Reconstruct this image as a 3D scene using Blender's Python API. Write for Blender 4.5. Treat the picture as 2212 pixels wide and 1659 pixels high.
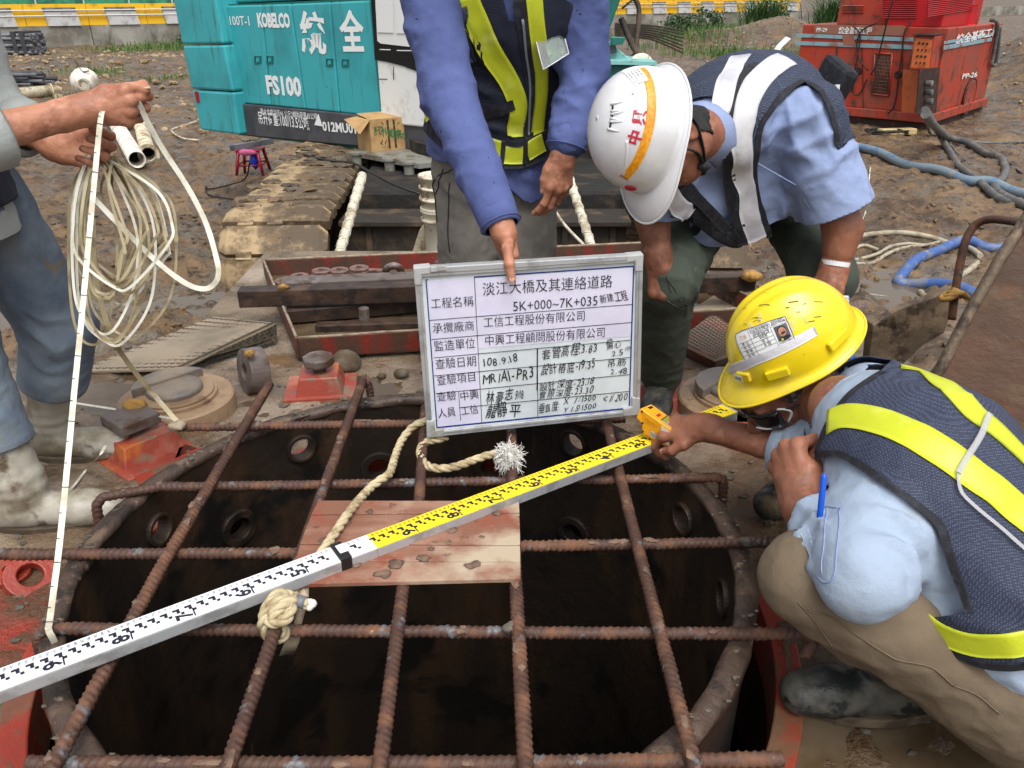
# Recreation of a construction-site photograph: a survey check at a bored-pile casing.
import bpy, bmesh, math, random
import numpy as np
from mathutils import Vector, Matrix, Quaternion
from mathutils.bvhtree import BVHTree
for _o in list(bpy.data.objects):
 bpy.data.objects.remove(_o)
SC = bpy.context.scene
COL = SC.collection
R = math.radians
# ------------------------------------------------------------------ camera
TH = R(26.2)
F, CX, CY = 1720.0, 1106.0, 829.5            # focal length and centre in preview pixels (2212 wide)
cam_d = bpy.data.cameras.new("camera")
cam_d.sensor_width = 36.0
cam_d.lens = 36.0 * F / 2212.0
cam_d.clip_start = 0.05
cam_d.clip_end = 900.0
camera = bpy.data.objects.new("camera", cam_d)
COL.objects.link(camera)
camera.location = (0, 0, 1.0)
camera.rotation_euler = (R(90) - TH, 0, 0)
SC.camera = camera
# ------------------------------------------------------------------ sky, sun, exposure (bright overcast)
SUN_EL, SUN_AZ = R(62), R(165)               # azimuth clockwise from +Y
world = bpy.data.worlds.new("World")
SC.world = world
world.use_nodes = True
_nt = world.node_tree
_nt.nodes.clear()
_sky = _nt.nodes.new("ShaderNodeTexSky")
_sky.sky_type = 'NISHITA'
_sky.sun_disc = False
_sky.sun_elevation = SUN_EL
_sky.sun_rotation = SUN_AZ
_sky.air_density = 1.0
_sky.dust_density = 6.0
_sky.ozone_density = 1.0
_hs = _nt.nodes.new("ShaderNodeHueSaturation")
_hs.inputs["Saturation"].default_value = 0.22     # cloud cover: the sky light is nearly white
_bg = _nt.nodes.new("ShaderNodeBackground")
_bg.inputs["Strength"].default_value = 0.15
_wo = _nt.nodes.new("ShaderNodeOutputWorld")
_nt.links.new(_sky.outputs[0], _hs.inputs["Color"])
_nt.links.new(_hs.outputs[0], _bg.inputs["Color"])
_nt.links.new(_bg.outputs[0], _wo.inputs["Surface"])
sun_d = bpy.data.lights.new("sun", 'SUN')
sun_d.energy = 0.9
sun_d.angle = R(40)
sun_d.color = (1.0, 0.97, 0.92)
sun = bpy.data.objects.new("sun", sun_d)
COL.objects.link(sun)
_sd = Vector((math.sin(SUN_AZ) * math.cos(SUN_EL), math.cos(SUN_AZ) * math.cos(SUN_EL), math.sin(SUN_EL)))
sun.rotation_euler = _sd.to_track_quat('Z', 'Y').to_euler()
sun.location = _sd * 30
SC.view_settings.view_transform = 'Standard'
SC.view_settings.look = 'None'
SC.view_settings.exposure = 0.55
SC.view_settings.gamma = 1.0
SC.view_settings.use_curve_mapping = False
SC.cycles.max_bounces = 8
SC.cycles.use_denoising = True
# ------------------------------------------------------------------ finding places
CAM = Vector((0, 0, 1.0))
_s, _c = math.sin(TH), math.cos(TH)
def ray(x, y):
 """Direction through a preview pixel, optical depth 1."""
 u, v = (x - CX) / F, (y - CY) / F
 return Vector((u, _c - v * _s, -(_s + v * _c)))
def at(x, y, Z):
 return CAM + ray(x, y) * Z
def on(x, y, z):
 r = ray(x, y)
 return CAM + r * ((z - 1.0) / r.z)
def aty(x, y, Y):
 r = ray(x, y)
 return CAM + r * (Y / r.y)
def onplane(x, y, p0, n):
 r = ray(x, y)
 return CAM + r * ((Vector(p0) - CAM).dot(n) / r.dot(n))
GZ = -1.9      # ground level
DZ = -0.22     # top of the machine deck
# ------------------------------------------------------------------ noise
def _hash(ix, iy, iz, seed):
 h = (ix.astype(np.int64) * 374761393 + iy.astype(np.int64) * 668265263 + iz.astype(np.int64) * 2147483647 + seed * 974711) & 0x7fffffff
 h = (h ^ (h >> 13)) * 1274126177 & 0x7fffffff
 h = (h ^ (h >> 16)) * 2246822519 & 0x7fffffff
 return ((h ^ (h >> 15)) & 0xffff) / 65535.0
def vnoise(p, seed=0):
 """Value noise in -1..1 of an (N,3) array."""
 i = np.floor(p)
 f = p - i
 f = f * f * (3 - 2 * f)
 ix, iy, iz = i[:, 0], i[:, 1], i[:, 2]
 out = 0
 for dx in (0, 1):
  wx = f[:, 0] if dx else 1 - f[:, 0]
  for dy in (0, 1):
   wy = f[:, 1] if dy else 1 - f[:, 1]
   for dz in (0, 1):
    wz = f[:, 2] if dz else 1 - f[:, 2]
    out = out + wx * wy * wz * _hash(ix + dx, iy + dy, iz + dz, seed)
 return out * 2 - 1
def fbm(p, octv=4, seed=0, gain=0.5):
 a, s, out = 1.0, 1.0, 0
 for o in range(octv):
  out = out + a * vnoise(p * s + 13.7 * o, seed + o)
  a *= gain
  s *= 2.03
 return out
def P3(x, y, z=None):
 x = np.asarray(x, float)
 y = np.asarray(y, float)
 z = np.zeros_like(x) if z is None else np.broadcast_to(np.asarray(z, float), x.shape)
 return np.stack([x.ravel(), y.ravel(), z.ravel()], 1)
# ------------------------------------------------------------------ materials
MATS = {}
def _n(nt, t, **kw):
 n = nt.nodes.new(t)
 for k, v in kw.items():
  setattr(n, k, v)
 return n
def mat(name, base, layers=(), rough=0.6, rvar=0.0, metal=0.0, bump=None, bump2=None, spec=0.5, coat=0.0, alpha=1.0, trans=0.0, stretch=None, sheen=0.0, sss=0.0, ior=1.45):
 """Principled material. layers: (colour, scale, lo, hi, detail[, roughness[, stretch]]) laid over the base by noise thresholds.
 bump: (scale, distance[, detail])."""
 m = bpy.data.materials.new(name)
 m.use_nodes = True
 nt = m.node_tree
 b = nt.nodes["Principled BSDF"]
 L = nt.links
 tc = _n(nt, "ShaderNodeTexCoord")
 src = tc.outputs["Object"]
 if stretch:
  mp = _n(nt, "ShaderNodeMapping")
  mp.inputs["Scale"].default_value = stretch
  L.new(src, mp.inputs["Vector"])
  src = mp.outputs[0]
 colsock = None
 rsock = None
 base4 = (*base[:3], 1)
 for k, ly in enumerate(layers):
  colr, sc, lo, hi, det = ly[:5]
  lr = ly[5] if len(ly) > 5 else None
  st = ly[6] if len(ly) > 6 else None
  v = src
  mp = _n(nt, "ShaderNodeMapping")
  mp.inputs["Location"].default_value = (3.1 * k + 1.7, 7.3 * k, 2.9 * k)
  if st:
   mp.inputs["Scale"].default_value = st
  L.new(v, mp.inputs["Vector"])
  nz = _n(nt, "ShaderNodeTexNoise")
  nz.inputs["Scale"].default_value = sc
  nz.inputs["Detail"].default_value = det
  nz.inputs["Roughness"].default_value = 0.6
  L.new(mp.outputs[0], nz.inputs["Vector"])
  mr = _n(nt, "ShaderNodeMapRange")
  mr.inputs["From Min"].default_value = lo
  mr.inputs["From Max"].default_value = hi
  L.new(nz.outputs["Fac"], mr.inputs["Value"])
  mx = _n(nt, "ShaderNodeMix", data_type='RGBA')
  L.new(mr.outputs[0], mx.inputs["Factor"])
  if colsock is None:
   mx.inputs[6].default_value = base4
  else:
   L.new(colsock, mx.inputs[6])
  mx.inputs[7].default_value = (*colr[:3], 1)
  colsock = mx.outputs[2]
  if lr is not None:
   m2 = _n(nt, "ShaderNodeMix", data_type='FLOAT')
   L.new(mr.outputs[0], m2.inputs["Factor"])
   if rsock is None:
    m2.inputs[2].default_value = rough
   else:
    L.new(rsock, m2.inputs[2])
   m2.inputs[3].default_value = lr
   rsock = m2.outputs[0]
 if colsock is None:
  b.inputs["Base Color"].default_value = base4
 else:
  L.new(colsock, b.inputs["Base Color"])
 if rsock is not None:
  L.new(rsock, b.inputs["Roughness"])
 elif rvar:
  nz = _n(nt, "ShaderNodeTexNoise")
  nz.inputs["Scale"].default_value = 9
  nz.inputs["Detail"].default_value = 4
  L.new(src, nz.inputs["Vector"])
  mr = _n(nt, "ShaderNodeMapRange")
  mr.inputs["From Min"].default_value = 0.3
  mr.inputs["From Max"].default_value = 0.7
  mr.inputs["To Min"].default_value = max(0.02, rough - rvar)
  mr.inputs["To Max"].default_value = min(1, rough + rvar)
  L.new(nz.outputs["Fac"], mr.inputs["Value"])
  L.new(mr.outputs[0], b.inputs["Roughness"])
 else:
  b.inputs["Roughness"].default_value = rough
 prev = None
 for bp in (bump, bump2):
  if not bp:
   continue
  nz = _n(nt, "ShaderNodeTexNoise")
  nz.inputs["Scale"].default_value = bp[0]
  nz.inputs["Detail"].default_value = bp[2] if len(bp) > 2 else 5
  nz.inputs["Roughness"].default_value = 0.6
  L.new(src, nz.inputs["Vector"])
  bn = _n(nt, "ShaderNodeBump")
  bn.inputs["Strength"].default_value = 1.0
  bn.inputs["Distance"].default_value = bp[1]
  L.new(nz.outputs["Fac"], bn.inputs["Height"])
  if prev:
   L.new(prev, bn.inputs["Normal"])
  prev = bn.outputs[0]
 if prev:
  L.new(prev, b.inputs["Normal"])
 b.inputs["Metallic"].default_value = metal
 b.inputs["Specular IOR Level"].default_value = spec
 b.inputs["Coat Weight"].default_value = coat
 b.inputs["Alpha"].default_value = alpha
 b.inputs["Transmission Weight"].default_value = trans
 b.inputs["Sheen Weight"].default_value = sheen
 b.inputs["IOR"].default_value = ior
 if sss:
  b.inputs["Subsurface Weight"].default_value = sss
  b.inputs["Subsurface Radius"].default_value = (0.010, 0.004, 0.002)
 MATS[name] = m
 return m
def weave(name, c1, c2, scale, rough=0.8, dist=0.0006, layers=(), vor=True, rnd=0.25, contrast=(0.25, 0.45)):
 """Mesh-like cloth: small dots of c2 in a net of c1, with fine relief."""
 m = mat(name, c1, layers, rough)
 nt = m.node_tree
 L = nt.links
 b = nt.nodes["Principled BSDF"]
 tc = _n(nt, "ShaderNodeTexCoord")
 vo = _n(nt, "ShaderNodeTexVoronoi")
 vo.inputs["Scale"].default_value = scale
 vo.inputs["Randomness"].default_value = rnd
 L.new(tc.outputs["Object"], vo.inputs["Vector"])
 mr = _n(nt, "ShaderNodeMapRange")
 mr.inputs["From Min"].default_value = contrast[0]
 mr.inputs["From Max"].default_value = contrast[1]
 mr.inputs["To Min"].default_value = 1
 mr.inputs["To Max"].default_value = 0
 L.new(vo.outputs["Distance"], mr.inputs["Value"])
 mx = _n(nt, "ShaderNodeMix", data_type='RGBA')
 L.new(mr.outputs[0], mx.inputs["Factor"])
 old = b.inputs["Base Color"].links
 if old:
  L.new(old[0].from_socket, mx.inputs[6])
 else:
  mx.inputs[6].default_value = (*c1, 1)
 mx.inputs[7].default_value = (*c2, 1)
 L.new(mx.outputs[2], b.inputs["Base Color"])
 bn = _n(nt, "ShaderNodeBump")
 bn.inputs["Distance"].default_value = dist
 L.new(vo.outputs["Distance"], bn.inputs["Height"])
 L.new(bn.outputs[0], b.inputs["Normal"])
 return m
def srgb(r, g, b):
 f = lambda c: (c / 255 / 12.92) if c / 255 <= 0.04045 else ((c / 255 + 0.055) / 1.055) ** 2.4
 return (f(r), f(g), f(b))
# ------------------------------------------------------------------ objects
def tag(o, label=None, cat=None, group=None, kind=None):
 if label: o['label'] = label
 if cat: o['category'] = cat
 if group: o['group'] = group
 if kind: o['kind'] = kind
 return o
def thing(name, label, cat, loc=(0, 0, 0), group=None):
 o = bpy.data.objects.new(name, None)
 o.empty_display_size = 0.1
 o.location = loc
 COL.objects.link(o)
 return tag(o, label, cat, group)
def world_off(o):
 v = Vector((0, 0, 0))
 while o is not None:
  v += o.location
  o = o.parent
 return v
class MB:
 """Collects geometry in world coordinates; build() links it as one mesh object, relative to its parent."""
 def __init__(s):
  s.v, s.f, s.mi, s.sm = [], [], [], []
  s.cur = 0
 def add(s, verts, faces, smooth=False, mi=None):
  o = len(s.v)
  s.v.extend([tuple(p) for p in verts])
  for f in faces:
   s.f.append(tuple(i + o for i in f))
   s.mi.append(s.cur if mi is None else mi)
   s.sm.append(smooth)
  return s
 def box8(s, p):
  """p: bottom ring of 4, top ring of 4."""
  return s.add(p, [(3, 2, 1, 0), (4, 5, 6, 7), (0, 1, 5, 4), (1, 2, 6, 5), (2, 3, 7, 6), (3, 0, 4, 7)])
 def box(s, c, size, ax=None):
  c = Vector(c)
  X, Y, Z = (Vector((1, 0, 0)), Vector((0, 1, 0)), Vector((0, 0, 1))) if ax is None else [Vector(a) for a in ax]
  a, b, d = size[0] / 2, size[1] / 2, size[2] / 2
  p = [c + X * sx * a + Y * sy * b + Z * sz * d for sz in (-1, 1) for sx, sy in ((-1, -1), (1, -1), (1, 1), (-1, 1))]
  return s.box8(p)
 def prism(s, poly, vec):
  n = len(poly)
  vec = Vector(vec)
  p = [Vector(q) for q in poly]
  nrm = Vector((0, 0, 0))
  for i in range(n):
   nrm += p[i].cross(p[(i + 1) % n])
  if nrm.dot(vec) < 0:
   p.reverse()
  v = p + [q + vec for q in p]
  f = [tuple(range(n - 1, -1, -1)), tuple(range(n, 2 * n))]
  f += [(i, (i + 1) % n, n + (i + 1) % n, n + i) for i in range(n)]
  return s.add(v, f)
 def tube(s, pts, r, n=8, caps=True, smooth=True, flat=1.0, updir=None):
  pts = [Vector(p) for p in pts]
  m = len(pts)
  rs = r if hasattr(r, '__len__') else [r] * m
  prevN = None
  V = []
  for i, p in enumerate(pts):
   t = (pts[min(i + 1, m - 1)] - pts[max(i - 1, 0)])
   if t.length < 1e-9:
    t = Vector((0, 0, 1))
   t.normalize()
   if prevN is None:
    u = Vector(updir) if updir is not None else (Vector((0, 0, 1)) if abs(t.z) < 0.9 else Vector((1, 0, 0)))
    nn = (u - t * u.dot(t)).normalized()
   else:
    nn = (prevN - t * prevN.dot(t))
    nn = nn.normalized() if nn.length > 1e-6 else t.orthogonal().normalized()
   prevN = nn
   bb = t.cross(nn)
   for k in range(n):
    a = 2 * math.pi * k / n
    V.append(p + (nn * math.cos(a) * flat + bb * math.sin(a)) * rs[i])
  Fc = []
  for i in range(m - 1):
   for k in range(n):
    Fc.append((i * n + k, i * n + (k + 1) % n, (i + 1) * n + (k + 1) % n, (i + 1) * n + k))
  s.add(V, Fc, smooth)
  if caps:
   o = len(s.v) - len(V)
   s.f.append(tuple(o + k for k in range(n - 1, -1, -1))); s.mi.append(s.cur); s.sm.append(False)
   s.f.append(tuple(o + (m - 1) * n + k for k in range(n))); s.mi.append(s.cur); s.sm.append(False)
  return s
 def lathe(s, prof, o, axis=(0, 0, 1), n=32, smooth=False, close=True):
  axis = Vector(axis).normalized()
  u = axis.orthogonal().normalized()
  w = axis.cross(u)
  o = Vector(o)
  V, Fc = [], []
  m = len(prof)
  for (r, h) in prof:
   for k in range(n):
    a = 2 * math.pi * k / n
    V.append(o + axis * h + (u * math.cos(a) + w * math.sin(a)) * r)
  for i in range(m - 1):
   for k in range(n):
    Fc.append((i * n + k, i * n + (k + 1) % n, (i + 1) * n + (k + 1) % n, (i + 1) * n + k))
  if close:
   Fc.append(tuple(range(n - 1, -1, -1)))
   Fc.append(tuple((m - 1) * n + k for k in range(n)))
  return s.add(V, Fc, smooth)
 def ring(s, ri, ro, h0, h1, o, axis=(0, 0, 1), n=32):
  axis = Vector(axis).normalized()
  u = axis.orthogonal().normalized()
  w = axis.cross(u)
  o = Vector(o)
  V, Fc = [], []
  for (r, h) in ((ro, h0), (ro, h1), (ri, h1), (ri, h0)):
   for k in range(n):
    a = 2 * math.pi * k / n
    V.append(o + axis * h + (u * math.cos(a) + w * math.sin(a)) * r)
  for i in range(4):
   j = (i + 1) % 4
   for k in range(n):
    Fc.append((i * n + k, i * n + (k + 1) % n, j * n + (k + 1) % n, j * n + k))
  return s.add(V, Fc)
 def blob(s, c, rad, seed=0, rough=0.25, sub=1, ax=None):
  """A small rough lump: a displaced icosphere."""
  V, Fc = ICO[sub]
  rs = np.random.RandomState(seed)
  nz = 1 + rough * fbm(V * 1.3 + rs.rand(3) * 50, 2, seed)
  Q = V * nz[:, None] * np.array(rad if hasattr(rad, '__len__') else (rad,) * 3)
  if ax is not None:
   Q = Q @ np.array([list(a) for a in ax])
  return s.add((Q + np.array(c)).tolist(), Fc, sub > 1)
 def text(s, body, o, xd, yd, h, align='LEFT', off=0.0, width=None, lift=0.0006, shear=0.0, squash=1.0):
  V, Fc, W = text_geo(body, off)
  xd, yd = Vector(xd).normalized(), Vector(yd).normalized()
  nd = xd.cross(yd)
  k = h / 0.7
  kx = k * squash if width is None else width / max(W, 1e-6)
  ox = 0 if align == 'LEFT' else (-W * kx / 2 if align == 'CENTER' else -W * kx)
  o = Vector(o)
  return s.add([o + xd * (x * kx + ox + shear * y * k) + yd * y * k + nd * lift for x, y in V], Fc)
 def build(s, name, mats, parent=None, bevel=0, seg=2, subsurf=0, autosmooth=None):
  me = bpy.data.meshes.new(name)
  off = world_off(parent) if parent is not None else Vector((0, 0, 0))
  me.from_pydata([(p[0] - off.x, p[1] - off.y, p[2] - off.z) for p in s.v], [], s.f)
  mats = mats if isinstance(mats, (list, tuple)) else [mats]
  for m in mats:
   me.materials.append(MATS[m] if isinstance(m, str) else m)
  if len(mats) > 1:
   me.polygons.foreach_set("material_index", s.mi)
  me.polygons.foreach_set("use_smooth", s.sm)
  me.update()
  o = bpy.data.objects.new(name, me)
  COL.objects.link(o)
  if parent is not None:
   o.parent = parent
  if bevel:
   md = o.modifiers.new("bevel", 'BEVEL')
   md.width = bevel
   md.segments = seg
   md.limit_method = 'ANGLE'
   md.angle_limit = R(35)
  return o
def _ico(sub):
 bm = bmesh.new()
 bmesh.ops.create_icosphere(bm, subdivisions=sub, radius=1)
 bm.verts.ensure_lookup_table()
 V = np.array([v.co[:] for v in bm.verts])
 Fc = [tuple(v.index for v in f.verts) for f in bm.faces]
 bm.free()
 return V, Fc
ICO = {1: _ico(1), 2: _ico(2), 3: _ico(3)}
_TXT = {}
def text_geo(body, off=0.0):
 key = (body, off)
 if key in _TXT:
  return _TXT[key]
 c = bpy.data.curves.new("lettering", "FONT")
 c.body = body
 c.resolution_u = 2
 c.offset = off
 o = bpy.data.objects.new("lettering", c)
 COL.objects.link(o)
 dg = bpy.context.evaluated_depsgraph_get()
 me = bpy.data.meshes.new_from_object(o.evaluated_get(dg))
 V = [(v.co.x, v.co.y) for v in me.vertices]
 Fc = [tuple(p.vertices) for p in me.polygons]
 x0 = min((v[0] for v in V), default=0)
 V = [(x - x0, y) for x, y in V]
 W = max((v[0] for v in V), default=0)
 bpy.data.objects.remove(o)
 bpy.data.curves.remove(c)
 bpy.data.meshes.remove(me)
 _TXT[key] = (V, Fc, W)
 return _TXT[key]
def copy_tree(o, parent=None):
 c = o.copy()
 COL.objects.link(c)
 if parent is not None:
  c.parent = parent
 for ch in o.children:
  copy_tree(ch, c)
 return c
def spline(pts, n=8):
 """Catmull-Rom through the points, n steps per span."""
 P = [Vector(p) for p in pts]
 P = [P[0] * 2 - P[1]] + P + [P[-1] * 2 - P[-2]]
 out = []
 for i in range(1, len(P) - 2):
  for k in range(n):
   t = k / n
   a, b, c, d = P[i - 1], P[i], P[i + 1], P[i + 2]
   out.append(0.5 * ((2 * b) + (c - a) * t + (2 * a - 5 * b + 4 * c - d) * t * t + (3 * b - a - 3 * c + d) * t ** 3))
 out.append(P[-2])
 return out
# ------------------------------------------------------------------ implicit surfaces (bodies and clothes)
A = lambda v: np.array(v, float)
def smin(a, b, k):
 h = np.clip(0.5 + 0.5 * (b - a) / k, 0, 1)
 return b + (a - b) * h - k * h * (1 - h)
def smax(a, b, k):
 return -smin(-a, -b, k)
def cap(p, a, b, ra, rb, w=None, flat=1.0):
 """Tapered capsule; with w, the section is stretched by flat along w."""
 a, b = A(a), A(b)
 ba = b - a
 pa = p - a
 h = np.clip(pa @ ba / (ba @ ba), 0, 1)
 o = pa - h[:, None] * ba
 if w is not None:
  w = A(w)
  w = w / np.linalg.norm(w)
  o = o + ((1 / flat - 1) * (o @ w))[:, None] * w
 return np.sqrt((o * o).sum(1)) - (ra + (rb - ra) * h)
def ell(p, c, rad, ax=None):
 q = p - A(c)
 if ax is not None:
  q = q @ np.array([list(a) for a in ax]).T
 rad = A(rad)
 k0 = np.sqrt(((q / rad) ** 2).sum(1)) + 1e-9
 k1 = np.sqrt(((q / rad ** 2) ** 2).sum(1)) + 1e-9
 return k0 * (k0 - 1) / k1
def chain(p, pts, rs, k=0.02, w=None, flat=1.0):
 d = None
 for i in range(len(pts) - 1):
  c = cap(p, pts[i], pts[i + 1], rs[i], rs[i + 1], w, flat[i] if hasattr(flat, '__len__') else flat)
  d = c if d is None else smin(d, c, k)
 return d
def smesh(f, lo, hi, h):
 """Surface nets of f<0 with a narrow band. Returns verts (N,3) and quads (M,4)."""
 lo, hi = A(lo), A(hi)
 n = np.ceil((hi - lo) / h).astype(int) + 1
 Bk = 6
 nb = -(-n // Bk)
 g = np.stack(np.meshgrid(*[np.arange(k) for k in nb], indexing='ij'), -1).reshape(-1, 3)
 vc = f(lo + (g * Bk + Bk / 2) * h)
 act = np.abs(vc) < Bk * h * 1.7
 full = np.where(vc < 0, -1.0, 1.0).reshape(nb)
 V = np.repeat(np.repeat(np.repeat(full, Bk, 0), Bk, 1), Bk, 2)[:n[0], :n[1], :n[2]].copy()
 M = np.repeat(np.repeat(np.repeat(act.reshape(nb), Bk, 0), Bk, 1), Bk, 2)[:n[0], :n[1], :n[2]]
 idx = np.argwhere(M)
 for s in range(0, len(idx), 400000):
  q = idx[s:s + 400000]
  V[q[:, 0], q[:, 1], q[:, 2]] = f(lo + q * h)
 S = V < 0
 sl = lambda d, a: slice(a, d - 1 + a)
 cnt = 0
 for a in (0, 1):
  for b in (0, 1):
   for c in (0, 1):
    cnt = cnt + S[sl(n[0], a), sl(n[1], b), sl(n[2], c)].astype(np.int8)
 cell = (cnt > 0) & (cnt < 8)
 ci = np.argwhere(cell)
 ids = -np.ones(cell.shape, int)
 ids[cell] = np.arange(len(ci))
 pos = np.zeros((len(ci), 3))
 num = np.zeros(len(ci))
 cor = [(a, b, c) for a in (0, 1) for b in (0, 1) for c in (0, 1)]
 for i in range(8):
  for j in range(i + 1, 8):
   d = A(cor[j]) - A(cor[i])
   if np.abs(d).sum() != 1:
    continue
   va = V[ci[:, 0] + cor[i][0], ci[:, 1] + cor[i][1], ci[:, 2] + cor[i][2]]
   vb = V[ci[:, 0] + cor[j][0], ci[:, 1] + cor[j][1], ci[:, 2] + cor[j][2]]
   x = (va < 0) != (vb < 0)
   t = np.where(x, va / np.where(x, va - vb, 1), 0)
   pos += np.where(x[:, None], A(cor[i]) + t[:, None] * d, 0)
   num += x
 P = lo + (ci + pos / num[:, None]) * h
 Q = []
 for ax in range(3):
  o1, o2 = [(1, 2), (2, 0), (0, 1)][ax]
  s0 = [slice(None)] * 3
  s1 = [slice(None)] * 3
  s0[ax] = slice(0, -1)
  s1[ax] = slice(1, None)
  a, b = S[tuple(s0)], S[tuple(s1)]
  e = np.argwhere(a != b)
  e = e[(e[:, o1] > 0) & (e[:, o2] > 0) & (e[:, o1] < n[o1] - 1) & (e[:, o2] < n[o2] - 1)]
  inside = a[e[:, 0], e[:, 1], e[:, 2]]
  d1 = np.zeros(3, int); d1[o1] = 1
  d2 = np.zeros(3, int); d2[o2] = 1
  q = np.stack([ids[tuple((e - d1 - d2).T)], ids[tuple((e - d2).T)], ids[tuple(e.T)], ids[tuple((e - d1).T)]], 1)
  q[~inside] = q[~inside][:, ::-1]
  Q.append(q)
 Q = np.concatenate(Q)
 Q = Q[(Q >= 0).all(1)]
 return P, Q
def vnormals(P, Q):
 N = np.zeros_like(P)
 fn = np.cross(P[Q[:, 2]] - P[Q[:, 0]], P[Q[:, 3]] - P[Q[:, 1]])
 for k in range(4):
  np.add.at(N, Q[:, k], fn)
 return N / (np.linalg.norm(N, axis=1, keepdims=True) + 1e-12)
def smooth(P, Q, it=1, lam=0.5):
 e = np.concatenate([Q[:, [0, 1]], Q[:, [1, 2]], Q[:, [2, 3]], Q[:, [3, 0]]])
 for _ in range(it):
  acc = np.zeros_like(P)
  num = np.zeros(len(P))
  np.add.at(acc, e[:, 0], P[e[:, 1]])
  np.add.at(num, e[:, 0], 1)
  np.add.at(acc, e[:, 1], P[e[:, 0]])
  np.add.at(num, e[:, 1], 1)
  P = P + lam * (acc / np.maximum(num, 1)[:, None] - P)
 return P
def folds(P, lst, seed=1):
 """Sum of local fold fields: (centre, direction across the folds, wavelength, amplitude, radius)."""
 out = np.zeros(len(P))
 warp = fbm(P * 6.0, 3, seed)
 mod = np.clip(.55 + .9 * fbm(P * 9.0 + 5, 2, seed + 31), 0, 1.25)
 for k, (c, d, wl, amp, rad) in enumerate(lst):
  d = A(d)
  d = d / np.linalg.norm(d)
  q = P - A(c)
  r2 = (q * q).sum(1) / (rad * rad)
  ph = 2 * np.pi * (q @ d) / (wl * 1.25) + 4.2 * warp + 1.3 * k
  out += 1.15 * amp * mod * np.exp(-r2) * (1 - np.abs(np.sin(ph / 2)) ** 0.8 * 1.6)
 return out
def clip_mesh(P, Fc, g):
 """Keep the part of a polygon mesh where g<0, cutting the faces at g=0."""
 P = [tuple(p) for p in P]
 cache = {}
 out = []
 def cut(i, j):
  k = (i, j) if i < j else (j, i)
  if k not in cache:
   t = g[i] / (g[i] - g[j])
   a, b = P[i], P[j]
   P.append(tuple(a[m] + t * (b[m] - a[m]) for m in range(3)))
   cache[k] = len(P) - 1
  return cache[k]
 for f in Fc:
  s = [g[i] < 0 for i in f]
  if all(s):
   out.append(tuple(f))
  elif any(s):
   q = []
   for a in range(len(f)):
    i, j = f[a], f[(a + 1) % len(f)]
    if g[i] < 0:
     q.append(i)
    if (g[i] < 0) != (g[j] < 0):
     q.append(cut(i, j))
   if len(q) >= 3:
    out.append(tuple(q))
 used = sorted({i for f in out for i in f})
 mp = {u: k for k, u in enumerate(used)}
 return [P[u] for u in used], [tuple(mp[i] for i in f) for f in out]
def skin_obj(name, P, Fc, m, parent, solid=0, offset=1.0):
 mb = MB()
 mb.add(P if isinstance(P, list) else P.tolist(), Fc if isinstance(Fc, list) else Fc.tolist(), True)
 o = mb.build(name, m, parent)
 if solid:
  md = o.modifiers.new("cloth", 'SOLIDIFY')
  md.thickness = solid
  md.offset = offset
  md.use_rim = True
 return o
def in_poly(px, py, poly):
 """Signed distance in pixels to a polygon (negative inside), arrays."""
 d = np.full(px.shape, 1e9)
 ins = np.zeros(px.shape, bool)
 n = len(poly)
 for i in range(n):
  x1, y1 = poly[i]
  x2, y2 = poly[(i + 1) % n]
  ex, ey = x2 - x1, y2 - y1
  t = np.clip(((px - x1) * ex + (py - y1) * ey) / (ex * ex + ey * ey + 1e-9), 0, 1)
  d = np.minimum(d, np.hypot(px - x1 - t * ex, py - y1 - t * ey))
  c = ((y1 > py) != (y2 > py)) & (px < (x2 - x1) * (py - y1) / (y2 - y1 + 1e-12) + x1)
  ins ^= c
 return np.where(ins, -d, d)
def to_px(P):
 P = np.asarray(P, float)
 dy, dz = P[:, 1], 1.0 - P[:, 2]
 Z = dy * _c + dz * _s
 return CX + F * P[:, 0] / Z, CY + F * (dz * _c - dy * _s) / Z
def lift(P, surf, off, lim=.04):
 """Push points out so that they clear another surface."""
 Q = P.copy()
 for i in range(len(P)):
  l, n = surf.near(Vector(P[i]))
  if n is None: continue
  d = (Vector(P[i]) - l).dot(n)
  if -lim < d < off:
   Q[i] = P[i] + np.array(n) * (off - d)
 return Q
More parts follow.
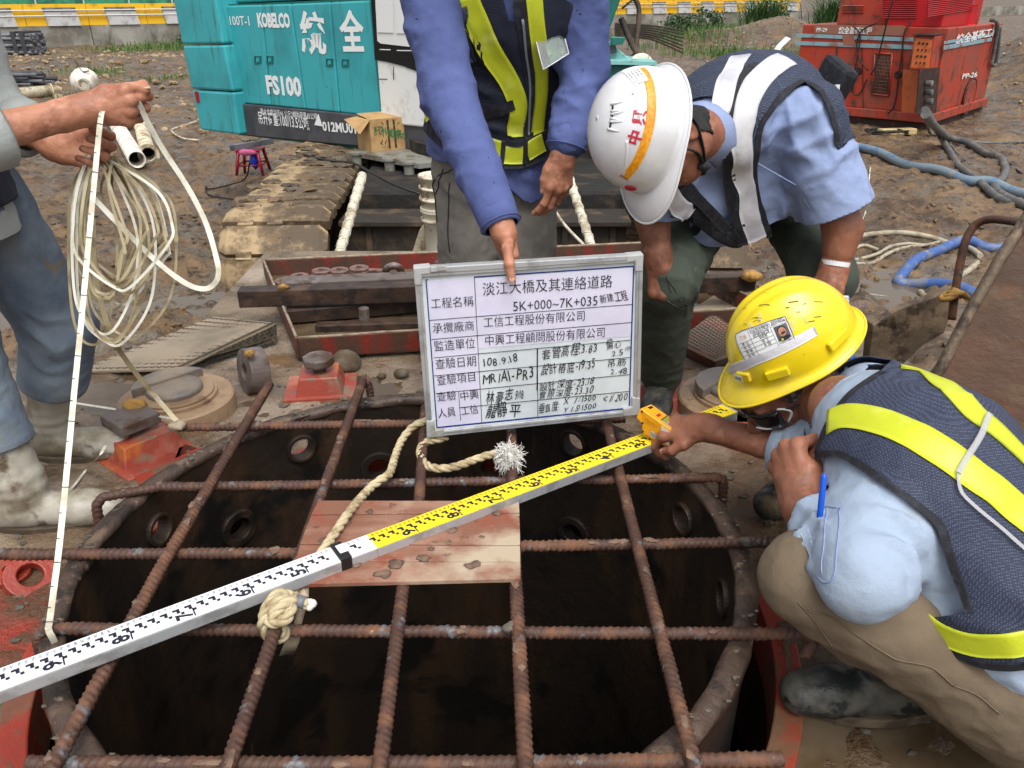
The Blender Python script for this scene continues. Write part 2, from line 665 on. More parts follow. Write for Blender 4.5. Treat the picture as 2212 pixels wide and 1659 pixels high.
class Surf:
 """A finished surface to lay ribbons, patches and lettering on."""
 def __init__(s, P, Fc):
  s.t = BVHTree.FromPolygons([tuple(p) for p in P], [tuple(f) for f in Fc])
 def hit(s, x, y):
  r = ray(x, y)
  loc, nrm, i, d = s.t.ray_cast(CAM, r.normalized())
  if loc is None:
   loc, nrm, i, d = s.t.find_nearest(CAM + r * 1.6)
  return loc, nrm
 def near(s, p):
  loc, nrm, i, d = s.t.find_nearest(p)
  return loc, nrm
 def ribbon(s, mb, pts, width, off=0.004, n=24, cross=6, pix=True, thick=0.0015, smooth_it=2):
  """A band of the given width following the surface through the points."""
  p3 = [s.hit(*q)[0] for q in pts] if pix else [s.near(Vector(q))[0] for q in pts]
  cl = spline(p3, max(2, n // max(1, len(p3) - 1)))
  for _ in range(smooth_it):
   cl = [cl[0]] + [(cl[i - 1] + cl[i] * 2 + cl[i + 1]) / 4 for i in range(1, len(cl) - 1)] + [cl[-1]]
  rows, nr = [], []
  m = len(cl)
  ws = width if hasattr(width, '__len__') else None
  for i, p in enumerate(cl):
   q, nrm = s.near(p)
   t = (cl[min(i + 1, m - 1)] - cl[max(i - 1, 0)]).normalized()
   wd = nrm.cross(t).normalized()
   if ws:
    f_ = i / (m - 1) * (len(ws) - 1)
    k_ = min(int(f_), len(ws) - 2)
    w_ = ws[k_] + (ws[k_ + 1] - ws[k_]) * (f_ - k_)
   else:
    w_ = width
   row = []
   for k in range(cross + 1):
    x = (k / cross - 0.5) * w_
    loc, n2 = s.near(q + wd * x + nrm * 0.01)
    row.append(loc + n2 * off)
   rows.append(row)
   nr.append(nrm)
  # smooth the band itself so that it lies like tape, then give it thickness
  for _ in range(2):
   new = [list(r) for r in rows]
   for i in range(1, m - 1):
    for k in range(cross + 1):
     new[i][k] = (rows[i - 1][k] + rows[i][k] * 2 + rows[i + 1][k]) / 4
   rows = new
  V = [v for r in rows for v in r]
  for i, v in enumerate(V):          # never below the cloth it lies on
   l, n2 = s.near(v)
   dd = (v - l).dot(n2)
   if dd < off * .8:
    V[i] = v + n2 * (off - dd)
  c1 = cross + 1
  Fc = [(i * c1 + k, (i + 1) * c1 + k, (i + 1) * c1 + k + 1, i * c1 + k + 1) for i in range(m - 1) for k in range(cross)]
  # orientation: outward
  a, b, c_ = V[Fc[0][0]], V[Fc[0][1]], V[Fc[0][2]]
  if (b - a).cross(c_ - a).dot(nr[0]) < 0:
   Fc = [f[::-1] for f in Fc]
  nv = len(V)
  low = [v - nr[i // c1] * thick for i, v in enumerate(V)]
  allv = V + low
  edge = [(i * c1, (i + 1) * c1) for i in range(m - 1)] + [(i * c1 + cross, (i + 1) * c1 + cross) for i in range(m - 1)] + [(k, k + 1) for k in range(cross)] + [((m - 1) * c1 + k, (m - 1) * c1 + k + 1) for k in range(cross)]
  Fe = [(x, y, y + nv, x + nv) for x, y in edge]
  mb.add(allv, Fc, True)
  o = len(mb.v) - len(allv)
  for f in Fe:
   mb.f.append(tuple(i + o for i in f)); mb.mi.append(mb.cur); mb.sm.append(False)
  return rows
 def patch(s, mb, quad, nx, ny, off=0.003):
  """A sheet laid over the surface between four picture corners (tl, tr, br, bl)."""
  c = [s.hit(*q)[0] for q in quad]
  V = []
  for j in range(ny + 1):
   for i in range(nx + 1):
    u, v = i / nx, j / ny
    p = (c[0] * (1 - u) + c[1] * u) * (1 - v) + (c[3] * (1 - u) + c[2] * u) * v
    q, n2 = s.near(p)
    V.append(q + n2 * off)
  n1 = nx + 1
  Fc = [(j * n1 + i, (j + 1) * n1 + i, (j + 1) * n1 + i + 1, j * n1 + i + 1) for j in range(ny) for i in range(nx)]
  mb.add(V, Fc, True)
 def text(s, mb, body, o, xd, yd, h, off=0.0035, align='LEFT', weight=0.0, width=None):
  """Lettering wrapped on the surface: o, xd, yd in world space near it."""
  t = MB()
  t.text(body, o, xd, yd, h, align, weight, width, 0)
  V = []
  for p in t.v:
   q, n2 = s.near(Vector(p))
   V.append(q + n2 * off)
  mb.add(V, t.f)
# ================================================================== MATERIALS
mat("mud", srgb(108, 86, 62), [(srgb(72, 57, 42), 1.6, .42, .58, 8, .32), (srgb(124, 101, 74), .5, .5, .68, 6, .55), (srgb(96, 86, 74), 2.4, .5, .58, 8, .14), (srgb(62, 50, 37), 7, .55, .64, 6, .45), (srgb(124, 100, 72), 3.5, .6, .72, 4, .5)], .7, bump=(4.5, .07, 7), bump2=(26, .010, 5))
mat("stone", srgb(158, 142, 116), [(srgb(120, 98, 70), 3, .4, .6, 3)], .85, bump=(20, .01))
mat("stone_grey", srgb(120, 112, 98), [(srgb(84, 70, 52), 9, .4, .6, 3)], .8, bump=(60, .004))
mat("water_brown", (.105, .078, .05), (), .03, spec=.6)
mat("water_deck", (.085, .055, .028), [((.125, .092, .06), 5, .45, .6, 4)], .05, spec=.6, bump=(16, .001, 3))
mat("grass_green", srgb(92, 118, 58), [(srgb(64, 92, 40), 2, .4, .6, 3)], .7)
mat("reed_green", srgb(70, 104, 50), [(srgb(46, 76, 34), 1.2, .4, .6, 3)], .6)
mat("leaf_dark", srgb(58, 88, 48), [(srgb(36, 60, 32), 2, .4, .6, 3)], .6)
mat("concrete", srgb(150, 148, 140), [(srgb(104, 100, 90), .7, .42, .62, 5), (srgb(78, 74, 64), (1.6), .56, .7, 6, .9, (1, 1, .25))], .88, bump=(14, .01))
mat("concrete_white", srgb(172, 172, 172), [(srgb(128, 126, 122), 2.4, .5, .7, 5)], .85)
mat("concrete_dark", srgb(104, 103, 101), [(srgb(80, 78, 74), 3, .45, .6, 4)], .9)
mat("yellow_panel", srgb(226, 176, 26), [(srgb(170, 128, 30), 1.2, .55, .75, 6)], .55)
mat("rail_white", srgb(190, 190, 186), (), .5)
mat("net_green", srgb(60, 140, 104), [(srgb(40, 96, 80), 1.5, .45, .6, 3)], .8)
mat("net_maroon", srgb(84, 40, 40), [(srgb(40, 26, 26), 1.2, .4, .6, 3)], .8)
mat("pipe_grey", srgb(104, 106, 112), [(srgb(70, 70, 74), 3, .45, .6, 4)], .45)
mat("pipe_dark", srgb(58, 58, 62), (), .5)
mat("pipe_white", srgb(214, 210, 200), [(srgb(168, 158, 138), 4, .5, .66, 5)], .45)
mat("pipe_cream", srgb(196, 188, 164), [(srgb(140, 124, 96), 5, .48, .62, 5)], .5)
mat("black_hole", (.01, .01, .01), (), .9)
mat("rust_pipe", srgb(112, 98, 84), [(srgb(80, 62, 50), 4, .45, .6, 4)], .8)
# ================================================================== GROUND
def gz(x, y):
 x = np.asarray(x, float)
 y = np.asarray(y, float)
 z = np.full(np.broadcast(x, y).shape, GZ)
 z = z + 0.27 * np.clip((y - 14) / 30, 0, 1)
 mounds = ((14.4, 46.5, 1.45, 2.7, 3.2), (10.2, 45, .75, 2.2, 2.6), (18.2, 27.5, 1.5, 2.6, 4.5), (23, 31, 2.0, 4, 6), (-8.4, 31, .5, 2.2, 3.5), (-16, 34, .35, 5, 4), (-2.9, 5.8, .25, .7, .6), (-3.6, 6.6, .22, .9, .5), (-4.7, 9.2, .3, 1.0, .7), (2.4, 5.1, .12, 1.1, .8))
 for (mx, my, h, sx, sy) in mounds:
  z = z + h * np.exp(-((x - mx) / sx) ** 2 - ((y - my) / sy) ** 2)
 # puddles in the ruts and on the right
 for (mx, my, h, sx, sy) in ((4.0, 8.35, -.10, .95, .42), (3.1, 6.5, -.05, .7, .4), (-4.6, 7.6, -.05, 1.1, .3), (15.5, 18.6, -.12, 1.8, .9), (-3.3, 8.0, -.05, .7, .25), (-2.6, 5.3, -.05, .5, .2)):
  z = z + h * np.exp(-((x - mx) / sx) ** 2 - ((y - my) / sy) ** 2)
 return z
def gz1(x, y):
 return float(gz(np.array([x]), np.array([y]))[0] + ground_rough(np.array([x]), np.array([y]))[0])
def ground_rough(x, y):
 """Clods, ruts and footprints; fades with distance, where the material takes over."""
 sh = np.broadcast(x, y).shape
 x, y = [np.broadcast_to(np.asarray(a, float), sh).ravel() for a in (x, y)]
 p = P3(x, y)
 r = 0.055 * fbm(p * 1.1, 4, 3) + 0.06 * np.abs(fbm(p * 4.5, 4, 9)) - 0.03 + .024 * fbm(p * 12, 2, 14)
 r += 0.04 * (1 - np.abs(fbm(p * np.array([2.2, 6.5, 1]), 3, 21))) * np.clip((9.5 - y) / 3, 0, 1)
 clod = np.clip(vnoise(p * 7.0, 31) - .35, 0, 1)
 r += 0.085 * clod * np.clip((22 - y) / 10, .2, 1)
 r -= 0.07 * np.exp(-((np.abs(y - 6.4 + .25 * x) - .35) / .13) ** 2) * (x < -1.5) + 0.05 * np.exp(-((np.abs(x - 3.6 - .3 * (y - 8)) - .4) / .14) ** 2) * np.clip((14 - y) / 4, 0, 1)
 r += 0.05 * np.sin(x * 5.2 + 1.2 * fbm(p * .8, 2, 40) * 2) * np.exp(-((y - 7.2 - .12 * x) / 1.1) ** 2) * (x < -1.8)
 return r.reshape(sh)
def graded(lo, hi, near_lo, near_hi, step, k, grow=1.18):
 out = list(np.arange(near_lo, near_hi, step))
 v = near_hi
 while v < hi:
  out.append(v)
  s = max(step, k * abs(v))
  if abs(v) > 70: s = abs(v) * (grow - 1)
  v += s
 out.append(hi)
 v = near_lo - step
 pre = []
 while v > lo:
  pre.append(v)
  s = max(step, k * abs(v))
  if abs(v) > 70: s = abs(v) * (grow - 1)
  v -= s
 pre.append(lo)
 return np.array(pre[::-1] + out)
gx = graded(-420, 420, -6, 6.5, .045, .0105)
gy = graded(-60, 460, 3.2, 7, .032, .0068)
GX, GY = np.meshgrid(gx, gy)
GZ_ = gz(GX, GY) + ground_rough(GX, GY)
nx, ny = len(gx), len(gy)
V = np.stack([GX.ravel(), GY.ravel(), GZ_.ravel()], 1)
ii, jj = np.meshgrid(np.arange(nx - 1), np.arange(ny - 1))
q = np.stack([jj * nx + ii, jj * nx + ii + 1, (jj + 1) * nx + ii + 1, (jj + 1) * nx + ii], -1).reshape(-1, 4)
cen = V[q].mean(1)
q = q[np.hypot(cen[:, 0] + .2, cen[:, 1] - 1.34) > 1.6]
gm = MB()
gm.add(V.tolist(), q.tolist(), True)
tag(gm.build("ground", "mud"), "wet churned brown mud ground of the building site", kind="structure")
# puddles: level sheets of muddy water that the rough ground breaks into islands
def puddle(name, cx, cy, rx, ry, z, m="water_brown", n=40, seed=0):
 mb = MB()
 rs = np.random.RandomState(seed)
 ph = rs.rand(4) * 6
 ring = [(cx + rx * math.cos(a) * (1 + .12 * math.sin(3 * a + ph[0])), cy + ry * math.sin(a) * (1 + .12 * math.sin(2 * a + ph[1])), z) for a in np.linspace(0, 2 * math.pi, n, endpoint=False)]
 mb.add(ring, [tuple(range(n))])
 return tag(mb.build(name, m), kind="structure")
puddle("puddle", 4.0, 8.3, 1.5, .75, GZ - .045)
puddle("puddle", 3.0, 6.45, 1.0, .55, GZ - .03)
puddle("puddle", -4.6, 7.6, 1.7, .5, GZ - .022)
puddle("puddle", 15.6, 18.6, 2.6, 1.2, GZ - .0)
puddle("puddle", -3.3, 8.0, 1.0, .35, GZ - .025)
puddle("puddle", -2.6, 5.3, .8, .3, GZ - .03)
puddle("puddle", -3.6, 6.2, 1.3, .4, GZ - .012)
puddle("puddle", -5.2, 8.8, 1.4, .4, GZ - .02)
# stones and clods (too many to count)
rs = np.random.RandomState(5)
sm = MB()
for k in range(1500):
 if k < 950:
  x, y = rs.uniform(-24, -5.5), rs.uniform(18, 44)
  s = rs.uniform(.03, .13) * (1.5 if rs.rand() < .12 else 1)
 else:
  x, y = rs.uniform(8, 22), rs.uniform(22, 48)
  s = rs.uniform(.03, .10)
 z = float(gz(np.array([x]), np.array([y]))[0])
 sm.blob((x, y, z + s * .2), (s, s * rs.uniform(.6, 1), s * rs.uniform(.45, .7)), k, .3, 1)
tag(sm.build("stones", "stone"), "pale stones scattered over the brown soil bank by the barrier", kind="stuff")
cm = MB()
for k in range(1500):
 x, y = rs.uniform(-6.5, 6.5), rs.uniform(4.0, 12)
 s = rs.uniform(.012, .045)
 cm.blob((x, y, gz1(x, y) + s * .3), (s, s * rs.uniform(.7, 1), s * .7), k, .4, 1)
tag(cm.build("mud_clods", "mud"), "small clods and pebbles lying on the churned mud", kind="stuff")
# ================================================================== VEGETATION
def blades(mb, x, y, n, h, spread, w, rs, lean=.5):
 for _ in range(n):
  bx, by = x + rs.normal(0, spread), y + rs.normal(0, spread * .6)
  bz = float(gz(np.array([bx]), np.array([by]))[0]) - .02
  a = rs.uniform(0, 2 * math.pi)
  hh = h * rs.uniform(.5, 1.15)
  l = lean * hh * rs.uniform(.2, 1)
  dx, dy = math.cos(a), math.sin(a)
  px, py = -dy * w, dx * w
  p = [(bx - px, by - py, bz), (bx + px, by + py, bz),
    (bx + dx * l * .35 + px * .8, by + dy * l * .35 + py * .8, bz + hh * .62), (bx + dx * l * .35 - px * .8, by + dy * l * .35 - py * .8, bz + hh * .62),
    (bx + dx * l, by + dy * l, bz + hh * (1 - .25 * rs.rand()))]
  mb.add(p, [(0, 1, 2, 3), (3, 2, 4)])
rs = np.random.RandomState(8)
gm = MB()
for (x, y, n, sx, h) in ((-17.5, 44.5, 500, 1.2, .5), (-19.5, 43, 200, 1.0, .35), (-15, 30.5, 160, .7, .25), (-11.5, 29, 110, .6, .25), (-12.5, 25, 90, .4, .22), (-17.4, 27, 90, .5, .2),
       (10.5, 40, 700, 1.6, .45), (9.0, 44, 420, 1.4, .5), (12.5, 38.5, 260, 1.0, .4), (8.4, 55, 500, 2.0, .5), (13, 56, 800, 2.2, .9), (17, 60, 900, 3, 1.0)):
 blades(gm, x, y, n, h, sx, .02, rs)
tag(gm.build("grass", "grass_green"), "patches of rough grass on the soil near the barrier", kind="stuff")
def bush(x, y, h, w, label, n=420, reed=False, seed=0):
 rs = np.random.RandomState(seed)
 z0 = float(gz(np.array([x]), np.array([y]))[0])
 t = thing("reed_clump" if reed else "leafy_bush", label, "plant", (x, y, z0), "plants growing along the barrier wall")
 mb = MB()
 if reed:
  for _ in range(n):
   bx, by = x + rs.normal(0, w * .35), y + rs.normal(0, w * .25)
   a = rs.uniform(0, 6.283)
   hh = h * rs.uniform(.55, 1.1)
   out = hh * rs.uniform(.25, .75)
   dx, dy = math.cos(a), math.sin(a)
   ww = .035
   px, py = -dy * ww, dx * ww
   pts = []
   for i, tt in enumerate((0, .3, .6, .85, 1)):
    bend = tt ** 2.2
    zz = z0 + hh * (tt - .38 * max(0, tt - .45) ** 1.2 * 1.5)
    f = (1 - tt) ** .6 if i else .6
    pts += [(bx + dx * out * bend - px * f, by + dy * out * bend - py * f, zz), (bx + dx * out * bend + px * f, by + dy * out * bend + py * f, zz)]
   mb.add(pts, [(2 * i, 2 * i + 1, 2 * i + 3, 2 * i + 2) for i in range(4)])
  mb.build("foliage", "reed_green", t)
 else:
  for _ in range(n):
   v = rs.normal(0, 1, 3)
   v /= np.linalg.norm(v)
   rr = rs.uniform(.35, 1.0) * (1 + .25 * math.sin(v[0] * 5 + v[2] * 4))
   c = np.array([x + v[0] * w * rr, y + v[1] * w * .7 * rr, z0 + h * .45 + v[2] * h * .5 * rr])
   s = rs.uniform(.06, .13)
   d = rs.normal(0, 1, 3); d /= np.linalg.norm(d)
   e = np.cross(d, rs.normal(0, 1, 3)); e /= np.linalg.norm(e)
   mb.add([c - e * s * .6, c + d * s, c + e * s * .6, c - d * s], [(0, 1, 2, 3)])
  mb.build("foliage", "leaf_dark", t)
  st = MB()
  for _ in range(6):
   a = rs.uniform(0, 6.28)
   st.tube([(x, y, z0 - .1), (x + math.cos(a) * w * .4, y + math.sin(a) * w * .3, z0 + h * .5)], .03, 5)
  st.build("stem", "rust_pipe", t)
bush(10.8, 57, 1.5, 1.2, "low leafy bush beside the soil mound left of the tall reeds", 700, False, 1)
bush(13.4, 60, 1.9, 1.6, "dark leafy bush right behind the top of the soil mound", 900, False, 2)
bush(16.6, 58, 3.3, 1.7, "tall arching reed clump in front of the striped barrier", 420, True, 3)
bush(20.8, 56, 3.4, 2.2, "broad dark reed clump behind the red machine", 620, True, 4)
bush(24.5, 60, 3.6, 2.0, "tall reed clump half hidden behind the red machine roof", 420, True, 5)
bush(18.6, 63, 2.6, 1.8, "bushy green growth between the two reed clumps", 800, False, 6)
bush(-16.6, 45.5, 1.0, 1.1, "sprawling green weed at the foot of the barrier near the crane", 420, False, 7)
# ================================================================== BARRIER WALL
WA, WB = Vector((-23.4, 47.5, 0)), Vector((12.8, 74.5, 0))
wd = (WB - WA).normalized()
wn = Vector((wd.y, -wd.x, 0))                     # towards the camera
barrier = thing("road_barrier", "long concrete retaining wall topped by yellow panels and pale blocks", "barrier", tuple(WA))
L0, L1 = -30.0, 150.0
mb = MB()
def wbox(mb, s0, s1, z0, z1, d0, d1):
 p = []
 for z in (z0, z1):
  for s, d in ((s0, d1), (s1, d1), (s1, d0), (s0, d0)):
   p.append(WA + wd * s + wn * d + Vector((0, 0, z)))
 mb.box8(p)
s = L0
k = 0
proto = None
def piece(name, m, loc_s, build, cache={}):
 if name not in cache:
  mb = MB()
  build(mb)
  cache[name] = (mb.build(name, m, barrier), loc_s)
  return cache[name][0]
 o0, s0 = cache[name]
 c = o0.copy()
 COL.objects.link(c)
 c.location = o0.location + wd * (loc_s - s0)
 return c
while s < L1:
 piece("wall_section", "concrete", s, lambda mb, s=s: wbox(mb, s + .01, s + 6.05, -2.6, -.62, -.4, 0))
 s += 6.08
s = L0
while s < 64:
 piece("panel", "yellow_panel", s, lambda mb, s=s: wbox(mb, s + .012, s + 3.028, -.615, .44, -.22, -.06))
 # pale block hanging over the panel, with a dark cap
 def blk(mb, s=s):
  p = []
  for z, d, sk in ((-.62, .10, .0), (.07, .02, -.10)):
   p += [WA + wd * (s + 1.0 + sk) + wn * d + Vector((0, 0, z)), WA + wd * (s + 2.6 + sk) + wn * d + Vector((0, 0, z)), WA + wd * (s + 2.6 + sk) + wn * -.3 + Vector((0, 0, z)), WA + wd * (s + 1.0 + sk) + wn * -.3 + Vector((0, 0, z))]
  mb.box8(p)
 piece("block", "concrete_white", s, blk)
 def capb(mb, s=s):
  p = []
  for z, d, sk in ((.073, .024, -.10), (.27, -.02, -.12)):
   p += [WA + wd * (s + 1.0 + sk) + wn * d + Vector((0, 0, z)), WA + wd * (s + 2.6 + sk) + wn * d + Vector((0, 0, z)), WA + wd * (s + 2.6 + sk) + wn * -.3 + Vector((0, 0, z)), WA + wd * (s + 1.0 + sk) + wn * -.3 + Vector((0, 0, z))]
  mb.box8(p)
 piece("block_cap", "concrete_dark", s, capb)
 s += 3.04
for z in (.13, -.13):
 mb = MB()
 mb.tube([WA + wd * L0 + wn * .045 + Vector((0, 0, z)), WA + wd * 64 + wn * .045 + Vector((0, 0, z))], .035, 6)
 mb.build("rail", "rail_white", barrier)
fence = thing("site_fence", "dark red and green mesh hoarding behind the yellow barrier", "fence", tuple(WA - wn * 3))
s = -26
k = 0
while s < 10:
 mb = MB()
 wbox(mb, s, s + 2.35, -.4, 2.6, -3.06, -3)
 mb.build("mesh_panel", "net_green" if s > -6.5 else "net_maroon", fence)
 mb = MB()
 wbox(mb, s + 2.36, s + 2.44, -.4, 2.7, -3.06, -2.98)
 mb.build("post", "rail_white", fence)
 s += 2.45
# ================================================================== PIPES AT THE LEFT
def gon(x, y, h=0):
 """A point on the ground under a preview pixel."""
 p = on(x, y, GZ)
 for _ in range(6):
  p = on(x, y, float(gz(np.array([p.x]), np.array([p.y]))[0]) + h)
 return p
a = gon(72, 118)
b0 = thing("pipe_bundle", "stack of grey plastic pipes with dark wrapped ends by the barrier", "pipes", tuple(a))
d = Vector((-1, .12, 0)).normalized()
sd_ = Vector((.12, 1, 0)).normalized()
r_ = .085
first = None
for row in range(6):
 for i in range(7 - row % 2):
  p = a + sd_ * (i * 2.02 * r_ + (row % 2) * r_ + .05) + Vector((0, 0, r_ + row * 1.75 * r_))
  e = random.Random(row * 9 + i).uniform(-.1, .1)
  mb = MB()
  mb.tube([p + d * e, p + d * 6], r_, 8)
  mb.build("pipe", "pipe_grey", b0)
mb = MB()
for s_ in (.35, .8):
 mb.box(a + d * s_ + sd_ * .63 + Vector((0, 0, .49)), (.22, 1.34, 1.02), (d, sd_, (0, 0, 1)))
mb.build("wrapping", "pipe_dark", b0)
a = gon(82, 186)
b1 = thing("rod_pile", "loose pile of dark steel rods lying on the soil", "steel rods", tuple(a))
rr = random.Random(4)
for i in range(34):
 row = i // 9
 p = a + Vector((rr.uniform(-.35, .25), (i % 9) * .13 + rr.uniform(-.03, .03), .05 + row * .1))
 dd = Vector((-1, rr.uniform(-.08, .16), rr.uniform(-.01, .015))).normalized()
 mb = MB()
 mb.tube([p, p + dd * 5], .055, 7)
 mb.build("rod", "pipe_dark" if i % 3 else "pipe_grey", b1)
def long_pipe(name, label, pa, pb, r, m, flange=True, cat="pipe", group=None):
 pa, pb = Vector(pa), Vector(pb)
 t = thing(name, label, cat, tuple(pb), group)
 d = (pb - pa).normalized()
 mb = MB()
 n = 24
 ax = d
 L = (pb - pa).length
 mb.lathe([(r, 0), (r, L), (r * .86, L), (r * .86, L - .6)], pa, ax, n, True, False)
 mb.build("pipe_tube", m, t)
 if flange:
  mb = MB()
  mb.ring(r * .86, r * 1.38, -.03, .0, pb, ax, n)
  mb.build("flange", m, t)
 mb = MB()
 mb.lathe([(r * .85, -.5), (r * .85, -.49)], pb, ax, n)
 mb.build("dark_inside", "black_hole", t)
 return t
tg = "tremie pipes lying in the mud"
pa, pb = gon(214, 206, .16), gon(296, 345, .16)
long_pipe("tremie_pipe", "white tremie pipe pointing at the camera, left of two, joined to a ball", pa, pb, .155, "pipe_white", False, group=tg)
pa, pb = gon(285, 204, .15), gon(321, 334, .15)
long_pipe("tremie_pipe", "cream tremie pipe with a flanged open end, right of two", pa, pb, .14, "pipe_cream", True, group=tg)
c = gon(190, 207)
bt = thing("float_ball", "big dirty white steel ball with a handle behind the tremie pipes", "steel ball", tuple(c))
mb = MB()
mb.lathe([(.01, -.4), (.17, -.37), (.3, -.27), (.38, -.12), (.4, 0), (.38, .12), (.3, .27), (.2, .35), (.01, .4)], c + Vector((0, 0, .4)), (.3, .2, 1), 24, True)
mb.build("ball_shell", "pipe_white", bt)
mb = MB()
mb.ring(.12, .17, .36, .44, c + Vector((0, 0, .4)), (.35, -.9, -.1), 20)
mb.build("collar", "pipe_cream", bt)
mb = MB()
mb.tube(spline([c + Vector((-.06, 0, .78)), c + Vector((-.1, -.05, .95)), c + Vector((-.12, -.05, 1.05))], 4), .025, 6)
mb.tube(spline([c + Vector((.0, -.12, .78)), c + Vector((.14, -.25, .7)), c + Vector((.3, -.2, .72))], 5), .02, 6)
mb.build("handle", "rust_pipe", bt)
pa, pb = gon(-40, 208, .15), gon(112, 196, .15)
long_pipe("drain_pipe", "pale concrete-coloured pipe lying in front of the steel rods", pa, pb, .16, "pipe_cream", True)
# ================================================================== CRAWLER CRANE
mat("teal_paint", srgb(56, 160, 168), [(srgb(46, 132, 140), 1.3, .5, .75, 4), (srgb(92, 76, 56), 11, .69, .74, 6, .8), (srgb(56, 116, 112), 4, .56, .72, 6, .6, (2.5, 2.5, .3))], .38, coat=.15)
mat("teal_dark", srgb(28, 100, 92), [(srgb(22, 74, 70), 2, .45, .65, 4), (srgb(90, 74, 56), 7, .66, .74, 6)], .4)
mat("teal_pale", srgb(120, 180, 176), [(srgb(96, 84, 66), 6, .56, .68, 6)], .5)
mat("band_dark", srgb(72, 74, 80), [(srgb(58, 58, 62), 3, .45, .6, 4)], .5)
mat("white_paint", srgb(216, 218, 216), [(srgb(186, 186, 178), 5, .55, .7, 5)], .35)
mat("glass_black", srgb(22, 26, 28), (), .08)
mat("paper", srgb(214, 216, 216), (), .8)
mat("letter_white", srgb(222, 226, 226), (), .6)
mat("red_light", srgb(150, 18, 30), (), .25)
mat("track_steel", srgb(158, 136, 102), [(srgb(108, 90, 68), 5, .45, .56, 7, .85), (srgb(84, 70, 54), 2.2, .5, .58, 6, .7), (srgb(92, 94, 88), 9, .68, .72, 4)], .62, bump=(14, .012, 6))
mat("grimy_black", srgb(44, 38, 32), [(srgb(84, 68, 52), 4, .5, .66, 6, .85)], .7, bump=(12, .012))
mat("grimy_black_shade", srgb(28, 26, 24), [(srgb(62, 50, 38), 5, .52, .66, 6, .85)], .75, bump=(12, .012))  # darker copy of grimy_black: shade under the crane put into the colour
mat("walkway_grey", srgb(122, 122, 114), [(srgb(96, 88, 74), 6, .48, .6, 5)], .6, bump=(60, .004))
mat("beige_steel", srgb(180, 170, 146), [(srgb(110, 94, 72), 7, .52, .62, 6)], .55)
mat("card", srgb(172, 140, 94), [(srgb(156, 124, 82), 8, .45, .6, 3)], .85)
mat("card_print", srgb(52, 44, 34), (), .85)
mat("card_green", srgb(52, 104, 62), (), .85)
mat("plastic_red", srgb(150, 22, 50), [(srgb(120, 20, 44), 6, .5, .6, 3)], .4)
mat("plastic_blue", srgb(28, 60, 190), (), .4)
mat("cloth_pink", srgb(196, 96, 140), (), .8)
mat("bucket_white", srgb(206, 200, 182), [(srgb(150, 134, 106), 9, .54, .62, 6)], .5)
mat("sling_white", srgb(196, 190, 172), [(srgb(140, 126, 100), 8, .5, .64, 5)], .75, bump=(40, .004))
mat("sling_edge", srgb(120, 106, 80), (), .8)
mat("cable_black", srgb(34, 32, 30), (), .55)
mat("wood_pale", srgb(190, 168, 120), (), .8)
crane = thing("crawler_crane", "teal crawler crane with white cab and white lettering on its side", "crane", (-1.0, 9.5, GZ))
HO = Vector((-3.94, 11.58, 0))
hu = Vector((.788, -.615, 0)).normalized()
hn = Vector((hu.y, -hu.x, 0))                      # faces the camera side: (-.615,-.788)
def hp(x, y, out=0.0):
 """A point on the crane's side plane (moved out by 'out' metres) under a preview pixel."""
 return onplane(x, y, HO + hn * out, hn)
def slab(mb, px, out, depth):
 pts = [hp(x, y, out) for x, y in px]
 mb.prism(pts, -hn * depth)
up = Vector((0, 0, 1))
# counterweight: three stacked castings
for px in ([(357, -80), (393, 96), (481, 95), (448, -80)], [(393.5, 98), (413, 192), (502.5, 197.5), (481.5, 97)], [(413.5, 194), (433, 281), (516, 292), (503, 199.5)]):
 mb = MB()
 slab(mb, px, .16, 2.5)
 mb.build("counterweight", "teal_paint", crane, .03)
mb = MB()
slab(mb, [(419, 197), (424, 221), (431, 222), (427, 198)], .17, .05)
mb.build("tail_light", "red_light", crane, .005)
# body core behind the doors, then the door panels
mb = MB()
slab(mb, [(470, 10), (513, 291), (960, 345), (960, -10)], -.03, 2.3)
mb.build("house_body", "teal_dark", crane)
mb = MB()
slab(mb, [(452, -90), (470, 9), (960, -14), (960, -110)], -.16, 2.0)
mb.build("hood", "teal_paint", crane, .03)
seams = [((472, 13), (512, 222)), ((564, 10.5), (586, 228)), ((627, 8.5), (660.5, 235.5)), ((713, 5), (734, 243)), ((797, 1), (823, 253))]
for i in range(4):
 (a, b), (c, d) = seams[i], seams[i + 1]
 mb = MB()
 g = 1.0
 slab(mb, [(a[0] + g, a[1]), (b[0] + g, b[1]), (d[0] - g, d[1]), (c[0] - g, c[1])], 0, .05)
 door = mb.build("door_panel", "teal_paint", crane, .018)
 for (hx, hy) in {0: [(556, 129)], 1: [(582, 129)], 2: [(711 - 0, 135)], 3: [(745, 136)]}[i]:
  mb = MB()
  for (x0, y0, x1, y1) in ((-7, -8, 7, -6.4), (-7, 6.4, 7, 8), (-7, -6.4, -5.6, 6.4), (5.6, -6.4, 7, 6.4)):
   slab(mb, [(hx + x0, hy + y0), (hx + x0, hy + y1), (hx + x1, hy + y1), (hx + x1, hy + y0)], .012, .02)
  mb.build("handle_frame", "teal_dark", door)
  mb = MB()
  slab(mb, [(hx - 3, hy - 4), (hx - 3, hy + 4), (hx + 3, hy + 4), (hx + 3, hy - 4)], .014, .02)
  mb.build("latch", "teal_paint", door)
mb = MB()
slab(mb, [(511, 223.5), (516, 291), (960, 333), (960, 275), (823, 254.5), (734, 244.5)], .035, .3)
band = mb.build("skirt_band", "band_dark", crane, .012)
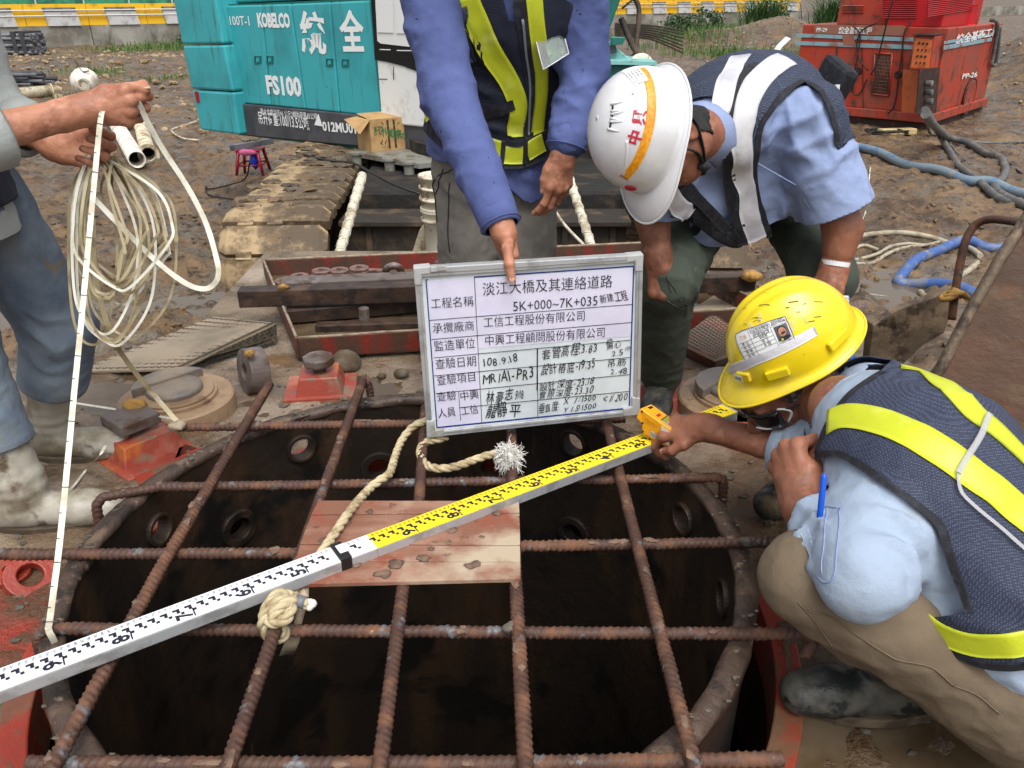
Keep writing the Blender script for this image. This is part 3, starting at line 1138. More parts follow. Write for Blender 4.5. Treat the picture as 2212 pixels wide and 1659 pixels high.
def hletter(body, x0, y0, x1, y1, h_px, m="letter_white", name="lettering", out=.004, off=.0, parent=crane, width=True):
 """Lettering along a baseline from one picture point to another on the side plane."""
 a, b = hp(x0, y0, out), hp(x1, y1, out)
 xd = (b - a).normalized()
 nd = hn
 yd = nd.cross(xd).normalized()
 mb = MB()
 top = hp(x0, y0 - h_px, out)
 mb.text(body, a, xd, yd, (top - a).length, weight_fix(off), off, (b - a).length if width else None, 0.002)
 return mb.build(name, m, parent)
def weight_fix(off):
 return 'LEFT'
hletter("100T-1", 498, 54, 540, 55, 19, off=.012)
hletter("KOBELCO", 558, 57, 628, 58.5, 27, off=.055)
hletter("統", 652, 104, 706, 110, 64, off=.03)
hletter("全", 738, 104, 790, 104, 64, off=.03)
hletter("FS100", 578, 201, 653, 207, 36, off=.045)
hletter("最大作業半徑46 公尺2輔助荷重45公噸", 564, 246, 686, 258, 10, out=.04, off=.0)
hletter("吊升荷重:100/13.5公噸", 560, 265, 669, 279, 20, out=.04, off=.012)
hletter("012MU0103", 698, 282, 792, 290, 19, out=.04, off=.03)
mb = MB()
slab(mb, [(687, 246), (679, 270), (696, 273)], .04, .004)
mb.build("warning_triangle", "letter_white", crane)
# cab
mb = MB()
slab(mb, [(798, -70), (824, 266), (1060, 290), (1060, -70)], .06, 1.1)
cab = mb.build("cab_shell", "white_paint", crane, .02)
mb = MB()
slab(mb, [(798, -60), (809.5, 129), (838, 134), (872, 143), (906, 156), (960, 176), (960, -60)], .072, .05)
mb.build("cab_window_frame", "glass_black", cab)
mb = MB()
slab(mb, [(809, -30), (815, 88), (822, 94), (884, 101), (892, 94), (888, -30)], .08, .02)
pane = mb.build("window_pane", "white_paint", cab)
for (x0, y0, x1, y1) in ((812, -20, 848, 70), (853, -20, 886, 72)):
 mb = MB()
 slab(mb, [(x0, y0), (x0 + 3, y1), (x1 + 2, y1 + 1), (x1, y0)], .09, .005)
 mb.build("paper_sheet", "paper", cab)
for (x0, x1, y) in ((820, 843, 107), (857, 890, 109)):
 mb = MB()
 slab(mb, [(x0, y - 1), (x0, y + 1), (x1, y + 1.5), (x1, y - .5)], .078, .01)
 mb.build("trim_strip", "white_paint", cab)
mb = MB()
slab(mb, [(821, 246), (823, 262), (836, 263), (830, 249)], .067, .01)
mb.build("rust_patch", "plastic_red", cab)
mb = MB()
for (x0, y0, x1, y1) in ((849.2, 144, 850.6, 172), (818, 170, 836, 171.6)):
 slab(mb, [(x0, y0), (x0, y1), (x1, y1), (x1, y0)], .064, .01)
mb.build("panel_seam", "band_dark", cab)
# right-hand side of the upper structure: guard, boom foot, brackets
def cbox(name, m, pts, Z, thick, bevel=0):
 """A plate between picture corners at a given depth, with real thickness backwards."""
 mb = MB()
 n = Vector((0, -1, 0))
 p0 = at(*pts[0], Z)
 mb.prism([onplane(x, y, p0, n) for x, y in pts], (0, thick, 0))
 return mb.build(name, m, crane, bevel)
cbox("boom_foot", "teal_dark", [(1266, -80), (1370, -80), (1292, 131), (1276, 126)], 8.8, .8, .02)
cbox("boom_rib", "teal_pale", [(1316, -60), (1322, -60), (1284, 118), (1280, 116)], 8.74, .05)
cbox("bracket_plate", "teal_pale", [(1302, 84), (1318, 90), (1366, 132), (1284, 132)], 8.9, .25, .01)
cbox("bracket_arm", "teal_dark", [(1318, 80), (1352, 80), (1346, 96), (1322, 98)], 8.78, .1, .01)
cbox("mesh_window", "band_dark", [(1312, 99), (1330, 98), (1333, 114), (1310, 118)], 8.86, .03)
cbox("deck_edge", "teal_pale", [(1284, 130), (1420, 134), (1420, 141), (1284, 139)], 8.7, .9)
cbox("side_skirt", "teal_dark", [(1284, 140), (1420, 142), (1420, 330), (1284, 320)], 8.8, .9)
# handrail and mesh guard in dirty white
mb = MB()
mb.tube(spline([at(1250, 2, 8.4), at(1262, 40, 8.4), at(1268, 90, 8.4), at(1272, 130, 8.4)], 5), .035, 8)
mb.tube(spline([at(1256, 14, 8.4), at(1266, 12, 8.4), at(1270, 24, 8.4), at(1269, 42, 8.4), at(1262, 46, 8.4)], 5), .022, 8)
mb.build("grab_rail", "beige_steel", crane)
mb = MB()
mb.tube([at(1256, 128, 8.45), at(1288, 126, 8.45), at(1286, 170, 8.45), at(1280, 205, 8.45), at(1268, 232, 8.45), at(1250, 250, 8.45)], .022, 6)
mb.build("guard_frame", "beige_steel", crane)
mb = MB()
for i in range(13):
 y = 134 + i * 9
 mb.tube([at(1240, y + 10, 8.46), at(min(1286, 1287 - max(0, i - 5) * 2.6), y - 6, 8.46)], .006, 4)
 mb.tube([at(1240, y - 6, 8.47), at(min(1286, 1287 - max(0, i - 5) * 2.6), y + 10, 8.47)], .006, 4)
tag(mb.build("guard_mesh", "beige_steel", crane), kind="stuff")
# tall struts and cables right of the boom
mb = MB()
mb.tube(spline([at(1342, 40, 9.4), at(1362, 90, 9.4), at(1384, 130, 9.4), at(1396, 170, 9.4)], 5), .035, 8)
mb.tube(spline([at(1368, -10, 9.5), at(1380, 20, 9.5), at(1377, 70, 9.5), at(1372, 112, 9.5)], 5), .03, 8)
mb.tube([at(1376, 115, 9.45), at(1342, 142, 9.45)], .03, 8)
mb.tube([at(1344, 18, 9.5), at(1366, 0, 9.5)], .012, 6)
mb.build("strut", "grimy_black", crane)
mb = MB()
mb.lathe([(.13, -.04), (.15, -.03), (.15, .03), (.13, .04)], at(1384, 145, 9.2), (.2, -1, .1), 20)
mb.build("sheave", "bucket_white", crane)
for k in range(7):
 mb = MB()
 mb.tube(spline([at(1330, 52 + k * 4, 13), at(1410, 56 + k * 5, 18), at(1475, 66 + k * 8, 24)], 6), .022, 5)
 mb.build("cable", "grimy_black", crane)
# platform beside the house
pz = -.62
P4 = [on(757, 326, pz), on(905, 353, pz), on(985, 344, pz), on(850, 306, pz)]
mb = MB()
mb.prism(P4, (0, 0, -.06))
plat = mb.build("walkway_plate", "walkway_grey", crane, .006)
for (x, y) in ((771, 332), (842, 345), (884, 352)):
 mb = MB()
 p = on(x, y, pz - .02)
 mb.lathe([(.055, -.13), (.06, .0), (.085, .0), (.085, .025), (.05, .025)], p + Vector((0, -.03, 0)), (0, 0, 1), 14)
 mb.build("bracket_cup", "walkway_grey", plat)
# undercarriage
mb = MB()
mb.box((-.25, 9.6, -1.2), (2.7, 3.4, .9))
mb.build("carbody", "grimy_black_shade", crane, .05)
mb = MB()
mb.box((-.25, 7.55, -1.14), (2.66, .35, .38))
mb.box((-.25, 7.52, -.93), (2.72, .5, .05))
mb.box((-.25, 7.5, -1.36), (2.72, .5, .05))
for x in (-1.35, -.72, -.1, .5, .95):
 mb.box((x, 7.36, -1.14), (.06, .04, .36))
mb.build("front_beam", "grimy_black", crane, .008)
mb = MB()
mb.lathe([(.9, 0), (.9, .3)], (-.3, 9.6, -.8), (0, 0, 1), 32)
mb.build("slew_ring", "grimy_black_shade", crane)
# tracks: shoes linked round two idlers, each shoe a part
def shoe_geo():
 """Track shoe, pitch along +y, local origin at the middle of its top."""
 w, p, t = .92, .266, .085
 mb = MB()
 xs = [-w / 2, -w / 2 + .07, -.30, -.30, -.17, -.17, -.05, -.05, .08, .08, .21, .21, w / 2 - .07, w / 2]
 # front edge has knuckles that reach into the next shoe
 def edge(sgn):
  kn = [0, 0, 0, .055, .055, 0, 0, .055, .055, 0, 0, 0, 0, 0] if sgn > 0 else [0, 0, 0, -.05, -.05, 0, 0, -.05, -.05, 0, 0, 0, 0, 0]
  sh = [-.05, 0, 0, 0, 0, 0, 0, 0, 0, 0, 0, 0, 0, -.05]
  return [(x, (sgn * p / 2 + sgn * s_ * 1.0 + k_) if True else 0) for x, k_, s_ in zip(xs, kn, sh)]
 f, b = edge(1), edge(-1)
 ztop = [-.035, 0, .0, .0, .0, .0, .0, .0, .0, .0, .0, 0, 0, -.035]
 n = len(xs)
 V = [(x, y, z) for (x, y), z in zip(f, ztop)] + [(x, y, z) for (x, y), z in zip(b, ztop)]
 V += [(x, y, z - t) for (x, y), z in zip(f, ztop)] + [(x, y, z - t) for (x, y), z in zip(b, ztop)]
 Fc = []
 for i in range(n - 1):
  Fc.append((i, n + i, n + i + 1, i + 1))
  Fc.append((2 * n + i, 2 * n + i + 1, 3 * n + i + 1, 3 * n + i))
  Fc.append((i, i + 1, 2 * n + i + 1, 2 * n + i))
  Fc.append((n + i + 1, n + i, 3 * n + i, 3 * n + i + 1))
 Fc.append((0, 2 * n, 3 * n, n))
 Fc.append((n - 1, 2 * n - 1, 4 * n - 1, 3 * n - 1))
 mb.add(V, Fc)
 for x in (-.22, .06, .14):
  mb.lathe([(.016, .0), (.014, .006)], (x, .02, 0), (0, 0, 1), 8)
 return mb
SHOE = None
def track(cx, y_front, y_back, ztop, tilt, part_label):
 global SHOE
 r = .50
 t = bpy.data.objects.new("track", None)
 COL.objects.link(t)
 t.parent = crane
 t.location = Vector((cx, y_front + r, ztop - r)) - crane.location
 t.rotation_euler = (0, 0, tilt)
 L = (y_back - r) - (y_front + r)
 per = 2 * L + 2 * math.pi * r
 n = int(per / .30)
 st = per / n
 for i in range(n):
  s = i * st + .06
  if s < L:                                   # top run, back to front
   pos, ang = (0, L - s, r), 0
  elif s < L + math.pi * r:
   a = (s - L) / r
   pos, ang = (0, -r * math.sin(a), r * math.cos(a)), a
  elif s < 2 * L + math.pi * r:
   pos, ang = (0, s - L - math.pi * r, -r), math.pi
  else:
   a = (s - 2 * L - math.pi * r) / r
   pos, ang = (0, L + r * math.sin(a), -r * math.cos(a)), math.pi + a
  if SHOE is None:
   SHOE = shoe_geo().build("track_shoe", "track_steel", None, .012, 2)
   o = SHOE
  else:
   o = SHOE.copy()
   COL.objects.link(o)
  o.parent = t
  jr = random.Random(i)
  o.location = (pos[0], pos[1], pos[2] + jr.uniform(-.008, .008))
  o.rotation_euler = (ang + jr.uniform(-.03, .03), 0, 0)
 fr = MB()
 wo = world_off(t)
 fr.box(wo + Vector((0, L / 2, -.02)), (.34, L, .55))
 for yy in (0, L):
  fr.lathe([(.41, -.13), (.43, -.1), (.43, .1), (.41, .13)], wo + Vector((0, yy, 0)), (1, 0, 0), 24)
 fo = fr.build("track_frame", "grimy_black", t)
track(-2.06, 6.5, 12.6, -.72, R(3), "")
track(1.62, 6.6, 12.6, -.72, R(-2), "")
# mud caked on the tracks
mb = MB()
rr = random.Random(7)
for i in range(46):
 y = rr.uniform(6.9, 10.6)
 x = -2.06 - (y - 7) * .05 + rr.uniform(-.42, .4)
 s = rr.uniform(.03, .11)
 mb.blob((x, y, -.715), (s * 1.4, s, s * .32), i, .5, 1)
tag(mb.build("caked_mud", "mud", crane), kind="stuff")
# ------------------------------------------------------------------ things on and around the crane
def carton():
 a, b, c = on(804, 330, pz), on(885, 321, pz), on(790, 314, pz)
 t = thing("cardboard_box", "open cardboard carton with bamboo print on the crane walkway", "box", tuple(a))
 xd = (b - a); w = xd.length; xd.normalize()
 yd = Vector((-xd.y, xd.x, 0)); d = .36
 h = .35
 mb = MB()
 for (p0, u, wd_) in ((a, xd, w), (a + yd * d, xd, w), (a, yd, d), (a + xd * w, yd, d)):
  nn = Vector((-u.y, u.x, 0)) * .004
  mb.prism([p0, p0 + u * wd_, p0 + u * wd_ + up * h, p0 + up * h], nn)
 mb.prism([a, a + xd * w, a + xd * w + yd * d, a + yd * d], (0, 0, .004))
 mb.build("box_walls", "card", t)
 mb = MB()
 mb.prism([a + up * h, a + xd * w + up * h, a + xd * w + yd * d * .98 + up * (h + .03), a + yd * d * .98 + up * (h + .03)], (0, 0, .004))
 mb.build("top_flap", "card", t)
 mb = MB()
 mb.prism([a + up * h, a + yd * d + up * h, a + yd * d - xd * .15 + up * (h - .02), a - xd * .13 - up * -(h - .14)], (.002, .002, .003))
 mb.build("side_flap", "card", t)
 nd = -yd
 mb = MB()
 def q(u, v, l=.003):
  return a + xd * (u * w) + up * (v * h) + nd * l
 for (u, lean) in ((.42, .02), (.58, .03)):
  for k in range(5):
   v0, v1 = .08 + k * .18, .08 + k * .18 + .165
   mb.prism([q(u + lean * (1 - v0) , v0), q(u + .055 + lean * (1 - v0), v0), q(u + .05 + lean * (1 - v1), v1), q(u + .004 + lean * (1 - v1), v1)], nd * .001)
 for (u, v, du, dv) in ((.36, .8, -.09, .14), (.33, .7, -.06, .12), (.68, .78, .1, .12), (.7, .66, .08, -.14), (.3, .2, -.1, .12), (.26, .22, .02, .2), (.34, .2, .06, .18), (.24, .14, .14, .03)):
  mb.prism([q(u, v), q(u + du * .5 + .018, v + dv * .5), q(u + du, v + dv), q(u + du * .5 - .012, v + dv * .5)], nd * .001)
 # short lines of small print on the left end
 for k in range(7):
  v = .62 - k * .075
  mb.prism([a + yd * d * .85 + up * v * h - xd * .002, a + yd * d * .18 + up * v * h - xd * .002, a + yd * d * .18 + up * (v + .03) * h - xd * .002, a + yd * d * .85 + up * (v + .03) * h - xd * .002], -xd * .001)
 mb.build("bamboo_print", "card_print", t)
 mb = MB()
 for k, ch in enumerate("興竹的泉水"):
  mb.text(ch, q(.08 + k * .175, .56 - k * .055, .005), xd, up, h * .2, 'LEFT', .02, None, .001)
 mb.build("box_lettering", "card_green", t)
carton()
def stool():
 c = gon(548, 372)
 c = Vector((c.x, c.y, gz1(c.x, c.y)))
 t = thing("plastic_stool", "dark red plastic stool with clutter on it under the crane's tail", "stool", tuple(c))
 h, w = .45, .21
 mb = MB()
 mb.box(c + up * h, (w * 2, w * 2, .03))
 mb.build("seat", "plastic_red", t, .01)
 for sx in (-1, 1):
  for sy in (-1, 1):
   mb = MB()
   mb.tube([c + Vector((sx * w * .8, sy * w * .8, h)), c + Vector((sx * w * 1.15, sy * w * 1.15, -.02))], [.035, .025], 6)
   mb.build("leg", "plastic_red", t)
 mb = MB()
 for z in (.2,):
  for sx in (-1, 1):
   mb.tube([c + Vector((sx * w, -w, z)), c + Vector((sx * w, w, z))], .015, 6)
   mb.tube([c + Vector((-w, sx * w, z)), c + Vector((w, sx * w, z))], .015, 6)
 mb.build("stretcher", "plastic_red", t)
 g = thing("welding_lead_box", "grey metal tool channel lying across the red stool", "tool", tuple(c + up * (h + .06)))
 mb = MB()
 mb.box(c + Vector((.05, -.05, h + .09)), (.75, .12, .1), (Vector((.93, .3, .12)).normalized(), Vector((-.3, .94, 0)).normalized(), Vector((-.1, 0, 1)).normalized()))
 mb.build("channel", "pipe_grey", g, .01)
 mb = MB()
 for i in range(5):
  mb.blob(c + Vector((-.1 + i * .07, .03 * (-1) ** i, h + .15)), (.06, .05, .035), i, .4, 1)
 mb.build("lump", "stone_grey", g)
 p = thing("pink_cloth", "pink cloth hanging from the red stool", "cloth", tuple(c + up * h))
 mb = MB()
 mb.blob(c + Vector((0, -.2, h - .02)), (.17, .05, .07), 3, .3, 2)
 mb.build("cloth_fold", "cloth_pink", p)
 b = thing("blue_bag", "blue plastic bag hanging under the red stool", "bag", tuple(c + up * .15))
 mb = MB()
 mb.blob(c + Vector((.08, -.12, .27)), (.09, .07, .13), 5, .35, 2)
 mb.build("bag_body", "plastic_blue", b)
stool()
def wire(name, label, pts, r, m, cat="cable", group=None, n=6, ns=8):
 mb = MB()
 P = spline(pts, ns)
 mb.tube(P, r, n)
 return tag(mb.build(name, m), label, cat, group)
wire("power_cable", "thin dark cable hanging from the red stool into the mud", [gon(540, 350, .4), gon(530, 385, .1), gon(500, 398, .02), gon(455, 408, .03), gon(445, 402, .03), gon(450, 420, .02), gon(500, 430, .02), gon(560, 432, .02)], .012, "cable_black")
wire("pale_hose", "thin pale hose curled on the mud left of the crane tail", [gon(425, 262, .03), gon(395, 272, .03), gon(372, 280, .03), gon(378, 290, .03), gon(400, 300, .03), gon(430, 303, .03)], .022, "pipe_cream", "hose")
tp = -.70
wire("black_cable", "black cable lying across the crane track and sagging to the chassis", [on(640, 330, tp), on(700, 345, tp), on(760, 352, tp) , at(800, 372, 7.6), at(850, 398, 7.3), at(910, 420, 7.2)], .014, "cable_black")
def bucket(c, label, h=.3, r=.15, n=1, tilt=(0, 0, 1), group=None, grime="bucket_white"):
 t = thing("plastic_bucket", label, "bucket", tuple(c), group)
 a = Vector(tilt).normalized()
 for k in range(n):
  o = Vector(c) + a * (k * .075)
  mb = MB()
  mb.lathe([(r * .78, 0), (r, h), (r * 1.08, h), (r * 1.08, h - .025), (r * 1.0, h - .03), (r * 1.04, h - .06), (r * 1.0, h - .065), (r * .9, h * .5)][0:2] + [(r * 1.08, h), (r * 1.08, h + .02), (r * .95, h + .02), (r * .9, h - .05)], o, a, 22, True, False)
  mb.lathe([(r * .76, .01), (r * .76, .015)], o, a, 22)
  b = mb.build("bucket_wall", grime, t)
  mb = MB()
  for hh in (h * .82, h * .68):
   mb.ring(r * .9, r * 1.05, hh, hh + .012, o, a, 22)
  mb.build("ridge", grime, b)
 return t
bucket(gon(652, 372) + Vector((0, 0, .52)), "white plastic bucket half hidden behind the crane track", .42, .2)
bt_ = at(952, 560, 5.6)
bucket(bt_, "stack of dirty white buckets behind the standing man's leg", .42, .12, 3)
mb = MB()
p0 = at(945, 560, 5.8)
mb.prism([onplane(x, y, p0, Vector((0, -1, 0))) for x, y in ((886, 560), (905, 500), (914, 486), (935, 480), (975, 490), (980, 560))], (0, .03, 0))
tag(mb.build("steel_gusset", "beige_steel", None, .004), "pale dirty steel plate leaning behind the tray near the buckets", "steel plate")
def twisted(name, label, a, b, r, turns, group):
 a, b = Vector(a), Vector(b)
 t = thing(name, label, "sling", tuple(b), group)
 d = (b - a)
 L = d.length
 d.normalize()
 u = d.orthogonal().normalized()
 w = d.cross(u)
 mb = MB()
 mb.tube([a + d * L * i / 12 for i in range(13)], r, 12)
 mb.build("core", "sling_white", t)
 for s in (1, -1):
  mb = MB()
  n = turns * 12
  mb.tube([a + d * L * i / n + (u * math.cos(s * 2 * math.pi * i / 12) + w * math.sin(s * 2 * math.pi * i / 12)) * r * 1.0 for i in range(n + 1)], r * .2, 5)
  mb.build("spiral_wrap", "sling_white", t)
 return t
sg = "white wrapped bars standing behind the tray"
twisted("wrapped_bar", "white spiral-wrapped bar leaning left of the standing man", at(783, 378, 6.0), at(732, 552, 5.4), .033, 9, sg)
twisted("wrapped_bar", "white cross-wrapped bar leaning right of the standing man", at(1222, 360, 6.0), at(1282, 545, 5.4), .03, 9, sg)
wire("pale_cable", "thin pale cable hanging right of the standing man's leg", [at(1190, 440, 5.9), at(1205, 465, 5.8), at(1225, 492, 5.6), at(1262, 530, 5.4)], .011, "sling_white")
# ================================================================== MACHINE DECK, CASING, TRAY
mat("deck_mud", srgb(130, 112, 92), [(srgb(100, 82, 64), 6, .44, .58, 7, .25), (srgb(158, 142, 126), 2.6, .5, .66, 6, .42), (srgb(150, 66, 52), 1.7, .64, .7, 7, .3), (srgb(120, 86, 50), 3.3, .6, .7, 5, .15)], .35, bump=(30, .016, 8), bump2=(95, .005, 5))
mat("deck_red", srgb(146, 54, 40), [(srgb(108, 82, 62), 5, .5, .58, 7, .35), (srgb(110, 70, 54), 9, .56, .62, 6, .4)], .35, bump=(40, .003))
mat("red_block", srgb(150, 68, 56), [(srgb(128, 106, 88), 7, .52, .6, 7, .35), (srgb(172, 116, 98), 5, .5, .66, 5, .25), (srgb(176, 96, 50), 9, .56, .64, 5, .2), (srgb(110, 96, 80), 14, .6, .66, 6, .5)], .3, bump=(60, .002))
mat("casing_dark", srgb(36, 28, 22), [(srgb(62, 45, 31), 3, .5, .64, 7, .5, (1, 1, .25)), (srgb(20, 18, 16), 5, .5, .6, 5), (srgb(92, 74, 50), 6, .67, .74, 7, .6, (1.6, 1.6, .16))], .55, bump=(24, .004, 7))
mat("casing_rim", srgb(74, 60, 52), [(srgb(108, 90, 74), 11, .5, .62, 7, .45), (srgb(48, 40, 36), 18, .5, .62, 6, .5), (srgb(130, 116, 98), 30, .62, .68, 5)], .45, bump=(45, .005, 7))
mat("rust", srgb(72, 50, 40), [(srgb(108, 74, 54), 14, .48, .62, 7, .8), (srgb(68, 46, 40), 8, .5, .62, 6, .6), (srgb(96, 96, 99), 22, .6, .66, 5, .4), (srgb(150, 138, 120), 17, .70, .73, 6, .85)], .6, bump=(120, .001, 5))
mat("rust_pale", srgb(158, 140, 118), [(srgb(110, 76, 58), 20, .5, .6, 6, .7)], .75, bump=(90, .002))
mat("tray_rust", srgb(82, 58, 46), [(srgb(120, 44, 36), 5, .5, .6, 5, .5, (2.2, 2.2, .5)), (srgb(66, 52, 42), 9, .5, .64, 6, .6), (srgb(126, 110, 92), 10, .64, .7, 6)], .5, bump=(50, .003))
mat("bar_steel", srgb(98, 88, 84), [(srgb(132, 124, 122), 6, .5, .66, 5, .35), (srgb(76, 58, 46), 12, .52, .62, 6, .5)], .42, bump=(70, .002))
mat("bar_dark", srgb(58, 44, 36), [(srgb(84, 64, 52), 8, .48, .64, 6, .5), (srgb(40, 32, 28), 14, .5, .6, 5)], .45, bump=(60, .003))
mat("ring_steel", srgb(120, 94, 86), [(srgb(88, 66, 60), 25, .48, .62, 5)], .5, bump=(90, .001))
mat("plate_brown", srgb(80, 52, 32), [(srgb(62, 42, 27), 2.6, .44, .64, 6, .62), (srgb(92, 84, 52), 3.4, .56, .72, 6, .7), (srgb(104, 54, 32), 5, .6, .7, 6)], .5, bump=(14, .004, 6), bump2=(130, .0005, 3), stretch=(1, 1, 1.6))
mat("plate_edge", srgb(98, 84, 68), [(srgb(132, 112, 90), 9, .48, .6, 6, .5), (srgb(66, 54, 44), 15, .52, .62, 6)], .5, bump=(40, .004))
mat("checker_mud", srgb(146, 132, 112), [(srgb(116, 104, 86), 3, .46, .62, 6, .4), (srgb(96, 62, 48), 5, .62, .7, 6, .5)], .42, bump=(30, .003))
mat("checker_dark", srgb(80, 68, 54), [(srgb(106, 52, 38), 2.2, .5, .66, 5, .5), (srgb(58, 54, 42), 6, .5, .62, 5)], .5, bump=(30, .003))
mat("hub_clay", srgb(160, 134, 106), [(srgb(134, 108, 84), 8, .46, .62, 6, .4), (srgb(108, 84, 68), 16, .6, .7, 6)], .5, bump=(50, .003))
mat("hub_steel", srgb(112, 104, 98), [(srgb(142, 128, 110), 7, .5, .64, 6, .45)], .38, bump=(40, .002))
mat("clay_orange", srgb(172, 132, 70), [(srgb(130, 98, 56), 30, .45, .6, 5)], .9, bump=(60, .006))
mat("mud_light", srgb(150, 136, 116), [(srgb(120, 104, 86), 20, .45, .6, 5)], .7, bump=(60, .004))
mat("mud_grey", srgb(96, 90, 78), [(srgb(70, 64, 54), 30, .45, .6, 5)], .7, bump=(60, .004))
mat("plank_wood", srgb(122, 82, 64), [(srgb(146, 110, 92), 5, .46, .62, 7, .75, (1, 2.2, 1)), (srgb(128, 72, 54), 14, .52, .62, 7, .7), (srgb(170, 154, 132), 3.2, .54, .64, 6, .7), (srgb(96, 58, 44), 26, .62, .7, 5)], .75, bump=(60, .0012, 6))
mat("plank_mud", srgb(116, 92, 76), [(srgb(92, 74, 62), 40, .45, .6, 4)], .7, bump=(80, .003))
CC = Vector((-.206, 1.349, 0))     # casing centre
RI, RO = .658, .69
RIMZ = -.026
deck = thing("casing_rotator", "muddy steel deck of the casing rotator around the open pile casing", "machine", (CC.x, CC.y, DZ))
# top plate: mud-covered sheet with a hole for the casing
step = .0125
xs = np.arange(-2.45, 2.1001, step)
ys = np.arange(-.5, 2.6001, step)
DX, DY = np.meshgrid(xs, ys)
pp = P3(DX, DY)
def deck_h(p):
 base = .006 * fbm(p * 5, 4, 61) + .0035 * fbm(p * 24, 3, 62)
 wet = fbm(p * 1.6, 2, 63)
 pudl = -.010 * np.clip(wet, -.3, 1)
 lump = .03 * np.clip(vnoise(p * 11, 66) - .45, 0, 1) + .012 * np.clip(vnoise(p * 27, 67) - .45, 0, 1)
 # wetter to the right of the casing and at the lower left
 w2 = np.exp(-((p[:, 0] - .75) / .42) ** 2 - ((p[:, 1] - 1.25) / .65) ** 2) + .8 * np.exp(-((p[:, 0] + .98) / .2) ** 2 - ((p[:, 1] - 1.42) / .25) ** 2) + .7 * np.exp(-((p[:, 0] + .72) / .22) ** 2 - ((p[:, 1] - 2.5) / .12) ** 2)
 return DZ + base + pudl + lump - .0035 * w2 + .0015
dz = deck_h(pp)
V = np.stack([DX.ravel(), DY.ravel(), dz], 1)
nx, ny = len(xs), len(ys)
ii, jj = np.meshgrid(np.arange(nx - 1), np.arange(ny - 1))
q = np.stack([jj * nx + ii, jj * nx + ii + 1, (jj + 1) * nx + ii + 1, (jj + 1) * nx + ii], -1).reshape(-1, 4)
g = .775 - np.hypot(V[:, 0] - CC.x, V[:, 1] - CC.y)
P_, F_ = clip_mesh(V, q.tolist(), g)
mb = MB()
mb.add(P_, F_, True)
dp = mb.build("deck_plate", "deck_mud", deck)
PA = np.array(P_)
silt = np.exp(-((PA[:, 0] - .70) / .40) ** 2 - ((PA[:, 1] - 1.05) / .85) ** 2) * 1.6 + np.exp(-((PA[:, 0] + 1.02) / .22) ** 2 - ((PA[:, 1] - 1.25) / .6) ** 2) + .3 * fbm(PA * 4, 3, 90)
at_ = dp.data.attributes.new("silt", 'FLOAT', 'POINT')
at_.data.foreach_set("value", np.clip(silt, 0, 1).astype(np.float32))
def add_silt(m, col, rough, attr="silt", sc=9):
 nt = m.node_tree
 b = nt.nodes["Principled BSDF"]
 a = _n(nt, "ShaderNodeAttribute")
 a.attribute_name = attr
 mx = _n(nt, "ShaderNodeMix", data_type='RGBA')
 src = b.inputs["Base Color"].links[0].from_socket
 nt.links.new(a.outputs["Fac"], mx.inputs["Factor"])
 nt.links.new(src, mx.inputs[6])
 nz = _n(nt, "ShaderNodeTexNoise")
 nz.inputs["Scale"].default_value = sc
 nz.inputs["Detail"].default_value = 7
 cr = _n(nt, "ShaderNodeMix", data_type='RGBA')
 mr = _n(nt, "ShaderNodeMapRange")
 mr.inputs["From Min"].default_value = .4
 mr.inputs["From Max"].default_value = .62
 nt.links.new(nz.outputs["Fac"], mr.inputs["Value"])
 nt.links.new(mr.outputs[0], cr.inputs["Factor"])
 cr.inputs[6].default_value = (*col[0], 1)
 cr.inputs[7].default_value = (*col[1], 1)
 nt.links.new(cr.outputs[2], mx.inputs[7])
 nt.links.new(mx.outputs[2], b.inputs["Base Color"])
 rs_ = b.inputs["Roughness"].links[0].from_socket
 m2 = _n(nt, "ShaderNodeMix", data_type='FLOAT')
 nt.links.new(a.outputs["Fac"], m2.inputs["Factor"])
 nt.links.new(rs_, m2.inputs[2])
 m2.inputs[3].default_value = rough
 nt.links.new(m2.outputs[0], b.inputs["Roughness"])
add_silt(MATS["deck_mud"], (srgb(76, 54, 34), srgb(98, 80, 58)), .16)
old_paint = np.clip(2.2 * np.clip(-.80 - PA[:, 0], 0, .3) / .3 * np.clip((1.5 - PA[:, 1]) / .3, 0, 1), 0, .92)
at_ = dp.data.attributes.new("old_paint", 'FLOAT', 'POINT')
at_.data.foreach_set("value", old_paint.astype(np.float32))
add_silt(MATS["deck_mud"], (srgb(92, 66, 46), srgb(150, 50, 36)), .35, "old_paint", 5.5)
mb = MB()
def ringplate(mb, r, z, x0, x1, y0, y1, n=72):
 """A flat sheet with a round hole."""
 inner = [(CC.x + r * math.cos(2 * math.pi * k / n), CC.y + r * math.sin(2 * math.pi * k / n), z) for k in range(n)]
 outer = []
 for k in range(n):
  a = 2 * math.pi * k / n
  c, s = math.cos(a), math.sin(a)
  t = min(((x1 - CC.x) / c) if c > 1e-6 else 9e9, ((x0 - CC.x) / c) if c < -1e-6 else 9e9, ((y1 - CC.y) / s) if s > 1e-6 else 9e9, ((y0 - CC.y) / s) if s < -1e-6 else 9e9)
  outer.append((CC.x + c * t, CC.y + s * t, z))
 mb.add(inner + outer, [(k, n + k, n + (k + 1) % n, (k + 1) % n) for k in range(n)])
ringplate(mb, .775, DZ - .0005, -2.44, 2.09, -.49, 2.59)
tag(mb.build("deck_puddle", "water_deck", deck), kind="stuff")
mb = MB()
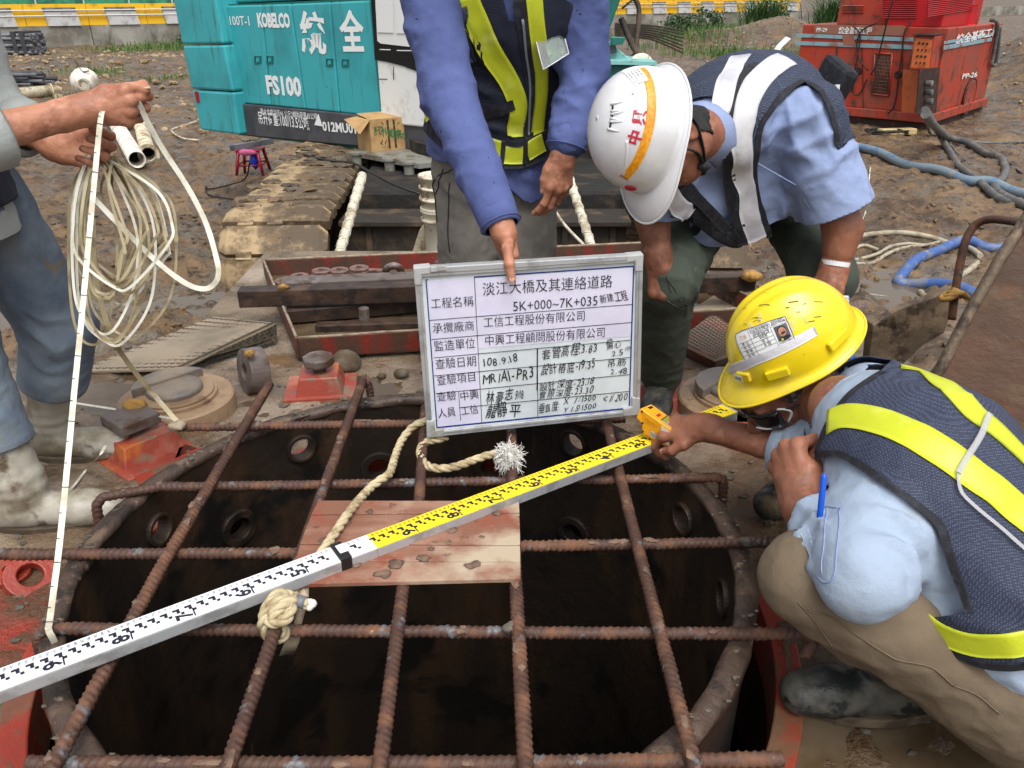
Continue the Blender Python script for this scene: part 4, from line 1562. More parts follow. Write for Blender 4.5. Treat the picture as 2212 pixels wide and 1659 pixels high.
for (x0, x1, y0, y1) in ((-2.45, CC.x - .8, -.5, 2.6), (CC.x + .8, 2.1, -.5, 2.6), (CC.x - .8, CC.x + .8, -.5, CC.y - .8), (CC.x - .8, CC.x + .8, CC.y + .8, 2.6), (-1.3, .95, 2.602, 4.1)):
 mb.box(((x0 + x1) / 2, (y0 + y1) / 2, DZ - .03 - .25), (x1 - x0 - .004, y1 - y0 - .004, .5))
mb.build("deck_frame", "bar_dark", deck)
mb = MB()
mb.box((-.175, 3.35, DZ - .018), (2.25, 1.49, .016))
mb.build("rear_plate", "deck_mud", deck)
for (x, y) in ((-2.2, -.2), (-2.2, 2.35), (1.85, -.2), (1.85, 2.35), (-1.1, 3.9), (.8, 3.9)):
 mb = MB()
 mb.box((x, y, -1.4), (.34, .34, 1.25))
 mb.build("leg", "bar_dark", deck)
mb = MB()
mb.ring(.752, .805, DZ - .12, DZ + .006, CC, (0, 0, 1), 96)
mb.build("collar_ring", "deck_red", deck, .004)
# painted lugs at the lower left
def lug(x, y, r, m, tilt=(0, 0, 1), h=.035, hole=.5, z=None):
 p = on(x, y, (DZ + .03) if z is None else z)
 mb = MB()
 mb.ring(r * hole, r, -h, 0, p, tilt, 24)
 return mb.build("lug", m, deck, .003)
lug(66, 1241, .055, "deck_red", (.5, -.35, .8), .03, .5)
lug(20, 1228, .045, "deck_red", (.2, -.2, .9), .05, .3)
# pile casing
casing = thing("pile_casing", "dark rusty steel pile casing with round holes below its rim", "casing", (CC.x, CC.y, RIMZ))
n, zs = 160, np.concatenate([np.linspace(RIMZ - .004, -.36, 30), np.linspace(-.4, -6, 16)])
mb = MB()
Vv, Ff = [], []
HZ = -.135
holes = []
for (x, y, thr) in ((650, 968, 1), (818, 1010, 0), (1240, 957, 1), (515, 1140, 0), (342, 1143, 1), (1477, 1120, 1), (1062, 1012, 0), (1565, 1292, 1), (1240, 1150, 0)):
 # meet the far inside wall of the casing
 r = ray(x, y)
 a_ = r.x ** 2 + r.y ** 2
 b_ = 2 * (r.x * (CAM.x - CC.x) + r.y * (CAM.y - CC.y))
 c_ = (CAM.x - CC.x) ** 2 + (CAM.y - CC.y) ** 2 - RI ** 2
 t = (-b_ + math.sqrt(b_ * b_ - 4 * a_ * c_)) / (2 * a_)
 p = CAM + r * t
 holes.append((math.atan2(p.y - CC.y, p.x - CC.x), p.z, thr))
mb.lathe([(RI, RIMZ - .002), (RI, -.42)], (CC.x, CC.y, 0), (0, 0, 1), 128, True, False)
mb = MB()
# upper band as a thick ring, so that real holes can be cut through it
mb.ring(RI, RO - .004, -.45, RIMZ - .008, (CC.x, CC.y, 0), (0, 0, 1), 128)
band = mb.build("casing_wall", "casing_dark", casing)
band.data.polygons.foreach_set("use_smooth", [False] * len(band.data.polygons))
cut = MB()
for (a, z, thr) in holes:
 d = Vector((math.cos(a), math.sin(a), 0))
 c = Vector((CC.x, CC.y, z)) + d * (RI + .02)
 cut.lathe([(.031, -.1), (.031, .1)] if thr else [(.031, -.1), (.031, .012)], c, d, 24)
co = cut.build("cutter", "casing_dark", None)
md = band.modifiers.new("holes", 'BOOLEAN')
md.operation = 'DIFFERENCE'
md.solver = 'EXACT'
md.object = co
dg = bpy.context.evaluated_depsgraph_get()
bm2 = bpy.data.meshes.new_from_object(band.evaluated_get(dg))
band.modifiers.clear()
# shift back: the boolean result is in the band's own space already
band.data = bm2
bpy.data.objects.remove(co)
for (a, z, thr) in holes:
 d = Vector((math.cos(a), math.sin(a), 0))
 mb = MB()
 mb.ring(.031, .042 + .012 * (1 - thr), -.012, .002, Vector((CC.x, CC.y, z)) + d * (RI + .001), d, 24)
 mb.build("hole_boss", "casing_dark", casing, .003)
mb = MB()
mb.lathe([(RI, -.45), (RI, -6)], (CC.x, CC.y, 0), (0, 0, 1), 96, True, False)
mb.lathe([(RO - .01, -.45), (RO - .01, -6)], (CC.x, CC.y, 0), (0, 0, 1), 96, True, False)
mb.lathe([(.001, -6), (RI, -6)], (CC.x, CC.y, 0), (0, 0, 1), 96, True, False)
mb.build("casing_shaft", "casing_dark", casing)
# ragged, worn rim
N = 260
ths = np.linspace(0, 2 * np.pi, N, endpoint=False)
prof = [(RI - .004, -.02), (RI - .003, -.004), (RI + .008, .0), (RO - .012, .0), (RO + .004, -.006), (RO + .006, -.03), (RI + .004, -.03)]
pr = np.array(prof)
np_ = P3(np.cos(ths) * 3, np.sin(ths) * 3)
V = []
for k in range(len(prof)):
 nz = fbm(np_ * 4 + k * 5.1, 4, 70 + k)
 rr_ = pr[k, 0] + .0042 * nz
 zz = RIMZ + pr[k, 1] + .003 * fbm(np_ * 3 + 9 + k * .6, 4, 80)
 V.append(np.stack([CC.x + rr_ * np.cos(ths), CC.y + rr_ * np.sin(ths), zz], 1))
V = np.concatenate(V)
m_ = len(prof)
Fc = [(k * N + i, k * N + (i + 1) % N, ((k + 1) % m_) * N + (i + 1) % N, ((k + 1) % m_) * N + i) for k in range(m_) for i in range(N)]
mb = MB()
mb.add(V.tolist(), [f[::-1] for f in Fc], True)
mb.build("casing_rim", "casing_rim", casing)
mb = MB()
rr = random.Random(8)
for k in range(140):
 a = rr.uniform(0, 6.283)
 r_ = rr.uniform(RI - .004, RO + .01)
 s_ = rr.uniform(.002, .005)
 mb.blob((CC.x + math.cos(a) * r_, CC.y + math.sin(a) * r_, RIMZ + .001), (s_ * 1.5, s_, s_ * .5), k, .5, 1)
tag(mb.build("rim_crumbs", "mud_grey", casing), kind="stuff")
# ------------------------------------------------------------------ hubs, clamp blocks, washer
def hub(c, label):
 c = Vector((c[0], c[1], DZ))
 mb = MB()
 mb.lathe([(.178, -.02), (.178, .055), (.172, .06), (.001, .06)], c, (0, 0, 1), 56, False, False)
 b = mb.build("pivot_disc", "hub_clay", deck)
 mb = MB()
 mb.ring(.0, .128, .058, .072, c, (0, 0, 1), 48)
 mb.ring(.0, .118, .071, .08, c, (0, 0, 1), 48)
 mb.build("step_ring", "hub_clay", b, .003)
 mb = MB()
 mb.lathe([(.084, .07), (.086, .092), (.08, .099), (.001, .099)], c, (0, 0, 1), 40, False, False)
 mb.build("pin_head", "hub_steel", b, .003)
 mb = MB()
 pts = [c + Vector((math.cos(a) * .125, math.sin(a) * .125, .078)) for a in np.linspace(R(65), R(205), 12)]
 mb.prism(pts, (0, 0, .03))
 mb.build("keeper_plate", "hub_steel", b, .003)
hub((-1.075, 2.27), "")
hub((.71, 2.27), "")
def block(c, ang, w, m_top="red_block", bolt=True, h=.07, square=False, nut=.05):
 c = Vector((c[0], c[1], DZ))
 u = Vector((math.cos(ang), math.sin(ang), 0))
 v = Vector((-u.y, u.x, 0))
 mb = MB()
 p = []
 for (s_, z) in ((w * .66, -.005), (w * .5, h)):
  for a, b in ((-1, -1), (1, -1), (1, 1), (-1, 1)):
   p.append(c + u * a * s_ + v * b * s_ + up * z)
 mb.box8(p)
 mb.box(c + up * .0, (w * 1.9, w * 1.5, .024), (u, v, up))
 o = mb.build("clamp_block", m_top, deck, .004)
 if bolt:
  mb = MB()
  mb.lathe([(.022, h - .01), (.022, h + .03)], c, (0, 0, 1), 16)
  if square:
   mb.box(c + up * (h + .035) + u * -.01, (.12, .12, .034), (v, -u, up))
  else:
   mb.lathe([(nut, h + .022), (nut + .004, h + .03), (nut + .003, h + .05), (nut * .7, h + .058), (nut * .66, h + .054)], c, (0, 0, 1), 8)
  mb.build("bolt_head", "bar_steel", o, .004)
 return c
p = on(690, 800, DZ + .07); block((p.x, p.y), R(8), .125)
p = on(292, 930, DZ + .07); block((p.x, p.y), R(-38), .15, square=True)
p = on(1452, 842, DZ + .04); block((p.x, p.y), R(33), .14, "red_block", False, .05)
p = on(1612, 896, DZ + .06); block((p.x, p.y), R(-30), .17, "red_block", True, .06, nut=.045)
# long red wedge plate below the left block
mb = MB()
mb.prism([on(x, y, DZ + .012) for x, y in ((262, 990), (345, 938), (442, 972), (300, 1046))], (0, 0, -.03))
mb.build("wedge_plate", "deck_red", deck, .003)
ws = thing("thick_washer", "thick steel ring standing on edge on the muddy deck left of the red bolt block", "washer", tuple(on(543, 838, DZ)))
c = on(540, 801, DZ + .075)
ax = Vector((-.80, -.58, .12)).normalized()
mb = MB()
mb.ring(.026, .078, -.045, .02, c, ax, 32)
mb.build("washer_body", "bar_steel", ws, .004)
# ramps of tread plate each side
def tread(name, label, quad, front, m1, m2):
 """quad: picture corners of the top with heights; front: flange below its near edge."""
 t = thing(name, label, "tread plate", tuple(on(*front[0])))
 T = [on(*q) for q in quad]
 mb = MB()
 mb.prism(T, (0, 0, -.012))
 mb.build("top_plate", m1, t, .003)
 fq = [on(*q) for q in front]
 mb = MB()
 nrm = (fq[1] - fq[0]).cross(fq[3] - fq[0]).normalized()
 if nrm.y > 0: nrm = -nrm
 mb.prism(fq, -nrm * .012)
 fl = mb.build("front_flange", m2, t, .003)
 # raised lozenges of the tread pattern
 mb = MB()
 for (Q, nd, cnt) in ((T, up, (30, 14)), (fq, nrm, (26, 5))):
  for i in range(cnt[0]):
   for j in range(cnt[1]):
    a, b = (i + .5 + .5 * (j % 2)) / cnt[0], (j + .5) / cnt[1]
    if a > .99: continue
    c0 = (Q[0] * (1 - a) + Q[1] * a) * (1 - b) + (Q[3] * (1 - a) + Q[2] * a) * b
    e1 = (Q[1] - Q[0]).normalized()
    e2 = nd.cross(e1).normalized()
    d1 = (e1 + e2 * (1 if (i + j) % 2 else -1)).normalized()
    d2 = nd.cross(d1)
    mb.add([c0 - d1 * .013 + nd * .0005, c0 - d2 * .0035 + nd * .002, c0 + d1 * .013 + nd * .0005, c0 + d2 * .0035 + nd * .002], [(0, 1, 2, 3)])
 tag(mb.build("tread_pattern", m2, t), kind="stuff")
 return t
tread("tread_ramp", "grey checkered steel plate sloping up left behind the pivot disc", [(163, 801, -.20), (387, 796, -.19), (597, 697, -.15), (460, 683, -.17)],
   [(387, 801, -.215), (600, 738, -.215), (597, 698, -.152), (387, 797, -.192)], "checker_mud", "checker_dark")
mb = MB()
mb.prism([on(x, y, z) for x, y, z in ((510, 692, -.24), (604, 736, -.24), (640, 730, -.24), (578, 650, -.24))], (0, 0, -.02))
mb.build("rear_shelf", "checker_mud", deck)
tread("tread_step", "brown checkered steel plate behind the yellow helmet by the leaning man's leg", [(1462, 735, -.14), (1545, 776, -.14), (1640, 745, -.15), (1540, 676, -.15)],
   [(1462, 764, -.21), (1545, 800, -.215), (1545, 776, -.14), (1462, 735, -.14)], "checker_mud", "tray_rust")
mb = MB()
mb.prism([on(x, y, z) for x, y, z in ((1482, 676, -.2), (1600, 700, -.2), (1640, 640, -.2), (1560, 626, -.2))], (0, 0, -.02))
mb.build("side_shelf", "checker_mud", deck)
# ------------------------------------------------------------------ tray with its contents
A0, A1, A2, A3 = Vector((-.78, 2.68, 0)), Vector((1.02, 3.0, 0)), Vector((.66, 3.9, 0)), Vector((-1.16, 3.61, 0))
tray = thing("steel_tray", "shallow rusty steel tray with red paint left on its walls", "tray", (-.1, 3.2, DZ))
tz0, tz1 = -.21, -.13
mb = MB()
mb.prism([p + up * (tz0) for p in (A0, A1, A2, A3)], (0, 0, -.008))
mb.build("tray_floor", "deck_mud", tray)
mb = MB()
mb.add([tuple(p * .995 + up * (tz0 + .006) + Vector((0, .015, 0))) for p in (A0, A1, A2, A3)], [(0, 1, 2, 3)])
mb.build("tray_water", "water_deck", tray)
cen = (A0 + A1 + A2 + A3) / 4
for (a, b) in ((A0, A1), (A1, A2), (A2, A3), (A3, A0)):
 d = (b - a).normalized()
 nn = Vector((d.y, -d.x, 0))
 if nn.dot(cen - a) > 0: nn = -nn
 mb = MB()
 mb.prism([a + up * tz0, b + up * tz0, b + up * tz1, a + up * tz1], nn * .012)
 mb.build("tray_wall", "tray_rust", tray, .003)
 mb = MB()
 m_ = 18
 rr = random.Random(int(a.x * 100))
 mb.tube([a + (b - a) * i / m_ + nn * .006 + up * (tz1 + .001 + rr.uniform(-.0015, .0015)) for i in range(m_ + 1)], .006, 5)
 mb.build("pale_lip", "mud_light", tray)
def ring_stack(x, y, k, label):
 c = on(x, y, tz0 + .02 + k * .0125)
 c = Vector((c.x, c.y, tz0 + .004))
 t = thing("threaded_coupler", label, "coupler", tuple(c), "ribbed steel couplers in the tray")
 prof = []
 h = 0
 for i in range(k):
  prof += [(.041, h + .001), (.044, h + .004), (.044, h + .010), (.041, h + .0125)]
  h += .0135
 n = 28
 mb = MB()
 V, Fc = [], []
 def star(a): return .017 + .004 * math.cos(6 * a)
 pts = prof + [(-1, h), (-1, .0)]
 for (r, hh) in pts:
  for q in range(n):
   a = 2 * math.pi * q / n
   rr_ = r if r > 0 else star(a)
   V.append(c + Vector((math.cos(a) * rr_, math.sin(a) * rr_, hh)))
 m_ = len(pts)
 Fc = [(i * n + q, i * n + (q + 1) % n, ((i + 1) % m_) * n + (q + 1) % n, ((i + 1) % m_) * n + q) for i in range(m_) for q in range(n)]
 mb.add(V, Fc)
 mb.build("coupler_body", "ring_steel", t)
for (x, y, k, l) in ((612, 598, 2, "low ribbed coupler lying nearest the tray's left wall"), (646, 588, 3, "ribbed coupler second from the tray's left wall, front row"), (689, 589, 3, "ribbed coupler in the middle of the front row of the tray"),
      (727, 588, 3, "ribbed coupler at the right end of the tray's front row"), (693, 577, 4, "ribbed coupler in the back row nearest the tray's left wall"), (732, 576, 4, "ribbed coupler in the middle of the tray's back row"),
      (775, 572, 6, "tallest ribbed coupler, alone at the right beside the shackle")):
 ring_stack(x, y, k, l)
sh = thing("shackle", "rusty steel shackle lying in the tray beside the couplers", "shackle", tuple(on(815, 590, tz0)))
mb = MB()
mb.tube(spline([on(776, 588, -.185), on(800, 584, -.18), on(830, 586, -.18), on(836, 592, -.18), on(815, 594, -.18), on(790, 596, -.18)], 5), .011, 8)
mb.build("shackle_pin", "ring_steel", sh)
mb = MB()
mb.tube(spline([on(832, 592, -.19), on(836, 580, -.15), on(850, 574, -.13), on(864, 580, -.15), on(868, 592, -.19)], 6), .017, 10)
mb.build("shackle_bow", "bar_steel", sh)
def sqbar(name, label, pa, pb, w, h, m, z, cat="steel bar", group="steel bars laid on the tray"):
 a, b = on(*pa, z), on(*pb, z)
 d = (b - a)
 L = d.length
 d.normalize()
 n = Vector((-d.y, d.x, 0))
 mb = MB()
 mb.box((a + b) / 2 + n * w / 2 - up * h / 2, (L, w, h), (d, n, up))
 return tag(mb.build(name, m, None, .004), label, cat, group)
sqbar("square_bar", "long dark square steel bar lying across the front of the tray", (511, 630), (1636, 596), .07, .07, "bar_dark", -.06)
sqbar("flat_bar", "grey flat steel bar with worn top behind the long dark bar", (604, 612), (1450, 578), .09, .035, "bar_steel", -.055)
sqbar("square_bar", "rusty square bar lying inside the tray below the long dark bar", (618, 672), (1200, 624), .06, .055, "bar_dark", -.14)
sqbar("square_bar", "short dark bar with cut end lying in the tray water", (680, 704), (1000, 694), .05, .035, "bar_dark", -.175)
mb = MB()
c = on(788, 703, -.2)
mb.lathe([(.021, 0), (.021, .075)], c, (.02, 0, 1), 14)
tag(mb.build("steel_pin", "bar_steel", None, .002), "upright round steel pin standing in the tray", "pin")
mb = MB()
mb.blob(on(747, 782, DZ + .03), (.055, .05, .05), 3, .12, 2)
tag(mb.build("grey_stone", "stone_grey"), "rounded grey stone on the deck under the tray's front wall", "stone")
for i, (x, y, s, l, m) in enumerate(((448, 0, 0, "", ""),)):
 pass
def lump(x, y, z, s, m, label, seed, name="clay_lump", cat="lump", k=.4):
 mb = MB()
 mb.blob(on(x, y, z + s * .3), (s, s * .8, s * .6), seed, k, 2)
 return tag(mb.build(name, m), label, cat)
lump(612, 621, -.06, .024, "clay_orange", "orange clay lump on top of the long dark bar, near its left end", 2)
lump(1622, 594, -.06, .045, "clay_orange", "orange clay lump on the right end of the long dark bar", 3)
lump(290, 878, DZ + .11, .035, "clay_orange", "orange clay lump on the square nut of the left red block", 4)
lump(540, 764, DZ + .155, .02, "clay_orange", "orange clay crumb on top of the standing washer", 5)
lump(1432, 842, DZ + .06, .022, "stone_grey", "small wet stone on the pink block beside the leaning man's boot", 6, "pebble", "stone", .15)
lump(866, 806, DZ + .01, .028, "stone_grey", "smooth grey pebble on the wet deck left of the whiteboard", 7, "pebble", "stone", .12)
lump(824, 812, DZ + .005, .017, "stone_grey", "smaller pebble beside the smooth one left of the whiteboard", 8, "pebble", "stone", .2)
lump(1490, 905, DZ + .01, .03, "mud_grey", "grey mud lump between the pink blocks behind the pointing hand", 9, "mud_lump", "lump", .4)
# mud crumbs on the deck
mb = MB()
rs = np.random.RandomState(12)
for k in range(900):
 x, y = rs.uniform(-1.9, 1.6), rs.uniform(.3, 2.58)
 if math.hypot(x - CC.x, y - CC.y) < .82: continue
 s = rs.uniform(.003, .012)
 mb.blob((x, y, float(deck_h(P3([x], [y]))[0]) + s * .2), (s * 1.3, s, s * .7), k, .4, 1)
tag(mb.build("deck_crumbs", "mud_grey"), "small crumbs of mud scattered over the wet deck", kind="stuff")
# ------------------------------------------------------------------ big brown plate at the right
bp0 = on(1990, 900, DZ)
big = thing("steel_chute", "big rust-brown steel plate leaning at the right edge behind the crouching man", "steel plate", tuple(bp0))
q = [at(1985, 860, 2.3), at(2170, 545, 2.22), at(2330, 300, 2.16), at(2760, 300, 2.0), at(2700, 1500, 1.75), at(2330, 1330, 1.9)]
nb = (q[3] - q[0]).cross(q[1] - q[0]).normalized()
if nb.y > 0: nb = -nb
p0 = q[0]
mb = MB()
mb.prism([onplane(x, y, p0, nb) for x, y in ((1983, 862), (2035, 790), (2098, 668), (2160, 560), (2230, 452), (2300, 330), (2760, 300), (2760, 1500), (2330, 1330), (2060, 1010))], -nb * .03)
mb.build("chute_plate", "plate_brown", big, .006)
mb = MB()
mb.tube([onplane(x, y, p0 + nb * .004, nb) for x, y in ((1980, 866), (2035, 790), (2098, 668), (2160, 560), (2230, 452), (2300, 330))], .016, 8)
mb.build("weld_edge", "plate_edge", big)
mb = MB()
f0 = on(1900, 790, DZ)
nf = Vector((.1, -1, 0)).normalized()
def pf(x, y): return onplane(x, y, f0, nf)
mb.prism([pf(x, y) for x, y in ((1876, 790), (1886, 702), (1932, 682), (1940, 700), (1938, 800), (1960, 850), (1872, 830))], -nf * .05)
mb.build("gusset_post", "plate_edge", big, .004)
mb = MB()
mb.prism([pf(x, y) for x, y in ((1886, 702), (1942, 668), (2022, 640), (2074, 610), (2060, 660), (2040, 720), (1995, 745), (1938, 800), (1936, 715))], -nf * .035)
mb.build("gusset_arm", "plate_edge", big, .004)
# bent bar hook with a rope turn
hk = thing("bent_rebar_hook", "bent rusty bar hooked onto the brown plate with rope round its foot", "steel bar", tuple(at(2060, 650, 2.6)))
mb = MB()
mb.tube(spline([at(2056, 690, 2.62), at(2062, 640, 2.6), at(2074, 570, 2.58), at(2088, 515, 2.56), at(2110, 484, 2.54), at(2140, 474, 2.5), at(2185, 478, 2.45), at(2240, 486, 2.4)], 6), .013, 9)
mb.build("bar", "rust", hk)
mb = MB()
for k in range(4):
 c = at(2048 + k * 8, 636 - k * 1.5, 2.6)
 mb.tube([c + Vector((math.cos(a) * .024, -.01 + math.sin(a) * .02, math.cos(a + k) * .012)) for a in np.linspace(0, 6.0, 14)], .009, 6)
mb.build("rope_turns", "clay_orange", hk)
# ================================================================== REBAR GRID
def rebar_geo(mb, pts, r, seed=0, ribstep=.0125):
 """A ribbed bar along a path, slanted ribs and two long ridges."""
 P = [Vector(p) for p in pts]
 out = [P[0]]
 for a, b in zip(P[:-1], P[1:]):
  n = max(1, int((b - a).length / .0021))
  out += [a + (b - a) * (k + 1) / n for k in range(n)]
 m = len(out)
 arr = np.array([list(p) for p in out])
 tan = np.gradient(arr, axis=0)
 tan /= np.linalg.norm(tan, axis=1, keepdims=True)
 s = np.concatenate([[0], np.cumsum(np.linalg.norm(np.diff(arr, axis=0), axis=1))])
 n = 14
 ref = Vector((0, 0, 1)) if abs(tan[0][2]) < .8 else Vector((1, 0, 0))
 nn = Vector(ref)
 V = np.zeros((m, n, 3))
 ang = np.arange(n) * 2 * np.pi / n
 for i in range(m):
  t = Vector(tan[i])
  nn = (nn - t * nn.dot(t)).normalized()
  bb = t.cross(nn)
  slant = .006 * np.sin(ang * 1.0) * np.sign(np.cos(ang) + 1e-6)
  ph = ((s[i] + slant + .00625 * (np.cos(ang) > 0)) / ribstep) % 1.0
  rib = np.clip(1.5 - np.abs(ph - .5) / .14, 0, 1) * (np.abs(np.cos(ang)) > .18)
  lon = (np.abs(np.cos(ang)) < .12)
  rad = r * (.87 + .17 * rib + .12 * lon)
  V[i] = arr[i] + rad[:, None] * (np.cos(ang)[:, None] * np.array(nn) + np.sin(ang)[:, None] * np.array(bb))
 V += (.0012 * fbm(V.reshape(-1, 3) * 60, 2, seed)).reshape(m, n, 1) * np.array([.3, .3, 1])
 Fc = [(i * n + k, i * n + (k + 1) % n, (i + 1) * n + (k + 1) % n, (i + 1) * n + k) for i in range(m - 1) for k in range(n)]
 Fc += [tuple(range(n - 1, -1, -1)), tuple((m - 1) * n + k for k in range(n))]
 mb.add(V.reshape(-1, 3).tolist(), Fc, True)
def rebar(label, pts, r, seed, mudspots=True, bend=0):
 mb = MB()
 rebar_geo(mb, spline(pts, 10) if bend else pts, r, seed)
 t = tag(mb.build("rebar", "rust"), label, "rebar", "reinforcing bars of the grid over the casing")
 rr = random.Random(seed)
 ms = MB()
 P = [Vector(p) for p in pts]
 segs = [(a, b) for a, b in zip(P[:-1], P[1:])]
 for k in range(9):
  a, b = segs[rr.randrange(len(segs))]
  p = a + (b - a) * rr.random()
  d = (b - a).normalized()
  side = d.orthogonal().normalized()
  L = rr.uniform(.006, .016) * (2.2 if rr.random() < .2 else 1)
  q = p + up * r * .75 + Vector((rr.uniform(-.5, .5) * r, rr.uniform(-.6, .2) * r, 0))
  ms.blob(q, (L, r * .55, r * .38), seed * 50 + k, .5, 1, (d, d.cross(up).normalized() if abs(d.z) < .9 else side, up))
 tag(ms.build("mud_splash", "plank_mud", t), kind="stuff")
 return t
hz, vz = -.013, .010
rb = .0118
def lh(pts, z): return [on(x, y, z) for x, y in pts]
rebar("farthest cross bar of the rebar grid, muddy left end, passing behind the whiteboard", lh([(378, 924), (640, 919), (920, 915), (1350, 905)], hz), rb, 1)
p_ = lh([(345, 1052), (680, 1048), (1000, 1041), (1300, 1037), (1548, 1031)], hz)
lft = [p_[0] + Vector((-.115, -.035, -.004)), p_[0] + Vector((-.128, -.045, -.02)), p_[0] + Vector((-.130, -.05, -.07))]
rgt = [p_[-1] + Vector((.014, 0, -.006)), p_[-1] + Vector((.02, 0, -.03)), p_[-1] + Vector((.02, 0, -.1))]
rebar("second cross bar from the far side, both ends bent down", lft[::-1] + p_ + rgt, rb, 2)
rebar("cross bar of the grid that passes under the planks, third from the far side", lh([(-160, 1198), (300, 1197), (640, 1195)], hz) + lh([(1125, 1180), (1400, 1176), (1700, 1169)], hz), rb * 1.06, 3)
p_ = lh([(112, 1358), (600, 1362), (1100, 1366), (1400, 1368), (1735, 1369)], hz)
rebar("cross bar between the planks and the nearest bar, its ends bent down", [p_[0] + Vector((-.035, 0, -.09)), p_[0] + Vector((-.03, 0, -.02)), p_[0] + Vector((-.012, 0, -.003))] + p_ + [p_[-1] + Vector((.02, -.005, -.01)), p_[-1] + Vector((.006, -.01, -.04))], rb, 4)
rebar("nearest cross bar of the grid, along the bottom edge", lh([(60, 1650), (600, 1652), (1100, 1650), (1690, 1640)], hz), rb * 1.06, 5)
rebar("leftmost lengthwise bar, slanting over the casing's left side", lh([(582, 830), (350, 1222), (110, 1662)], vz) + [on(-60, 1990, vz)], rb * 1.1, 6)
rebar("second lengthwise bar from the left, passing under the planks to the rope knot", [on(786, 818, vz), on(690, 1080, vz)] + lh([(600, 1345), (490, 1662)], vz) + [on(380, 1990, vz)], rb * 1.06, 7)
p_ = on(792, 822, vz)
rebar("short bar stub bent down beside the second lengthwise bar's far end", [p_ + Vector((.0, .0, .0)), p_ + Vector((.006, .0, -.02)), p_ + Vector((.012, -.005, -.16))], rb, 8)
rebar("middle lengthwise bar, coming out from under the planks at their near edge", [on(918, 880, vz), on(906, 1075, vz), on(872, 1258, vz), on(820, 1662, vz), on(782, 1990, vz)], rb * 1.06, 9)
rebar("lengthwise bar along the right edge of the planks", [on(1104, 900, vz), on(1108, 1085, vz), on(1114, 1255, vz), on(1136, 1662, vz), on(1150, 1990, vz)], rb * 1.1, 10)
rebar("rightmost lengthwise bar, slanting toward the lower right", [on(1308, 905, vz), on(1380, 1190, vz), on(1500, 1655, vz), on(1590, 1990, vz)], rb * 1.06, 11)
lump(385, 920, 0, .022, "mud_light", "mud clinging to the left end of the farthest cross bar", 21, "mud_lump")
lump(1612, 1170, .0, .014, "mud_grey", "dark tar lump on the third cross bar near its right end", 22, "mud_lump")
lump(1105, 1355, .005, .016, "mud_grey", "grey mud lump where the fourth cross bar meets the bar along the planks", 23, "mud_lump")
# planks across the bars
pk = thing("plank_platform", "reddish worn plank platform laid over the middle of the rebar grid", "planks", tuple(on(880, 1180, .02)))
L_ = [(688, 1081), (672, 1112), (660, 1143), (648, 1176), (638, 1212), (622, 1262)]
R_ = [(1121, 1082), (1122, 1108), (1123, 1142), (1123.5, 1178), (1124, 1213), (1124.5, 1250)]
for i in range(5):
 a, b = on(*L_[i], .03), on(*R_[i], .03)
 c, d = on(*R_[i + 1], .03), on(*L_[i + 1], .03)
 e = (a - d).normalized() * .0016
 rr = random.Random(i)
 dz_ = Vector((0, 0, rr.uniform(-.001, .0012)))
 mb = MB()
 mb.prism([d + e * .5 + dz_, c + e * .5 + dz_, b - e * .5 + dz_, a - e * .5 + dz_], (0, 0, -.009))
 mb.build("plank", "plank_wood", pk, .0012)
mb = MB()
rr = random.Random(3)
for k, (x, y, s) in enumerate(((745, 1130, .010), (700, 1168, .012), (975, 1146, .011), (930, 1185, .006), (940, 1172, .006), (855, 1220, .013), (1028, 1218, .009), (912, 1205, .011), (690, 1232, .012), (830, 1240, .013), (968, 1172, .007), (1015, 1222, .008), (770, 1220, .009), (1040, 1160, .006), (870, 1126, .006), (1072, 1108, .008), (800, 1105, .007))):
 mb.blob(on(x, y, .0305), (s * 1.2, s, s * .28), k, .5, 2)
tag(mb.build("mud_spot", "plank_mud", pk), kind="stuff")
# ================================================================== PEOPLE
mat("skin_tan", srgb(176, 122, 96), [(srgb(150, 98, 76), 16, .45, .62, 5), (srgb(192, 138, 112), 30, .55, .7, 4)], .5, bump=(260, .0006, 4), bump2=(60, .0012, 4), sss=.12)
mat("skin_dark", srgb(142, 92, 70), [(srgb(116, 74, 56), 14, .45, .62, 5), (srgb(160, 108, 84), 26, .55, .7, 4)], .5, bump=(260, .0006, 4), bump2=(60, .0012, 4), sss=.12)
mat("nail", srgb(190, 146, 126), (), .35)
mat("hair", srgb(14, 13, 13), [(srgb(30, 29, 29), 90, .5, .66, 3)], .6, bump=(300, .002, 2))
mat("hair_grey", srgb(52, 48, 46), [(srgb(108, 104, 100), 120, .5, .6, 3)], .6, bump=(300, .002, 2))
mat("lips", srgb(130, 70, 60), (), .5)
mat("eye_white", srgb(200, 196, 190), (), .2)
mat("shirt_violet", srgb(84, 97, 148), [(srgb(74, 86, 136), 5, .42, .62, 4), (srgb(26, 26, 40), 58, .69, .71, 3), (srgb(30, 30, 44), 26, .73, .75, 4)], .85, bump=(700, .0004, 2), bump2=(22, .0035, 5))
mat("shirt_pale", srgb(136, 152, 188), [(srgb(126, 142, 180), 4, .42, .62, 4)], .85, bump=(700, .0004, 2), bump2=(20, .004, 5))
mat("shirt_ice", srgb(150, 165, 184), [(srgb(142, 157, 178), 4, .42, .62, 4), (srgb(138, 144, 150), 9, .6, .74, 4)], .85, bump=(700, .0004, 2), bump2=(20, .004, 5))
mat("shirt_grey", srgb(168, 174, 172), [(srgb(150, 154, 150), 5, .44, .62, 5), (srgb(130, 128, 120), 12, .62, .72, 5)], .85, bump=(700, .0004, 2), bump2=(18, .005, 5))
